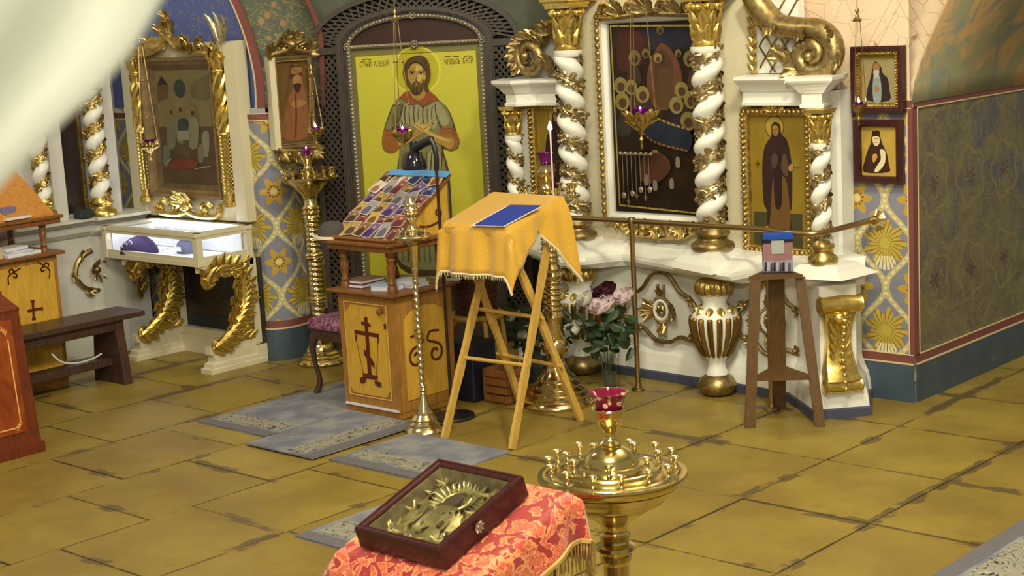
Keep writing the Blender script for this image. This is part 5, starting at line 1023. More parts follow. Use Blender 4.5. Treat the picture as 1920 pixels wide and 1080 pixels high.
m = MB(); m.box((bx, (4.4+5.62)/2, 0.14), (0.10, 5.62-4.4, 0.05)); m.build('stretcher', OAK, be, 0.003)
m = MB()
pts = [(-8.60, 5.15, 0.26), (-8.58, 5.20, 0.20), (-8.58, 5.30, 0.172), (-8.59, 5.42, 0.172), (-8.60, 5.50, 0.19)]
m.tube(smoothpoly(pts, 4, False), 0.006, 6); tag(m.build('cable', PAPER), 'white cable lying over the bottom rail of the dark bench', 'cable')
# ---------------------------------------------------------------- turned posts, lecterns
def turned(mb, x, y, z0, z1, r): h = z1-z0; mb.lathe([(r, 0), (r, h*0.12), (r*0.75, h*0.16), (r*0.95, h*0.22), (r*0.6, h*0.28), (r*0.8, h*0.45), (r*0.95, h*0.6), (r*0.65, h*0.72), (r*0.95, h*0.78), (r*0.75, h*0.84), (r, h*0.88), (r, h)], (x, y, z0), 14)
lec = thing('lectern', 'tall varnished wooden lectern with a dark cross on its gold door, spread with icon cards', 'lectern', (-6.46, 6.04, 0))
lx0, lx1, ly0, ly1 = -6.68, -6.235, 5.82, 6.265
m = MB(); m.box((-6.457, 6.042, 0.365), (lx1-lx0, ly1-ly0, 0.65)); m.box((-6.457, 6.042, 0.025), (lx1-lx0-0.01, ly1-ly0-0.01, 0.04)); m.build('cabinet', PINE, lec)
m = MB(); m.box((-6.457, 5.818, 0.052), (0.43, 0.012, 0.012)); m.build('white_trim', PAPER, lec)
m = MB(); m.box((-6.457, 6.04, 0.70), (0.535, 0.535, 0.016)); m.box((-6.457, 6.04, 0.688), (0.50, 0.50, 0.012)); m.build('lower_shelf', PINED, lec, 0.003)
for x_ in (lx0+0.035, lx1-0.035):
    for y_ in (ly0+0.035, ly1-0.035): m = MB(); turned(m, x_, y_, 0.708, 0.935, 0.028); m.build('post', PINED, lec)
m = MB(); m.box((-6.457, 6.04, 0.95), (0.50, 0.50, 0.035)); m.box((-6.457, 6.04, 0.975), (0.54, 0.54, 0.018)); m.build('upper_shelf', PINED, lec, 0.003)
yb, zb = 6.285, 1.285; dy0, dz0 = 5.835, 0.99
m = MB(); V = [(x, y, z) for x in (lx0, lx1) for y, z in ((dy0, 0.984), (yb, 0.984), (yb, zb-0.02), (dy0, dz0+0.0))]; m.add(V, [(0, 1, 2, 3), (7, 6, 5, 4), (0, 4, 5, 1), (1, 5, 6, 2), (2, 6, 7, 3), (3, 7, 4, 0)]); m.build('desk_wedge', PINEP, lec)
TD = math.atan2(zb-dz0, yb-dy0); DX = Vector((1, 0, 0)); DY = Vector((0, math.cos(TD), math.sin(TD))); DZ = DX.cross(DY); DM = Matrix((DX, DY, DZ)).transposed().to_4x4(); DM.translation = Vector((-6.457, dy0, dz0)); DL = math.hypot(zb-dz0, yb-dy0)
m = MB().at(DM); m.box((0, DL/2, 0.006), (0.50, DL+0.04, 0.014)); m.box((0, -0.022, 0.012), (0.50, 0.02, 0.035)); m.build('desk_board', PINED, lec)
def panel_px(px_pts, M, d, mat, name, par, thick=0.002):
    m = MB().at(M); m.prism([pix(M, x, y) for x, y in px_pts], 0, thick); return m.build(name, mat, par)
FM = plane((0, ly0-0.002, 0)); f = cr(600, 500, 300/953)
m = MB().at(FM); pp_ = [pix(FM, x, y) for x, y in f([(170, 235), (355, 262), (385, 320), (402, 400), (425, 700), (385, 765), (375, 800), (210, 768), (180, 690)])]
xa, xb = lx0+0.055, lx1-0.065
m.prism([(xa, 0.16), (xa+0.03, 0.12), (xb-0.03, 0.12), (xb, 0.16), (xb, 0.57), (xb-0.05, 0.625), (xa+0.05, 0.625), (xa, 0.57)], 0, 0.004); door = m.build('door_panel', PINEP, lec)
m = MB().at(FM); rframe(m, xa-0.01, 0.105, xb+0.01, 0.64, [(0, 0), (0, 0.003), (0.006, 0.003), (0.006, 0)]); m.build('inlay_line', LINE, lec)
P = Paint(plane((0, ly0-0.006, 0)))
for pts in ([(262, 298), (282, 302), (310, 660), (286, 655)], [(245, 325), (300, 340), (305, 362), (247, 346)], [(205, 376), (352, 400), (354, 424), (207, 400)], [(262, 490), (285, 510), (325, 575), (326, 608), (300, 575), (264, 525)], [(256, 632), (345, 650), (345, 676), (258, 660)], [(240, 660), (278, 655), (275, 690), (248, 696), (240, 680)], [(328, 676), (366, 690), (370, 718), (350, 715), (330, 700)]): P.poly(f(pts), INK, False)
P.line(f([(216, 420), (240, 530), (262, 640)]), 0.004, INK); P.line(f([(348, 440), (345, 540), (338, 650)]), 0.004, INK); P.poly(f([(212, 405), (222, 405), (222, 440), (214, 440)]), INK, False); P.poly(f([(344, 425), (354, 425), (352, 455), (344, 455)]), INK, False); P.done(lec, 'inlaid_cross')
kx, kz = pix(FM, *f([(370, 265)])[0]); m = MB(); m.lathe([(0.008, 0), (0.006, 0.012), (0.016, 0.02), (0.018, 0.03), (0.010, 0.038)], (0, 0, 0), 12); m.v = [Vector((kx+p.x, ly0-p.z, kz+p.y)) for p in m.v]; m.build('knob', PINED, lec)
kx, kz = pix(FM, *f([(390, 355)])[0]); m = MB().at(FM); m.box((kx, kz, 0.004), (0.014, 0.03, 0.006)); m.build('keyhole_plate', BRASSD, lec)
SM = plane((lx1+0.002, 0, 0), 90); m = MB().at(SM); ya, yb2 = ly0+0.06, ly1-0.055
m.prism([(ya, 0.10), (yb2, 0.10), (yb2, 0.52)]+[(ya+(yb2-ya)*(0.5+0.5*math.cos(PI*i/10)), 0.52+0.09*math.sin(PI*i/10)) for i in range(1, 10)]+[(ya, 0.52)], 0, 0.004); m.build('side_panel', PINEP, lec)
m = MB().at(plane((lx1+0.008, 0, 0), 90)); yc_ = (ya+yb2)/2-0.01
for s_ in (-1, 1):
    m.tube([(x, y, 0) for x, y in spiral(yc_+s_*0.075, 0.33, 0.058, 0.018, 90, -1.15*s_)], [0.008]*20, 6, 0.5, (0, 0, 1)); m.tube([(x, y, 0) for x, y in smoothpoly([(yc_+s_*0.08, 0.388), (yc_+s_*0.02, 0.41), (yc_+s_*0.04, 0.455), (yc_+s_*0.11, 0.45)], 4, False)], 0.007, 6, 0.5, (0, 0, 1))
m.build('inlaid_scroll', INK, lec)
m = MB().at(plane((lx1+0.004, 0, 0), 90)); m.tube([(x, y, 0) for x, y in spiral(6.20, 1.10, 0.03, 0.012, -90, 0.9)], 0.006, 6, 0.5, (0, 0, 1)); m.tube([(x, y, 0) for x, y in smoothpoly([(6.20, 1.05), (6.12, 1.035), (6.05, 1.045)], 4, False)], 0.006, 6, 0.5, (0, 0, 1)); m.build('desk_scroll', INK, lec)
# icon cards spread over the desk
ORD = ['lowest', 'second', 'third', 'fourth', 'fifth', 'topmost']; COLN = ['leftmost', 'second from left', 'third from left', 'third from right', 'second from right', 'rightmost']
pal = [('grey', (150, 146, 134), (96, 92, 96)), ('gold', (190, 156, 66), (120, 76, 44)), ('brown', (132, 96, 60), (74, 50, 36)), ('violet', (120, 92, 124), (70, 50, 84)), ('blue', (84, 96, 128), (50, 56, 80)), ('pale', (214, 196, 160), (150, 110, 76)), ('red', (140, 80, 66), (96, 50, 44)), ('ochre', (176, 140, 70), (90, 70, 44))]
rc = random.Random(12); WC = flat('card_white', ob(224, 214, 196), 0.5)
for r_ in range(6):
    for c_ in range(6):
        nm, g1, g2 = pal[rc.randrange(8)] if not (r_ == 5 and c_ > 2) else pal[4 if c_ < 5 else 1]
        x_, y_ = -0.205+c_*0.082+rc.uniform(-0.012, 0.012), 0.055+r_*0.088+rc.uniform(-0.01, 0.01); a = rc.uniform(-0.45, 0.45); w_, h_ = rc.uniform(0.07, 0.10), rc.uniform(0.09, 0.125); h0 = 0.0145+0.0022*((r_*5+c_*3) % 7)
        T = DM @ Matrix.Translation((x_, y_, h0)) @ Matrix.Rotation(a, 4, 'Z')
        m = MB().at(T); m.m = 0; m.box((0, 0, 0), (w_, h_, 0.0018)); m.m = 1; m.box((0, 0, 0.0008), (w_-0.005, h_-0.006, 0.0012)); m.m = 2
        m.prism(smoothpoly([(0, h_*0.30), (w_*0.12, h_*0.22), (w_*0.10, h_*0.10), (w_*0.28, -h_*0.05), (w_*0.30, -h_*0.42), (-w_*0.30, -h_*0.42), (-w_*0.28, -h_*0.05), (-w_*0.10, h_*0.10), (-w_*0.12, h_*0.22)], 2), 0.0012, 0.0018); m.m = 3; m.prism(ellipse(0, h_*0.2, w_*0.11, w_*0.13, 10), 0.0018, 0.0022)
        tag(m.build('icon_card', [WC, pm(*g1), pm(*g2), pm(196, 160, 110)]), f'{nm} icon card on the tall lectern desk, {ORD[r_]} row, {COLN[c_]}', 'card', 'icon cards on the lectern desk')
# cap on the desk corner
p = onz(641, 436, 0.99); p = Vector((-6.735, 5.86, 0.986)); t = thing('cap', 'dark grey cap with white brim on the left corner of the card lectern', 'cap', tuple(p))
m = MB(); m.lathe([(0.078, 0.0), (0.082, 0.02), (0.075, 0.055), (0.05, 0.082), (0.012, 0.09)], tuple(p), 20); m.build('crown', flat('cap_felt', ob(72, 66, 58), 0.9), t)
m = MB(); m.prism([(p.x+0.10*math.cos(a), p.y+0.10*math.sin(a)*1.0-0.01) for a in [PI*0.95+i*PI*0.9/14 for i in range(15)]]+[(p.x+0.06, p.y-0.05), (p.x-0.06, p.y-0.05)], p.z, p.z+0.012); m.build('brim', flat('cream_brim', ob(226, 206, 160), 0.8), t)
# books on the lower shelf
for i, (x_, y_, w_, d_, z_, h_, rz, mt, lb) in enumerate(((-6.60, 5.95, 0.15, 0.20, 0.7085, 0.022, 0.1, pm(104, 40, 36), 'flat dark red book on the lower lectern shelf, left end'), (-6.595, 5.95, 0.14, 0.18, 0.7315, 0.018, 0.02, pm(150, 110, 90), 'brown book lying on the dark red book in the lectern shelf'), (-6.36, 5.90, 0.15, 0.11, 0.7085, 0.03, 0.35, pm(176, 190, 204), 'pale blue stack of cards at the front of the lectern shelf'), (-6.34, 6.06, 0.17, 0.13, 0.7085, 0.02, -0.1, PAPER, 'white booklet on the right half of the lectern shelf'), (-6.35, 6.06, 0.15, 0.12, 0.7295, 0.015, 0.15, pm(200, 196, 186), 'grey-white leaflet pile on top of the white lectern booklet'))):
    t = thing('book', lb, 'book', (x_, y_, z_), 'books on the lectern shelf'); m = MB(); m.box((x_, y_, z_+h_/2), (w_-0.006, d_-0.006, h_-0.004), rz); m.build('pages', PAPER, t); m = MB(); m.box((x_, y_, z_+0.0015), (w_, d_, 0.003), rz); m.box((x_, y_, z_+h_-0.0015), (w_, d_, 0.003), rz); m.build('cover', mt, t)
p = Vector((-6.22, 6.30, 0.709)); m = MB(); m.box((p.x-0.01, p.y-0.02, 0.7125), (0.09, 0.06, 0.006), 0.3); tag(m.build('note', PAPER), 'small white note at the right rear corner of the lectern shelf', 'paper')
# second lectern, far left
l2 = thing('lectern', 'orange wooden lectern with small dark cross on its panel, behind the dark bench', 'lectern', (-8.98, 5.1, 0)); fx, e1 = -8.75, 5.345
m = MB(); m.box((fx-0.22, e1-0.24, 0.42), (0.44, 0.48, 0.84)); m.build('cabinet', PINE, l2)
m = MB(); m.box((fx-0.22, e1-0.24, 0.85), (0.53, 0.56, 0.02)); m.build('lower_shelf', PINED, l2, 0.003)
for x_ in (fx-0.03, fx-0.41):
    for y_ in (e1-0.06, e1-0.43): m = MB(); turned(m, x_, y_, 0.86, 1.04, 0.024); m.build('post', PINED, l2)
m = MB(); m.box((fx-0.22, e1-0.24, 1.05), (0.51, 0.55, 0.03)); m.box((fx-0.22, e1-0.24, 1.075), (0.54, 0.58, 0.02)); m.build('upper_shelf', PINED, l2, 0.003)
m = MB(); V = [(x, y, z) for y in (e1-0.50, e1+0.0) for x, z in ((fx+0.02, 1.085), (fx-0.47, 1.085), (fx-0.47, 1.38), (fx-0.42, 1.38), (fx+0.02, 1.10))]; m.add(V, [(0, 1, 2, 3, 4), (9, 8, 7, 6, 5), (0, 5, 6, 1), (1, 6, 7, 2), (2, 7, 8, 3), (3, 8, 9, 4), (4, 9, 5, 0)]); m.build('desk_wedge', m_wood('orange_veneer', ob(186, 118, 44), ob(206, 140, 60), (3, 3, 0.6)), l2)
m = MB().at(plane((fx+0.002, 0, 0), 90)); m.prism([(e1-0.44, 0.10), (e1-0.03, 0.10), (e1-0.03, 0.80), (e1-0.44, 0.80)], 0, 0.005); m.build('front_panel', PINEP, l2)
P = Paint(plane((fx+0.008, 0, 0), 90)); f = cr(0, 330, 280/703)
P.poly(f([(148, 590), (160, 588), (164, 672), (154, 674)]), INK, False); P.poly(f([(137, 627), (192, 618), (194, 630), (139, 641)]), INK, False)
for x, y in ((153, 590), (159, 672), (138, 634), (192, 624)): P.poly(f([(x-8, y-5), (x+8, y-7), (x+8, y+6), (x-8, y+7)]), INK, True)
for s_, x, y in ((1, 60, 455), (-1, 210, 425)):
    P.line(f([(x-20*s_, y+55), (x-22*s_, y+20), (x, y), (x+35*s_, y-22)]), 0.008, INK); P.line(f([(x-12*s_, y+10), (x-18*s_, y-10), (x-4*s_, y-16), (x+4*s_, y-4)]), 0.008, INK); P.line(f([(x+6*s_, y+2), (x+18*s_, y+10), (x+14*s_, y+24), (x+2*s_, y+18)]), 0.008, INK)
P.done(l2, 'inlaid_ornament')['kind'] = 'stuff'
for i, (x_, y_, z_, w_, d_, h_, rz, mt, lb) in enumerate(((-8.82, 5.12, 0.861, 0.16, 0.24, 0.02, 0.1, PAPER, 'white paper pile at the bottom of the far left lectern shelf'), (-8.83, 5.10, 0.882, 0.15, 0.20, 0.015, -0.2, pm(196, 192, 186), 'grey booklet on the white paper pile, far left lectern'), (-8.83, 5.08, 0.898, 0.13, 0.18, 0.02, 0.25, PAPER, 'white open booklet on top of the far left paper pile'), (-8.81, 4.93, 0.861, 0.12, 0.10, 0.07, 0.1, pm(206, 176, 120), 'cream card box at the left edge of the far left lectern shelf'))):
    m = MB(); m.box((x_, y_, z_+h_/2), (w_, d_, h_), rz); tag(m.build('booklet', mt, bevel=0.002), lb, 'booklet')
m = MB(); m.box((-8.90, 4.95, 0.97), (0.10, 0.10, 0.09), 0.3); t = tag(m.build('framed_photo', pm(92, 74, 50), bevel=0.003), 'small brown leaning picture above the papers, far left lectern', 'picture')
m = MB(); m.box((-8.80, 5.07, 1.14), (0.06, 0.10, 0.05), 0.2); tag(m.build('card_box', pm(120, 110, 130), bevel=0.003), 'small violet-grey box on the orange lectern desk, far left', 'box'); m = MB(); m.box((-8.77, 5.09, 1.10), (0.12, 0.18, 0.012), 0.1); tag(m.build('booklet', PAPER), 'white booklet under the violet-grey box on the orange lectern', 'booklet')
# red-brown chest nearest the left edge
ch = thing('chest', 'reddish cherry wood chest with pale inlaid border line at the left edge', 'chest', (-7.7, 4.1, 0)); cx0, cy1 = -7.48, 4.385
m = MB(); rings = []
for o_, z_ in ((0.0, 0.0), (0.0, 0.055), (-0.012, 0.06), (-0.016, 0.10), (-0.045, 0.76), (-0.04, 0.78), (-0.055, 0.80), (-0.09, 0.845), (-0.10, 0.86), (-0.10, 0.875)): rings.append([(cx0-0.55-0*o_, 3.6, z_), (cx0+o_, 3.6, z_), (cx0+o_, cy1+o_, z_), (cx0-0.55, cy1+o_, z_)])
m.loft(rings, smooth=False); m.build('carcass', CHERRYD, ch)
CM = plane((cx0-0.022, 0, 0), 90); m = MB()
m.hexa([(cx0-0.03, 3.65, 0.13), (cx0-0.008, 3.65, 0.13), (cx0-0.008, cy1-0.09, 0.13), (cx0-0.03, cy1-0.09, 0.13)], [(cx0-0.06, 3.65, 0.73), (cx0-0.036, 3.65, 0.73), (cx0-0.036, cy1-0.10, 0.73), (cx0-0.06, cy1-0.10, 0.73)]); m.build('front_panel', CHERRY, ch)
m = MB()
def cf(y, z): return (cx0-0.005-0.028*(z-0.13)/0.6, y, z)
for a_, b_ in (((3.7, 0.16), (cy1-0.16, 0.16)), ((cy1-0.125, 0.20), (cy1-0.135, 0.63)), ((cy1-0.18, 0.69), (3.7, 0.69))): m.beam(cf(*a_), cf(*b_), 0.006, 0.004, (1, 0, 0))
for (yy_, z_), sg in (((cy1-0.16, 0.16), 1), ((cy1-0.18, 0.69), -1)):
    m.tube([cf(yy_+0.035*math.sin(i*PI/12), z_+sg*0.04*(1-math.cos(i*PI/12))) for i in range(7)], 0.003, 5)
    for k in range(3): m.tube([cf(yy_+0.01+0.012*k+0.01*math.sin(i), z_-sg*0.005+sg*0.012*k+0.008*math.cos(i)) for i in range(6)], 0.0022, 4)
m.build('inlay_line', LINE, ch)
# carved footstool with violet cushion
fs = thing('footstool', 'carved stool with violet brocade cushion, half hidden by the card lectern', 'stool', (-6.98, 6.15, 0)); q0, q1, r0, r1 = -7.15, -6.80, 5.985, 6.34
m = MB(); rings = []
for o_, z_ in ((0.0, 0.385), (0.008, 0.40), (0.008, 0.435), (-0.01, 0.455), (-0.06, 0.468)): rings.append([(q0-o_, r0-o_, z_), (q1+o_, r0-o_, z_), (q1+o_, r1+o_, z_), (q0-o_, r1+o_, z_)])
m.loft(rings, smooth=False); m.build('cushion', VIOLET, fs, 0.008)
m = MB(); m.box(((q0+q1)/2, (r0+r1)/2, 0.355), (q1-q0-0.01, r1-r0-0.01, 0.06)); m.build('apron', OAK, fs, 0.004)
for x_, y_ in ((q0+0.03, r0+0.03), (q1-0.03, r0+0.03), (q0+0.03, r1-0.03), (q1-0.03, r1-0.03)):
    s1, s2 = (-1 if x_ < -7 else 1), (-1 if y_ < 6.1 else 1); m = MB(); m.tube(smoothpoly([(x_, y_, 0.36), (x_+s1*0.02, y_+s2*0.02, 0.28), (x_+s1*0.012, y_+s2*0.012, 0.17), (x_, y_, 0.07), (x_+s1*0.018, y_+s2*0.018, 0.0)], 4, False), [0.032-0.018*math.sin(PI*i/18) if i < 14 else 0.017+0.006*(i-13)/3 for i in range(17)], 8); m.build('leg', OAK, fs)
fs.location.z = 0.0095
m = MB().at(DM); m.box((0.03, DL-0.005, 0.030), (0.47, 0.05, 0.002)); tag(m.build('plastic_sheet', flat('pale_blue_plastic', ob(90, 150, 190), 0.3)), 'pale blue plastic strip along the top edge of the card lectern desk', 'sheet')
# ---------------------------------------------------------------- folding lectern under a gold cloth
fd = thing('folding_lectern', 'pale wooden folding lectern with crossed legs carrying the gold cloth', 'lectern', (-5.62, 6.07, 0))
F1, F2, F3, F4 = Vector((-5.776, 5.69, 0)), Vector((-5.93, 6.44, 0)), Vector((-5.324, 5.717, 0)), Vector((-5.355, 6.335, 0))
cFL, cFR, cBL, cBR = Vector((-5.90, 5.915, 1.10)), Vector((-5.464, 5.935, 1.10)), Vector((-5.90, 6.304, 1.214)), Vector((-5.464, 6.37, 1.20))
def wavy(a, b, w, t):
    m = MB(); n = 26; d = (b-a).normalized(); x = Vector((1, 0, 0)); x = (x-d*x.dot(d)).normalized(); y = d.cross(x); rings = []
    for i in range(n+1):
        u = i/n; k = 1+0.16*math.sin(u*PI*9)+(0.12 if 0.1 < u < 0.9 else 0); p = a+(b-a)*u; rings.append([p-x*t/2-y*w*k/2, p+x*t/2-y*w*k/2, p+x*t/2+y*w*k/2, p-x*t/2+y*w*k/2])
    m.loft(rings, smooth=False); return m
dn = Vector((0, 0, -0.035))
for nm, a, b, o_ in (('leg', F1, cBL+dn+Vector((0.06, -0.02, 0)), 0.0), ('leg', F2, cFL+dn+Vector((0.06, 0.03, 0)), 0.026), ('leg', F3, cBR+dn+Vector((-0.04, -0.02, 0)), 0.0), ('leg', F4, cFR+dn+Vector((-0.03, 0.03, 0)), -0.026)): wavy(a+Vector((o_, 0, 0)), b+Vector((o_, 0, 0)), 0.036, 0.022).build('leg', STRIPW, fd)
def lerp(a, b, t): return a+(b-a)*t
for a, b, c, d, t in ((F1, cBL, F3, cBR, 0.33), (F2, cFL, F4, cFR, 0.30), (F2, cFL, F4, cFR, 0.56)):
    m = MB(); p, q_ = lerp(a, b+dn, t), lerp(c, d+dn, t); m.tube([p, lerp(p, q_, 0.5), q_], 0.011, 8); m.build('rung', STRIPW, fd)
for a, b in ((cFL, cFR), (cBL, cBR)): m = MB(); m.beam(a+dn*0.9, b+dn*0.9, 0.03, 0.03); m.build('top_bar', STRIPW, fd)
def drape(corners, flaps, folds, sag=0.0, n=34, out=0.16, seed=1, kz=0.97):
    """a cloth over a tilted rectangle: corners FL FR BL BR; flaps(side, u) = hanging length"""
    FL_, FR_, BL_, BR_ = corners; W_ = (FR_-FL_).length; D_ = (BL_-FL_).length; grid = []
    def axis(n): return [-1+i/8 for i in range(8)]+[i/n for i in range(n+1)]+[1+i/8 for i in range(1, 9)]
    for tv in axis(n):
        row = []
        for sv in axis(n):
            s_, t_ = min(1, max(0, sv)), min(1, max(0, tv)); E = lerp(lerp(FL_, FR_, s_), lerp(BL_, BR_, s_), t_)
            dx = (sv-s_)*(flaps('r', t_) if sv > 1 else flaps('l', t_)); dy = (tv-t_)*(flaps('b', s_) if tv > 1 else flaps('f', s_)); d = math.hypot(dx, dy)
            if d < 1e-6: row.append(E+Vector((0, 0, -sag*math.sin(PI*s_)*math.sin(PI*t_)))); continue
            nx, ny = dx/d, dy/d; corner = min(abs(nx), abs(ny))*1.4
            arc = (s_*W_ if ny else 0)+(t_*D_ if nx else 0)+math.atan2(ny, nx)*0.06
            w = folds(arc)*min(1, d/0.12)+corner*0.02; h = 0.012*min(1, d/0.02)+out*d*(1-0.5*corner)+w
            row.append(Vector((E.x+nx*h, E.y+ny*h, E.z-d*kz+0.004*min(1, d/0.02))))
        grid.append(row)
    return grid
def flg(side, u):
    if side == 'f': return 0.265
    if side == 'l': return 0.25
    if side == 'b': return 0.12
    return 0.24-0.31*u if u < 0.45 else 0.10+0.36*((u-0.45)/0.55)**1.2
gr = drape((cFL, cFR, cBL, cBR), flg, lambda a: 0.016*math.sin(a*21)+0.010*math.sin(a*47+1), 0.0)
clo = thing('lectern_cloth', 'shiny gold satin cloth with cream fringe draped over the folding lectern', 'cloth', tuple(cFL+(cBR-cFL)*0.5-Vector((0, 0, 0.3))))
m = MB(); m.sheet(gr); m.build('cloth', GOLDCLOTH, clo, solid=0.004)
def fringe(edge, L, step, name, mat, par, band_=0.016, seed=2):
    rr = random.Random(seed); m = MB(); m.tube(edge, 0.006, 5)
    for a, b in zip(edge, edge[1:]):
        k = max(1, int((b-a).length/step))
        for i in range(k):
            p = a+(b-a)*(i/k); l = L*rr.uniform(0.75, 1.1); w = step*0.4; d = (b-a).normalized()*w; q_ = p+Vector((rr.uniform(-1, 1)*0.004, rr.uniform(-1, 1)*0.004, -l)); m.add([p-d, p+d, q_+d*0.4, q_-d*0.4], [(0, 1, 2, 3)])
    return m.build(name, mat, par, kind='stuff', solid=0.0015)
fringe([r for r in gr[0][2:]], 0.028, 0.010, 'fringe', FRINGE, clo); fringe([r[-1] for r in gr[26:]], 0.028, 0.010, 'fringe', FRINGE, clo); fringe([r[0] for r in gr[:40]], 0.028, 0.010, 'fringe', FRINGE, clo)
nC = (cFR-cFL).cross(cBL-cFL).normalized(); oC = cFL+nC*0.006
bp = [onp(x, y, oC, nC) for x, y in ((893, 424), (945, 426), (1014, 389), (958, 388))]
bk = thing('book', 'blue booklet lying on the gold cloth of the folding lectern', 'book', tuple(bp[0])); m = MB(); m.hexa([p+nC*0.0005 for p in bp], [p+nC*0.009 for p in bp]); m.build('pages', PAPER, bk); m = MB(); e_ = [(p-(bp[0]+bp[2])*0.5)*1.02+(bp[0]+bp[2])*0.5 for p in bp]; m.hexa([p+nC*0.009 for p in e_], [p+nC*0.012 for p in e_]); m.build('cover', flat('royal_blue_cover', ob(46, 62, 138), 0.5), bk)
pp_ = [onp(x, y, oC, nC)-nC*0.001 for x, y in ((882, 424), (893, 424), (958, 388), (948, 388))]; m = MB(); m.hexa(pp_, [p+nC*0.003 for p in pp_]); tag(m.build('sheet_of_paper', PAPER), 'strip of white paper beside the blue booklet on the gold cloth', 'paper')
# ---------------------------------------------------------------- candle stands
def flame(par, p, h=0.03): m = MB(); m.lathe([(0.0015, 0), (h*0.22, h*0.25), (h*0.2, h*0.5), (h*0.08, h*0.85), (0.0005, h)], tuple(p), 8); return m.build('flame', FLAME, par)
def glass_lamp(label, p, r, h, mat=None, lit=True, flo=6, group=None):
    """a small scalloped glass oil cup"""
    t = thing('votive_lamp', label, 'lamp', tuple(p), group); m = MB(); sc = lambda a, z: 1+(0.07*math.cos(flo*a) if z > h*0.75 else 0.0)
    m.lathe([(r*0.55, 0), (r*0.7, h*0.1), (r*0.78, h*0.5), (r*0.9, h*0.8), (r*1.05, h), (r*0.98, h), (r*0.82, h*0.8), (r*0.7, h*0.5), (r*0.6, h*0.42), (0.001, h*0.40)], tuple(p), 30, sc); m.build('cup', mat or PURPLE, t)
    m = MB(); m.lathe([(0.001, h*0.55), (r*0.70, h*0.56)], tuple(p), 16); m.build('oil', flat('lamp_oil', ob(210, 150, 150), 0.1), t)
    if lit: flame(t, p+Vector((0, 0, h*0.6)), 0.028)
    return t
def shaft(m, c, z0, z1, r, pitch=0.03, amp=0.13):
    n = max(6, int((z1-z0)/0.0045)); m.lathe([(r, z0+(z1-z0)*i/n) for i in range(n+1)], (c[0], c[1], 0), 14, lambda a, z: 1+amp*math.cos(a+z*2*PI/pitch))
def cups(par, c, z, spots, mat, k=1.0):
    m0 = MB(); q = 0.0135*k; m0.lathe([(q*0.5, 0), (q*0.55, 0.003*k), (q*0.32, 0.006*k), (q*0.4, 0.012*k), (q*0.32, 0.016*k), (q*0.5, 0.021*k), (q*0.95, 0.028*k), (q*1.02, 0.031*k), (q*0.75, 0.030*k), (q*0.4, 0.022*k)], (0, 0, 0), 12)
    first = None
    for x, y, dz in spots:
        if first is None: m0.v = [Vector((p.x+par['_w'][0], p.y+par['_w'][1], p.z+par['_w'][2])) for p in m0.v]; first = o = m0.build('candle_cup', mat, par)
        else: o = first.copy(); COL.objects.link(o)
        o.parent = par; o.location = (x-par['_w'][0], y-par['_w'][1], z+dz-par['_w'][2])
# stand at the rounded pier
c = (-7.775, 6.60); st = thing('candle_stand', 'brass candle stand with spiral shaft in front of the rounded pier, farthest left', 'candle stand', (c[0], c[1], 0))
m = MB(); m.lathe([(0.150, 0), (0.158, 0.012), (0.150, 0.03), (0.135, 0.04), (0.138, 0.05), (0.12, 0.06), (0.122, 0.072), (0.10, 0.085), (0.102, 0.095), (0.075, 0.13), (0.078, 0.14), (0.055, 0.20), (0.045, 0.22), (0.05, 0.235), (0.03, 0.25)], (c[0], c[1], 0), 32); m.build('base', BRASS, st)
m = MB(); shaft(m, c, 0.25, 0.40, 0.040, 0.035); shaft(m, c, 0.44, 0.68, 0.042, 0.032); shaft(m, c, 0.73, 0.95, 0.042, 0.032)
for z_ in (0.42, 0.705): m.lathe([(0.042, -0.025), (0.058, -0.015), (0.05, -0.005), (0.06, 0.005), (0.058, 0.015), (0.042, 0.025)], (c[0], c[1], z_), 20)
m.lathe([(0.042, 0.94), (0.058, 0.95), (0.05, 0.965), (0.062, 0.98), (0.05, 0.995), (0.06, 1.01), (0.042, 1.03), (0.042, 1.08)], (c[0], c[1], 0), 20); m.build('shaft', BRASS, st)
m = MB(); m.lathe([(0.042, 1.07), (0.055, 1.10), (0.10, 1.14), (0.105, 1.15), (0.165, 1.185), (0.186, 1.20), (0.186, 1.212), (0.170, 1.214), (0.12, 1.216), (0.07, 1.23), (0.04, 1.25), (0.025, 1.27), (0.022, 1.285), (0.03, 1.30), (0.04, 1.33), (0.042, 1.345)], (c[0], c[1], 0), 36); m.build('tray', BRASS, st)
cups(st, c, 1.213, [(c[0]+0.158*math.cos(2*PI*i/14), c[1]+0.158*math.sin(2*PI*i/14), 0) for i in range(14)], BRASS, 1.5)
glass_lamp('lit purple glass lamp on top of the far left brass candle stand', Vector((c[0], c[1], 1.342)), 0.034, 0.05)
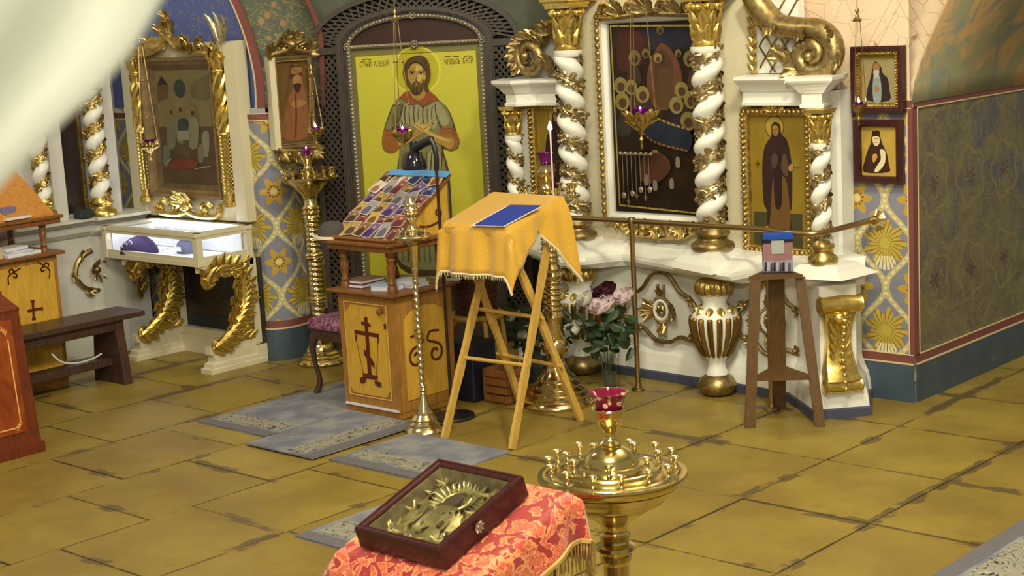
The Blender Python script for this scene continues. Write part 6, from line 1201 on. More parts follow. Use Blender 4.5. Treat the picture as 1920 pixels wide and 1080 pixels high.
# stand beside the altar screen with a burning candle
c = (-5.73, 6.55); st = thing('candle_stand', 'large brass candle stand behind the gold-draped folding lectern', 'candle stand', (c[0], c[1], 0))
m = MB(); m.lathe([(0.195, 0), (0.205, 0.015), (0.195, 0.035), (0.175, 0.045), (0.178, 0.06), (0.155, 0.075), (0.158, 0.09), (0.13, 0.105), (0.133, 0.12), (0.105, 0.14), (0.108, 0.155), (0.08, 0.18), (0.065, 0.21), (0.05, 0.24), (0.055, 0.26), (0.035, 0.28)], (c[0], c[1], 0), 36); m.build('base', BRASS, st)
m = MB(); m.lathe([(0.035, 0.28), (0.07, 0.30), (0.078, 0.33), (0.07, 0.36), (0.055, 0.375), (0.06, 0.39), (0.045, 0.45), (0.05, 0.48), (0.06, 0.50), (0.05, 0.52), (0.044, 0.53)], (c[0], c[1], 0), 24); shaft(m, c, 0.53, 0.72, 0.05, 0.03); m.lathe([(0.05, 0.71), (0.06, 0.73), (0.05, 0.75), (0.06, 0.77), (0.045, 0.79)], (c[0], c[1], 0), 22); shaft(m, c, 0.79, 1.03, 0.046, 0.03); m.build('shaft', BRASS, st)
m = MB(); m.lathe([(0.046, 1.02), (0.055, 1.05), (0.10, 1.10), (0.165, 1.145), (0.18, 1.16), (0.18, 1.172), (0.165, 1.174), (0.11, 1.178), (0.06, 1.19), (0.04, 1.21), (0.028, 1.23), (0.026, 1.25), (0.045, 1.275), (0.046, 1.30), (0.052, 1.303), (0.048, 1.32), (0.05, 1.345)], (c[0], c[1], 0), 36); m.build('tray', BRASS, st)
cups(st, c, 1.174, [(c[0]+0.15*math.cos(2*PI*i/14), c[1]+0.15*math.sin(2*PI*i/14), 0) for i in range(14)], BRASS, 1.6)
gp = ony(1025, 300, 6.55); glass_lamp('purple glass lamp on the brass stand behind the gold cloth', Vector((c[0], c[1], 1.343)), 0.042, 0.065, lit=False)
cp = ony(1037, 352, 6.47); t = thing('candle', 'thin burning wax taper on the brass stand behind the gold cloth', 'candle', (cp.x, cp.y, 1.172)); m = MB(); m.lathe([(0.0048, 1.172), (0.0048, 1.53), (0.002, 1.535)], (cp.x, cp.y, 0), 8); m.build('wax', WAX, t); flame(t, Vector((cp.x, cp.y, 1.532)), 0.055)
# slim silver-brass stand
c = (-5.972, 5.745); SB = flat('pale_brass', (0.70, 0.58, 0.34), 0.18, 1.0, 0.08, 10); st = thing('candle_stand', 'slim pale brass candlestick with twisted rod in front of the card lectern', 'candle stand', (c[0], c[1], 0))
m = MB(); m.lathe([(0.106, 0), (0.110, 0.008), (0.104, 0.02), (0.085, 0.035), (0.088, 0.045), (0.07, 0.06), (0.072, 0.07), (0.05, 0.095), (0.052, 0.105), (0.032, 0.135), (0.02, 0.19), (0.014, 0.21)], (c[0], c[1], 0), 32); m.build('base', SB, st)
m = MB(); shaft(m, c, 0.24, 0.50, 0.0135, 0.035, 0.25); shaft(m, c, 0.55, 0.82, 0.0135, 0.035, 0.25)
for z_, k in ((0.225, 1.0), (0.525, 1.3), (0.87, 0.8)): m.lathe([(0.013, -0.03), (0.02*k, -0.02), (0.016, -0.012), (0.024*k, 0.0), (0.016, 0.012), (0.02*k, 0.02), (0.013, 0.03)], (c[0], c[1], z_), 18)
m.lathe([(0.013, 0.80), (0.016, 0.88), (0.022, 0.95), (0.026, 1.01)], (c[0], c[1], 0), 16); m.build('rod', SB, st)
m = MB(); m.lathe([(0.026, 1.0), (0.06, 1.025), (0.092, 1.04), (0.098, 1.05), (0.092, 1.06), (0.07, 1.066), (0.04, 1.075), (0.026, 1.09), (0.022, 1.12), (0.03, 1.14), (0.022, 1.15), (0.04, 1.17), (0.034, 1.178), (0.042, 1.19), (0.034, 1.20), (0.036, 1.215), (0.026, 1.225), (0.024, 1.255)], (c[0], c[1], 0), 30); m.build('tray', SB, st)
cups(st, c, 1.062, [(c[0]+0.078*math.cos(2*PI*i/8+0.3), c[1]+0.078*math.sin(2*PI*i/8+0.3), 0) for i in range(8)], SB, 0.8)
# foreground stand
c = tuple(onz(1148, 890, 1.10)[:2]); z0 = 1.10; st = thing('candle_stand', 'big polished brass candle stand with empty candle cups nearest the viewer', 'candle stand', (c[0], c[1], 0))
m = MB(); m.lathe([(0.02, -0.03), (0.16, -0.02), (0.172, -0.012), (0.1775, 0), (0.176, 0.006), (0.168, 0.007), (0.160, 0.0055), (0.156, 0.010), (0.148, 0.011), (0.143, 0.009), (0.118, 0.012), (0.114, 0.019), (0.108, 0.021), (0.102, 0.019), (0.080, 0.022), (0.077, 0.029), (0.070, 0.031), (0.066, 0.031), (0.062, 0.045), (0.050, 0.058), (0.034, 0.066), (0.024, 0.070), (0.024, 0.076), (0.028, 0.080), (0.020, 0.086), (0.014, 0.092), (0.013, 0.102), (0.018, 0.108), (0.020, 0.114), (0.029, 0.124), (0.034, 0.146), (0.036, 0.158), (0.043, 0.161), (0.042, 0.164), (0.034, 0.161), (0.030, 0.15), (0.002, 0.148)], (c[0], c[1], z0), 64); m.build('tray', BRASSY, st)
m = MB(); m.lathe([(0.160, -0.021), (0.142, -0.038), (0.132, -0.050), (0.126, -0.053), (0.122, -0.062), (0.115, -0.063), (0.086, -0.083), (0.066, -0.097), (0.050, -0.106), (0.040, -0.115), (0.033, -0.124), (0.030, -0.136), (0.032, -0.142), (0.037, -0.146), (0.037, -0.156), (0.032, -0.160), (0.033, -0.166), (0.047, -0.172), (0.048, -0.182), (0.034, -0.188), (0.033, -0.194), (0.038, -0.198), (0.038, -0.208), (0.032, -0.213), (0.031, -0.22)], (c[0], c[1], z0), 48); m.build('bowl', BRASSY, st)
m = MB(); m.lathe([(0.19, 0), (0.2, 0.015), (0.15, 0.06), (0.09, 0.12), (0.05, 0.2), (0.035, 0.25), (0.031, 0.3), (0.031, 0.885)], (c[0], c[1], 0), 40); m.build('shaft', BRASSY, st)
spots = []
for x, y in ((150, 415), (160, 460), (197, 375), (248, 390), (248, 500), (290, 455), (320, 335), (393, 520), (402, 340), (485, 480), (555, 520), (605, 318), (628, 335), (748, 335), (765, 380), (838, 365), (860, 410), (820, 460), (712, 490), (702, 440)):
    p = onz(980+x/3, 720+y/3, z0+0.038); d = math.hypot(p.x-c[0], p.y-c[1]); spots.append((p.x, p.y, 0.0105 if d > 0.118 else 0.020))
cups(st, c, z0, spots, CUPB, 0.92)
glass_lamp('ruby glass cup with white flowers on the nearest brass candle stand', Vector((c[0], c[1], z0+0.149)), 0.043, 0.052, RUBY, False, 8)
# ---------------------------------------------------------------- hanging oil lamps
def lampada(label, p, r, ztop, glass=None, gold=GOLD, drop=0.08, fancy=True, lit=True, mid=None, canopy=True, chain_r=0.0026, hook=None):
    t = thing('hanging_lamp', label, 'lamp', (p.x, p.y, p.z-r*1.5), 'hanging icon lamps'); h = r*1.1
    m = MB(); m.lathe([(0.002, -h-drop), (0.006, -h-drop+0.01), (0.004, -h-drop*0.6), (0.012, -h-drop*0.45), (0.004, -h-drop*0.3), (r*0.2, -h), (r*0.45, -h*0.85), (r*0.85, -h*0.45), (r, -h*0.1), (r*1.06, 0), (r*0.98, 0), (r*0.9, -h*0.1), (r*0.3, -h*0.6)], tuple(p), 20, lambda a, z: 1+(0.06*math.cos(10*a) if z > -h else 0)); m.build('bowl', gold, t)
    if fancy:
        m = MB()
        for k in range(12):
            a = 2*PI*k/12; o = Vector((math.cos(a), math.sin(a), 0)); m.leaf(p+o*r*0.95+Vector((0, 0, -h*0.2)), o*0.35+Vector((0, 0, 1)), o, h*0.55, r*0.4, 0.3, 1); m.leaf(p+o*r*0.7+Vector((0, 0, -h*0.6)), o*0.7+Vector((0, 0, 0.8)), o, h*0.5, r*0.35, 0.3)
        m.build('openwork_rim', gold, t)
    m = MB(); m.lathe([(r*0.35, -h*0.35), (r*0.55, 0), (r*0.62, h*0.28), (r*0.68, h*0.36), (r*0.58, h*0.34), (r*0.48, 0), (0.002, -0.02)], tuple(p), 18, lambda a, z: 1+(0.06*math.cos(6*a) if z > h*0.2 else 0)); m.build('glass', glass or PURPLE, t)
    if lit: flame(t, p+Vector((0, 0, h*0.12)), 0.03)
    zc = mid if mid else ztop
    for k in range(3):
        a = 2*PI*k/3+0.5; a0 = p+Vector((math.cos(a)*r, math.sin(a)*r, 0)); a1 = Vector((p.x+0.012*math.cos(a), p.y+0.012*math.sin(a), zc)); m = MB(); m.tube([a0, a1], chain_r, 5)
        for j in range(1, 8):
            if j in (2, 5) and fancy: m.blob(lerp(a0, a1, j/8), (0.007, 0.007, 0.012), 6, 4)
        m.build('chain', BRASSD, t)
    if canopy:
        m = MB(); m.lathe([(0.022, -0.02), (0.024, -0.01), (0.012, 0.0), (0.006, 0.02), (0.012, 0.035), (0.004, 0.05)], (p.x, p.y, zc), 12)
        if ztop > zc: m.tube([(p.x, p.y, zc+0.04), (p.x, p.y, ztop)], chain_r, 5)
        m.build('canopy', BRASSD, t)
    if hook: m = MB(); m.tube([hook, (p.x, p.y, hook[2]+0.01), (p.x, p.y, zc+0.03)], 0.006, 6); m.build('hook', BRASSD, t)
    return t
lampada('large openwork gold lamp hanging in front of the dark central icon', ony(1201, 214, 6.95), 0.084, 5.55, drop=0.10, mid=2.8)
lampada('gold and purple lamp hanging before the life-size icon of the bearded man', ony(755, 248, 6.3), 0.056, 5.55, drop=0.05, mid=2.17)
lampada('small gold lamp hanging above the far left candle stand', ony(592, 243, 6.5), 0.048, 1.90, drop=0.07, mid=1.86, hook=(-8.08, 6.72, 1.9))
lampada('gold lamp with dark purple glass hanging before the lit shrine', ony(280, 268, 6.1), 0.060, 5.55, drop=0.10, lit=False, mid=2.1)
lampada('plain purple glass lamp hanging before the two icons on the pier wall', ony(1610, 196, 7.25), 0.038, 5.55, drop=0.07, fancy=False, mid=2.05, gold=BRASSD, chain_r=0.0018)
# small pendants hung over the central icon
bz = ony(1165, 288, 7.30); bz2 = ony(1222, 290, 7.30); hb = thing('hanging_bar', 'dull silver bar with small hooks across the central icon glass', 'hanger', tuple(bz)); m = MB(); m.tube([bz, bz2], 0.006, 6)
for k in range(7): m.blob(lerp(bz, bz2, k/6)+Vector((0, -0.006, 0.004)), 0.012, 6, 4)
m.build('rail', SILV, hb)
for k in range(7):
    p = lerp(bz, bz2, (k+0.4)/7)+Vector((0, -0.008, -0.008)); L = rc.uniform(0.14, 0.26); t = thing('pendant', ('small silver cross' if k % 2 else 'round silver medal')+' on the central icon, '+('first', 'second', 'third', 'fourth', 'fifth', 'sixth', 'last')[k]+' along its hooked bar', 'pendant', (p.x, p.y, p.z-L), 'votive pendants on the central icon'); m = MB(); m.tube([p, p-Vector((0, 0, L))], 0.0014, 5); m.build('chain', SILV, t); m = MB(); q_ = p-Vector((0, 0, L))
    if k % 2: m.box(tuple(q_-Vector((0, 0, 0.012))), (0.02, 0.004, 0.006)); m.box(tuple(q_-Vector((0, 0, 0.014))), (0.006, 0.004, 0.034))
    else: m.blob(q_-Vector((0, 0, 0.015)), (0.016, 0.004, 0.018), 10, 6)
    m.build('charm', SILV, t)
# ---------------------------------------------------------------- brass railing
rl = thing('railing', 'worn brass railing on round posts in front of the white altar screen', 'railing', (-5.54, 7.04, 0)); p1, p2 = onz(1197, 731), onz(1447, 768)
end = ony(1645, 411, 7.53); path = [Vector((-6.35, 6.99, 0.976)), Vector((p1.x, p1.y, 0.976)), Vector((p2.x, p2.y-0.01, 0.976)), onz(1470, 436, 0.976), onz(1528, 438, 0.976), onz(1568, 430, 0.977), Vector((end.x-0.015, end.y-0.06, 0.98)), Vector((end.x, end.y-0.01, 0.98))]
m = MB(); m.tube(path[:3]+smoothpoly([tuple(p) for p in path[3:]], 5, False), 0.0155, 12); m.build('handrail', BRASSD, rl)
for p in (p1, p2):
    m = MB(); m.tube([(p.x, p.y, 0.02), (p.x, p.y, 0.965)], 0.0145, 12); o = m.build('post', BRASSD, rl); m = MB(); m.lathe([(0.04, 0), (0.042, 0.006), (0.035, 0.014), (0.02, 0.018), (0.018, 0.04)], (p.x, p.y, 0), 20); m.build('foot_flange', BRASSD, o); m = MB(); m.lathe([(0.018, 0.935), (0.02, 0.955), (0.024, 0.975), (0.02, 0.995)], (p.x, p.y, 0), 16); m.build('collar', BRASSD, o)
m = MB(); m.lathe([(0.052, 0), (0.054, 0.006), (0.04, 0.014), (0.024, 0.022), (0.02, 0.05)], (0, 0, 0), 20, lambda a, z: 1+0.05*math.cos(12*a)); m.v = [Vector((end.x+p.x, 7.531-p.z, 0.98+p.y)) for p in m.v]; m.build('wall_rosette', BRASS, rl)
# ---------------------------------------------------------------- tripod stand with leaflet
ts = thing('tripod_stand', 'brown wooden tripod stand with triangular shelf beside the right pedestal', 'stand', (-4.6, 7.0, 0)); zt = 0.775
TL, TR, TB = onz(1416, 518, zt), onz(1500, 513, zt), onz(1455, 504, zt); FL2, FR2, FB = onz(1406, 801), onz(1538, 799), onz(1459, 766)
TL = FL2.lerp(TL, 1); 
m = MB(); tri = [(TL.x-0.02, TL.y-0.03), (TR.x+0.03, TR.y-0.02), (TB.x+0.03, TB.y+0.03), (TB.x-0.05, TB.y+0.02)]; m.prism(tri, zt-0.018, zt); m.build('top', STOOLW, ts)
for a, b, w_ in ((FL2, TL, 0.055), (FR2, TR, 0.05), (FB, TB, 0.085)):
    m = MB(); m.beam(a, Vector((b.x, b.y, zt-0.018)), w_, 0.026, (0.6, -0.75, 0.0)); m.build('leg', STOOLW, ts)
k = 0.33; sh3 = [FL2.lerp(TL, k), FR2.lerp(TR, k), FB.lerp(TB, k)]; m = MB(); m.prism([(p.x, p.y) for p in sh3], 0.235, 0.256); m.build('shelf', STOOLW, ts)
lp = onz(1458, 511, zt); LM = plane((lp.x, lp.y, 0), 28); g_ = lambda x, y: pix(LM, x, y)
lf = thing('leaflet_holder', 'clear holder with a pink and blue leaflet standing on the brown tripod stand', 'leaflet', (lp.x, lp.y, zt)); x0_, x1_, ztop = g_(1429, 480)[0], g_(1486, 480)[0], g_(1458, 436)[1]
m = MB().at(LM); m.box(((x0_+x1_)/2, (zt+ztop)/2, -0.004), (x1_-x0_, ztop-zt-0.002, 0.004)); m.build('back_plate', pm(60, 50, 60), lf)
m = MB().at(LM); m.box(((x0_+x1_)/2, (zt+ztop)/2, 0.009), (x1_-x0_, ztop-zt-0.002, 0.002)); m.build('front_pane', GLASS, lf); m = MB().at(LM); m.box(((x0_+x1_)/2, zt+0.004, 0.0), (x1_-x0_, 0.006, 0.05)); m.build('foot', GLASS, lf)
P = Paint(plane((lp.x+0.0, lp.y, 0)-Vector((0, 0, 0)) if False else (lp.x+math.sin(math.radians(28))*-0.0015, lp.y+0.0015, 0), 28)); P.poly([(1430, 449), (1486, 447), (1486, 510), (1430, 511)], pm(190, 140, 128, 0.8), False); P.poly([(1430, 437), (1486, 436), (1486, 449), (1430, 452)], pm(44, 90, 176), False); P.poly([(1430, 450), (1486, 448), (1486, 454), (1430, 457)], pm(44, 40, 60), False); P.poly([(1432, 490), (1486, 487), (1486, 510), (1431, 511)], pm(196, 184, 190), False)
for k in range(9): P.poly([(1434+k*5.6, 491+k % 3), (1437.5+k*5.6, 491+k % 3), (1438+k*5.6, 508), (1433+k*5.6, 508)], (pm(60, 50, 70), pm(230, 226, 230), pm(120, 90, 100))[k % 3], False)
P.poly([(1446, 451), (1470, 450), (1471, 475), (1447, 476)], pm(222, 220, 196), False); P.done(lf, 'leaflet')
# ---------------------------------------------------------------- floor lamp, stool, basket, box, crate
b = onz(851, 783); fl_ = thing('floor_lamp', 'black floor lamp with small dome shade rising behind the card lectern', 'lamp', (b.x, b.y, 0)); m = MB(); m.lathe([(0.115, 0), (0.12, 0.006), (0.115, 0.018), (0.02, 0.026), (0.012, 0.04)], (b.x, b.y, 0), 32); m.build('base', BLACK, fl_)
hd = ony(790, 262, b.y+0.05); tp_ = Vector((b.x-0.015, b.y, 1.36)); m = MB(); m.tube([(b.x-0.015, b.y, 0.02), (b.x-0.015, b.y, 0.9), tuple(tp_)], 0.0085, 8); m.build('pole', flat('dark_bronze', (0.05, 0.03, 0.022), 0.35, 0.5), fl_)
sp_ = ony(777, 300, b.y); m = MB(); m.tube(smoothpoly([tuple(tp_), (tp_.x+0.005, tp_.y, tp_.z+0.08), (tp_.x-0.02, tp_.y, tp_.z+0.155), (tp_.x-0.06, tp_.y, sp_.z+0.10), (sp_.x, sp_.y, sp_.z+0.06)], 4, False), [0.014]*9+[0.024]*8, 8); m.build('neck', BLACK, fl_)
m = MB(); m.lathe([(0.066, -0.05), (0.068, -0.04), (0.062, -0.005), (0.045, 0.03), (0.022, 0.05), (0.024, 0.09), (0.02, 0.10), (0.014, 0.05), (0.055, -0.02), (0.06, -0.045)], tuple(sp_), 24); m.build('shade', flat('gloss_black', (0.012, 0.01, 0.02), 0.12), fl_)
sc_ = onz(893, 586, 0.46); rs = thing('round_stool', 'round bent-wood stool behind the folding lectern carrying the wicker basket', 'stool', (sc_.x, sc_.y, 0)); m = MB(); m.lathe([(0.15, 0.435), (0.165, 0.438), (0.168, 0.45), (0.16, 0.46), (0.02, 0.461)], (sc_.x, sc_.y, 0), 30); m.build('seat', STRIPW, rs)
for k in range(4):
    a = PI/4+k*PI/2+0.3; o = Vector((math.cos(a), math.sin(a), 0)); m = MB(); m.tube(smoothpoly([tuple(Vector((sc_.x, sc_.y, 0.425))+o*0.05), tuple(Vector((sc_.x, sc_.y, 0.425))+o*0.12), tuple(Vector((sc_.x, sc_.y, 0.37))+o*0.155), tuple(Vector((sc_.x, sc_.y, 0.0))+o*0.18)], 5, False), 0.015, 8); m.build('leg', STRIPW, rs)
bk = thing('basket', 'dark red-brown wicker basket standing on the round stool', 'basket', (sc_.x, sc_.y, 0.462)); WK = m_wood('dark_wicker', ob(60, 34, 28), ob(104, 64, 46), (6, 6, 6))
m = MB()
for k in range(17):
    z_ = 0.468+k*0.0155; r_ = 0.115+0.035*(k/16); m.tube([(sc_.x+(r_+0.004*math.cos(i*PI+k*PI))*math.cos(2*PI*i/28), sc_.y+(r_+0.004*math.cos(i*PI+k*PI))*math.sin(2*PI*i/28), z_) for i in range(29)], 0.0095, 5)
m.build('woven_side', WK, bk, kind='stuff'); m = MB(); m.lathe([(0.115, 0), (0.115, 0.008)], (sc_.x, sc_.y, 0.4625), 24); m.build('bottom', WK, bk); m = MB(); m.tube([(sc_.x+0.155*math.cos(2*PI*i/28), sc_.y+0.155*math.sin(2*PI*i/28), 0.732) for i in range(29)], 0.013, 6); m.build('rim', WK, bk)
m = MB(); p = onz(880, 748); m.box((p.x, p.y+0.04, 0.17), (0.2, 0.2, 0.34)); tag(m.build('box', flat('navy_black_box', ob(22, 20, 34), 0.6), bevel=0.006), 'dark navy box on the floor under the wicker basket stool', 'box')
p = onz(932, 757); cr_ = thing('crate', 'small brown slatted crate on the floor beneath the folding lectern', 'crate', (p.x, p.y, 0))
for k in range(4): m = MB(); m.box((p.x, p.y, 0.03+k*0.048), (0.17, 0.02, 0.036)); m.build('slat', PINED, cr_, 0.002); m = MB(); m.box((p.x+0.085, p.y+0.08, 0.03+k*0.048), (0.02, 0.15, 0.036)); m.build('slat', PINED, cr_, 0.002)
m = MB(); m.box((p.x-0.085, p.y+0.08, 0.10), (0.02, 0.17, 0.19)); m.build('end_board', PINED, cr_); m = MB(); m.box((p.x, p.y+0.08, 0.012), (0.17, 0.15, 0.02)); m.build('bottom', PINED, cr_)
# ---------------------------------------------------------------- flowers
def rose(label, p, r, mat, base, group, nl=2, cat='flower'):
    t = thing('rose', label, cat, tuple(base), group); rr = random.Random(int(p.x*1e4)); m = MB(); ax_ = Vector((-0.15, -0.5, 0.85)).normalized()
    X = ax_.orthogonal().normalized(); Y = ax_.cross(X)
    for ring, (n, rad, L, w, cu) in enumerate(((3, 0.10, 0.72, 0.7, 0.3), (5, 0.22, 0.80, 0.9, 0.4), (6, 0.36, 0.86, 1.0, 0.5), (7, 0.46, 0.80, 1.05, 0.5))):
        for k in range(n):
            a = 2*PI*(k+0.5*ring)/n+rr.uniform(-0.2, 0.2); o = X*math.cos(a)+Y*math.sin(a); m.petal(p-ax_*r*0.6+o*r*rad*0.6, ax_+o*(0.05+0.30*ring), o, r*1.5*L, r*w*1.35, cu)
    m.blob(p-ax_*r*0.5, r*0.4, 8, 5); m.build('bloom', mat, t); m = MB(); m.tube(smoothpoly([tuple(base), tuple(base.lerp(p, 0.5)+Vector((rr.uniform(-0.01, 0.01), 0, 0))), tuple(p-ax_*r*0.7)], 4, False), 0.0035, 5); m.build('stem', GREENL, t)
    for k in range(nl):
        u = rr.uniform(0.45, 0.85); o = base.lerp(p, u); d = Vector((rr.uniform(-1, 1), rr.uniform(-1, 0.3), rr.uniform(-0.5, 0.4))); m = MB(); m.leaf(o, d, Vector((0, -0.3, 1)), rr.uniform(0.09, 0.13), rr.uniform(0.06, 0.085), 0.3); m.build('leaf', GREEN, t)
vb = onz(1144, 727); va = thing('vase', 'clear glass vase on the floor holding the roses beside the railing post', 'vase', (vb.x, vb.y, 0)); m = MB(); m.lathe([(0.04, 0), (0.048, 0.004), (0.045, 0.03), (0.046, 0.16), (0.058, 0.21), (0.055, 0.21), (0.043, 0.16), (0.042, 0.012), (0.002, 0.010)], (vb.x, vb.y, 0), 24); m.build('glass', GLASS, va); m = MB(); m.lathe([(0.04, 0.013), (0.041, 0.09), (0.002, 0.091)], (vb.x, vb.y, 0), 20); m.build('water', flat('vase_water', (0.5, 0.56, 0.42), 0.05, 0, 0.05, 10, Transmission_Weight=0.85), va)
PINK = flat('pale_pink_petal', ob(226, 198, 180), 0.6, 0, 0.08, 30); DRED = flat('dark_red_petal', ob(66, 8, 26), 0.6, 0, 0.2, 30); CRM = flat('cream_petal', ob(228, 220, 186), 0.6, 0, 0.06, 30)
B0 = Vector((vb.x, vb.y, 0.03)); yv = vb.y-0.02
for lab, x, y, r, mt, dy, nl in (('dark crimson rose at the top of the glass vase bouquet', 1133, 545, 0.062, DRED, 0.03, 3), ('pale pink open rose at the front of the glass vase bouquet', 1128, 571, 0.068, PINK, -0.06, 3), ('blush rose behind the brass post, right side of the bouquet', 1168, 555, 0.058, PINK, 0.02, 4), ('cream rose at the left of the glass vase bouquet', 1098, 560, 0.055, CRM, 0.04, 3), ('small pinkish rose just below the dark crimson rose', 1152, 566, 0.04, PINK, 0.03, 5)): rose(lab, ony(x, y, yv+dy), r, mt, B0+Vector((rc.uniform(-0.015, 0.015), rc.uniform(-0.015, 0.015), 0)), 'roses in the glass vase', nl)
fo = MB(); rr = random.Random(5)
for k in range(46):
    x, y = rr.uniform(1108, 1185), rr.uniform(578, 655); p = ony(x, y, yv+rr.uniform(-0.08, 0.08)); fo.leaf(p, (rr.uniform(-1, 1), rr.uniform(-0.6, 0.4), rr.uniform(-0.9, 0.5)), (rr.uniform(-0.4, 0.4), -0.6, 0.7), rr.uniform(0.06, 0.10), rr.uniform(0.04, 0.065), 0.3)
fo.build('foliage', GREEN, va, kind='stuff')
vb2 = onz(1000, 715); v2 = thing('vase', 'low dark vase with white carnations behind the folding lectern legs', 'vase', (vb2.x, vb2.y, 0)); m = MB(); m.lathe([(0.06, 0), (0.075, 0.05), (0.07, 0.12), (0.05, 0.17), (0.06, 0.20), (0.052, 0.20), (0.04, 0.16)], (vb2.x, vb2.y, 0), 20); m.build('body', flat('dark_green_glaze', ob(44, 50, 40), 0.2), v2)
fo = MB()
for k in range(60):
    x, y = rr.uniform(952, 1012), rr.uniform(572, 655); p = ony(x, y, vb2.y+rr.uniform(-0.05, 0.1)); fo.leaf(p, (rr.uniform(-1, 1), rr.uniform(-0.6, 0.4), rr.uniform(-0.6, 0.9)), (rr.uniform(-0.4, 0.4), -0.6, 0.7), rr.uniform(0.05, 0.09), rr.uniform(0.02, 0.04), 0.3)
for k in range(18): x, y = rr.uniform(1058, 1096), rr.uniform(585, 640); p = ony(x, y, vb2.y+0.05+rr.uniform(-0.05, 0.05)); fo.leaf(p, (rr.uniform(-1, 1), rr.uniform(-0.6, 0.4), rr.uniform(-0.6, 0.9)), (rr.uniform(-0.4, 0.4), -0.6, 0.7), rr.uniform(0.05, 0.08), rr.uniform(0.02, 0.04), 0.3)
fo.build('foliage', GREEN, v2, kind='stuff')
B1 = Vector((vb2.x, vb2.y, 0.17))
for lab, x, y, r, dy in (('white carnation low beside the folding lectern leg', 987, 622, 0.05, -0.02), ('white carnation to the right of the large brass stand shaft', 1074, 616, 0.055, 0.04), ('small white carnation left of the large brass stand shaft', 1030, 580, 0.035, 0.06), ('greenish white carnation at the far left of the low bouquet', 962, 592, 0.04, 0.02)): rose(lab, ony(x, y, vb2.y+dy), r, CRM, B1, 'white carnations', 1)
cp = onz(990, 690); CM_ = plane((cp.x, cp.y, 0), 25); xa_, xb_ = pix(CM_, 972, 650)[0], pix(CM_, 1004, 650)[0]; z0_, z1_ = 0.02, pix(CM_, 985, 620)[1]
wc = thing('greeting_card', 'white standing card behind the folding lectern legs near the carnations', 'card', (cp.x, cp.y, 0)); m = MB().at(CM_); m.box(((xa_+xb_)/2, z1_/2, 0), (xb_-xa_, z1_, 0.003)); m.build('front', PAPER, wc); m = MB(); m.hexa([(cp.x+ (xa_+xb_)/2*math.cos(0.44)-0.01, cp.y+0.004, 0), (cp.x+0.01, cp.y+0.004, 0), (cp.x+0.03, cp.y+0.09, 0), (cp.x+0.01, cp.y+0.09, 0)], [(cp.x-0.01, cp.y+0.004, z1_*0.8), (cp.x+0.01, cp.y+0.004, z1_*0.8), (cp.x+0.012, cp.y+0.006, z1_*0.8), (cp.x-0.008, cp.y+0.006, z1_*0.8)]); m.build('strut', PAPER, wc)
# ---------------------------------------------------------------- foreground: red brocade table and framed icon
kL, kR, kBL, kBR = onz(663, 988, 1.1), onz(820, 1030, 1.1), None, None
kBL, kBR = onx(822, 858, kL.x), onx(979, 889, kR.x); kBR = Vector((kR.x, kBL.y, kBL.z)); kR = Vector((kR.x, kL.y, kL.z)); nK = (kR-kL).cross(kBL-kL).normalized(); HK = 0.056
KX = (kR-kL).normalized(); KY = (kBL-kL).normalized(); KM = Matrix((KX, KY, nK)).transposed().to_4x4(); KM.translation = kL; KW, KD = (kR-kL).length, (kBL-kL).length
off = -nK*(HK+0.006); gx = [kL+off-KX*0.055-KY*0.03, kR+off+KX*0.075-KY*0.03, kBL+off-KX*0.055+KY*0.045, kBR+off+KX*0.075+KY*0.045]
tb = thing('lectern', 'dark wooden lectern nearest the viewer, under the red brocade cloth', 'lectern', ((gx[0].x+gx[1].x)/2, (gx[0].y+gx[2].y)/2, 0))
m = MB(); dn2 = Vector((0, 0, -0.012)); m.hexa([p+dn2-nK*0.02 for p in (gx[0], gx[1], gx[3], gx[2])], [p+dn2 for p in (gx[0], gx[1], gx[3], gx[2])]); m.build('top', OAK, tb)
for p, sx_, sy_ in ((gx[0], 1, 1), (gx[1], -1, 1), (gx[2], 1, -1), (gx[3], -1, -1)): m = MB(); q_ = p+Vector((sx_*0.05, sy_*0.05, -0.035)); m.beam((q_.x, q_.y, 0), tuple(q_), 0.05, 0.05, (1, 0, 0)); m.build('leg', PINED, tb)
def flr(side, u):
    if side == 'r': return 0.115+0.02*math.sin(u*6)
    if side == 'b': return 0.17
    return 0.34
gr = drape(gx, flr, lambda a: 0.010*math.sin(a*26+0.8)+0.006*math.sin(a*53), 0.0, 34, 0.22)
rcx = thing('table_cloth', 'red and gold brocade cloth with gold fringe under the framed icon in the foreground', 'cloth', tuple((gx[0]+gx[3])*0.5-Vector((0, 0, 0.34)))); m = MB(); m.sheet(gr); m.build('cloth', REDCLOTH, rcx, solid=0.003)
fringe([r[-1] for r in gr[4:]], 0.05, 0.006, 'fringe', FRINGEY, rcx); fringe([r for r in gr[-1][20:]], 0.05, 0.006, 'fringe', FRINGEY, rcx)
ki = thing('icon_case', 'dark red-brown box frame with a silver-gilt icon under glass lying on the red brocade', 'icon', tuple((kL+kBR)*0.5-nK*HK))
m = MB().at(KM); fw = 0.020; rframe(m, 0, 0, KW, KD, [(0.004, -HK), (0, -HK+0.003), (0, -0.005), (0.003, 0.0), (0.007, 0.0), (0.0085, -0.003), (0.012, -0.003), (0.0135, -0.001), (0.017, -0.003), (0.020, -0.007), (0.020, -0.040)]); m.build('frame', ROSEW, ki)
m = MB().at(KM); rframe(m, fw-0.001, fw-0.001, KW-fw+0.001, KD-fw+0.001, [(0, -0.010), (0.004, -0.011), (0.022, -0.038), (0.028, -0.042)]); m.build('gilt_liner', m_gold('aged_liner', (0.42, 0.36, 0.20), 0.4), ki)
m = MB().at(KM); m.box((KW/2, KD/2, -0.045), (KW-0.02, KD-0.02, 0.008)); m.build('back_board', ROSEW, ki)
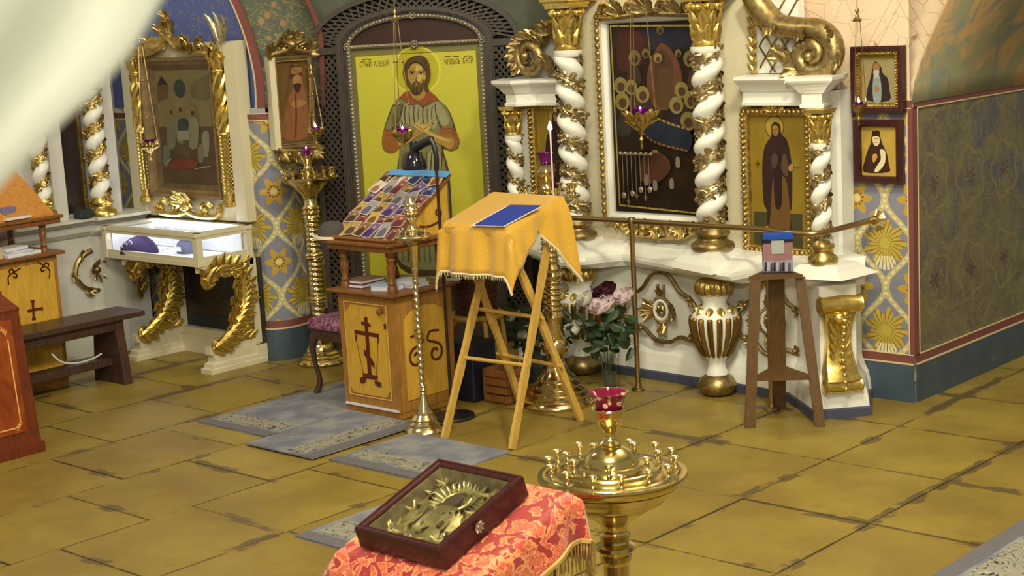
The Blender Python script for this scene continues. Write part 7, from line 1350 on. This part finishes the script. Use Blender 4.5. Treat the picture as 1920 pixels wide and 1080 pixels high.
SG = m_gold('silver_gilt_cover', (0.70, 0.64, 0.32), 0.22, (0.3, 0.26, 0.1), 60, 0.3); ix0, ix1, iy0, iy1 = 0.046, KW-0.046, 0.046, KD-0.046; ym = KD*0.60
m = MB().at(KM); m.box((KW/2, KD/2, -0.036), (ix1-ix0, iy1-iy0, 0.008))
ru = random.Random(4)
for k in range(60):
    side = k % 4; u = ru.random(); x, y = ((ix0+(ix1-ix0)*u, iy0+0.006) if side == 0 else (ix0+(ix1-ix0)*u, iy1-0.006) if side == 1 else (ix0+0.006, iy0+(iy1-iy0)*u) if side == 2 else (ix1-0.006, iy0+(iy1-iy0)*u)); m.leaf((x, y, -0.032), (ru.uniform(-1, 1), ru.uniform(-1, 1), 0), (0, 0, 1), 0.024, 0.011, 0.5)
for k in range(24):
    a = 2*PI*k/24; m.leaf((KW*0.52+0.034*math.cos(a), ym+0.014+0.034*math.sin(a), -0.031), (math.cos(a), math.sin(a), 0.15), (0, 0, 1), 0.030, 0.010, 0.35)
m.tube([(KW*0.52+0.034*math.cos(a*PI/12), ym+0.014+0.034*math.sin(a*PI/12), -0.030) for a in range(25)], 0.003, 6)
m.loft([[(KW*0.52+k*0.062*math.cos(a*PI/12)*(1 if math.sin(a*PI/12) > 0 else 1.15), ym-0.055+k*(0.075 if math.sin(a*PI/12) < 0 else 0.06)*math.sin(a*PI/12), z) for a in range(24)] for k, z in ((1.0, -0.032), (0.85, -0.026), (0.5, -0.021), (0.2, -0.020))])
for k in range(14): x = KW*0.30+k*0.008; m.leaf((x, ym-0.05-0.02*math.sin(k), -0.022), (0.2*math.sin(k*2), -1, 0), (0, 0, 1), 0.05, 0.010, 0.1)
m.build('silver_cover', SG, ki); DKF = flat('darkened_face', ob(76, 58, 34), 0.5)
m = MB().at(KM); m.prism(ellipse(KW*0.50, ym+0.012, 0.019, 0.026, 18), -0.030, -0.0255); m.prism(smoothpoly([(KW*0.50-0.016, ym-0.0), (KW*0.50-0.03, ym-0.035), (KW*0.50-0.005, ym-0.03), (KW*0.50+0.014, ym-0.008)], 3), -0.030, -0.0245); m.build('face', DKF, ki)
m = MB().at(KM); m.prism(smoothpoly([(KW*0.36, KD*0.30), (KW*0.40, KD*0.36), (KW*0.37, KD*0.44), (KW*0.39, KD*0.50), (KW*0.44, KD*0.47), (KW*0.42, KD*0.38), (KW*0.40, KD*0.30)], 3), -0.022, -0.0195); m.build('hand', DKF, ki); m = MB().at(KM); m.prism(ellipse(KW*0.66, KD*0.33, 0.008, 0.011, 12), -0.024, -0.0185); m.build('hand', DKF, ki)
m = MB().at(KM); m.box((KW/2, KD/2, -0.0085), (KW-2*fw+0.004, KD-2*fw+0.004, 0.002)); m.build('glass_pane', GLASS, ki)
m = MB(); Q = KM @ Matrix.Translation((KW, KD*0.42, -HK*0.45)) @ Matrix.Rotation(PI/2, 4, 'Y'); m.at(Q)
for k in range(8): a = 2*PI*k/8; m.leaf((0, 0, 0.0), (math.cos(a), math.sin(a), 0.1), (0, 0, 1), 0.016, 0.010, 0.3)
m.blob((0, 0, 0.002), (0.006, 0.006, 0.004), 8, 5); m.build('clasp', SILV, ki)
# ---------------------------------------------------------------- pale cloth hanging close to the lens at the top left
dpt = 0.40
def near(x, y, d): v = ray(x, y); return CAM+v*d
edge = smoothpoly([(420, -230), (330, -60), (292, 5), (245, 85), (178, 165), (112, 228), (52, 292), (0, 352), (-60, 430), (-140, 560)], 4, False); grid = []
for k, (x, y) in enumerate(edge):
    row = []
    for j in range(15): u = j/14; row.append(near(x-u*620, y-u*300, dpt+0.014*math.sin(u*9+k*0.05)+0.01*u))
    grid.append(row)
cu_ = thing('curtain', 'pale out-of-focus cloth hanging close to the viewer at the upper left corner', 'cloth', tuple(min((p for r in grid for p in r), key=lambda p: p.z))); m = MB(); m.sheet(grid); IV = G('ivory_translucent_cloth'); IV.done((0.78, 0.80, 0.76), 0.9); tr_ = IV.nt.nodes.new('ShaderNodeBsdfTranslucent'); tr_.inputs[0].default_value = (0.78, 0.80, 0.78, 1); mx_ = IV.nt.nodes.new('ShaderNodeMixShader'); mx_.inputs[0].default_value = 0.6; IV.nt.links.new(IV.b.outputs[0], mx_.inputs[1]); IV.nt.links.new(tr_.outputs[0], mx_.inputs[2]); IV.nt.links.new(mx_.outputs[0], IV.nt.nodes['Material Output'].inputs[0]); m.build('cloth', IV.m, cu_, solid=0.003)
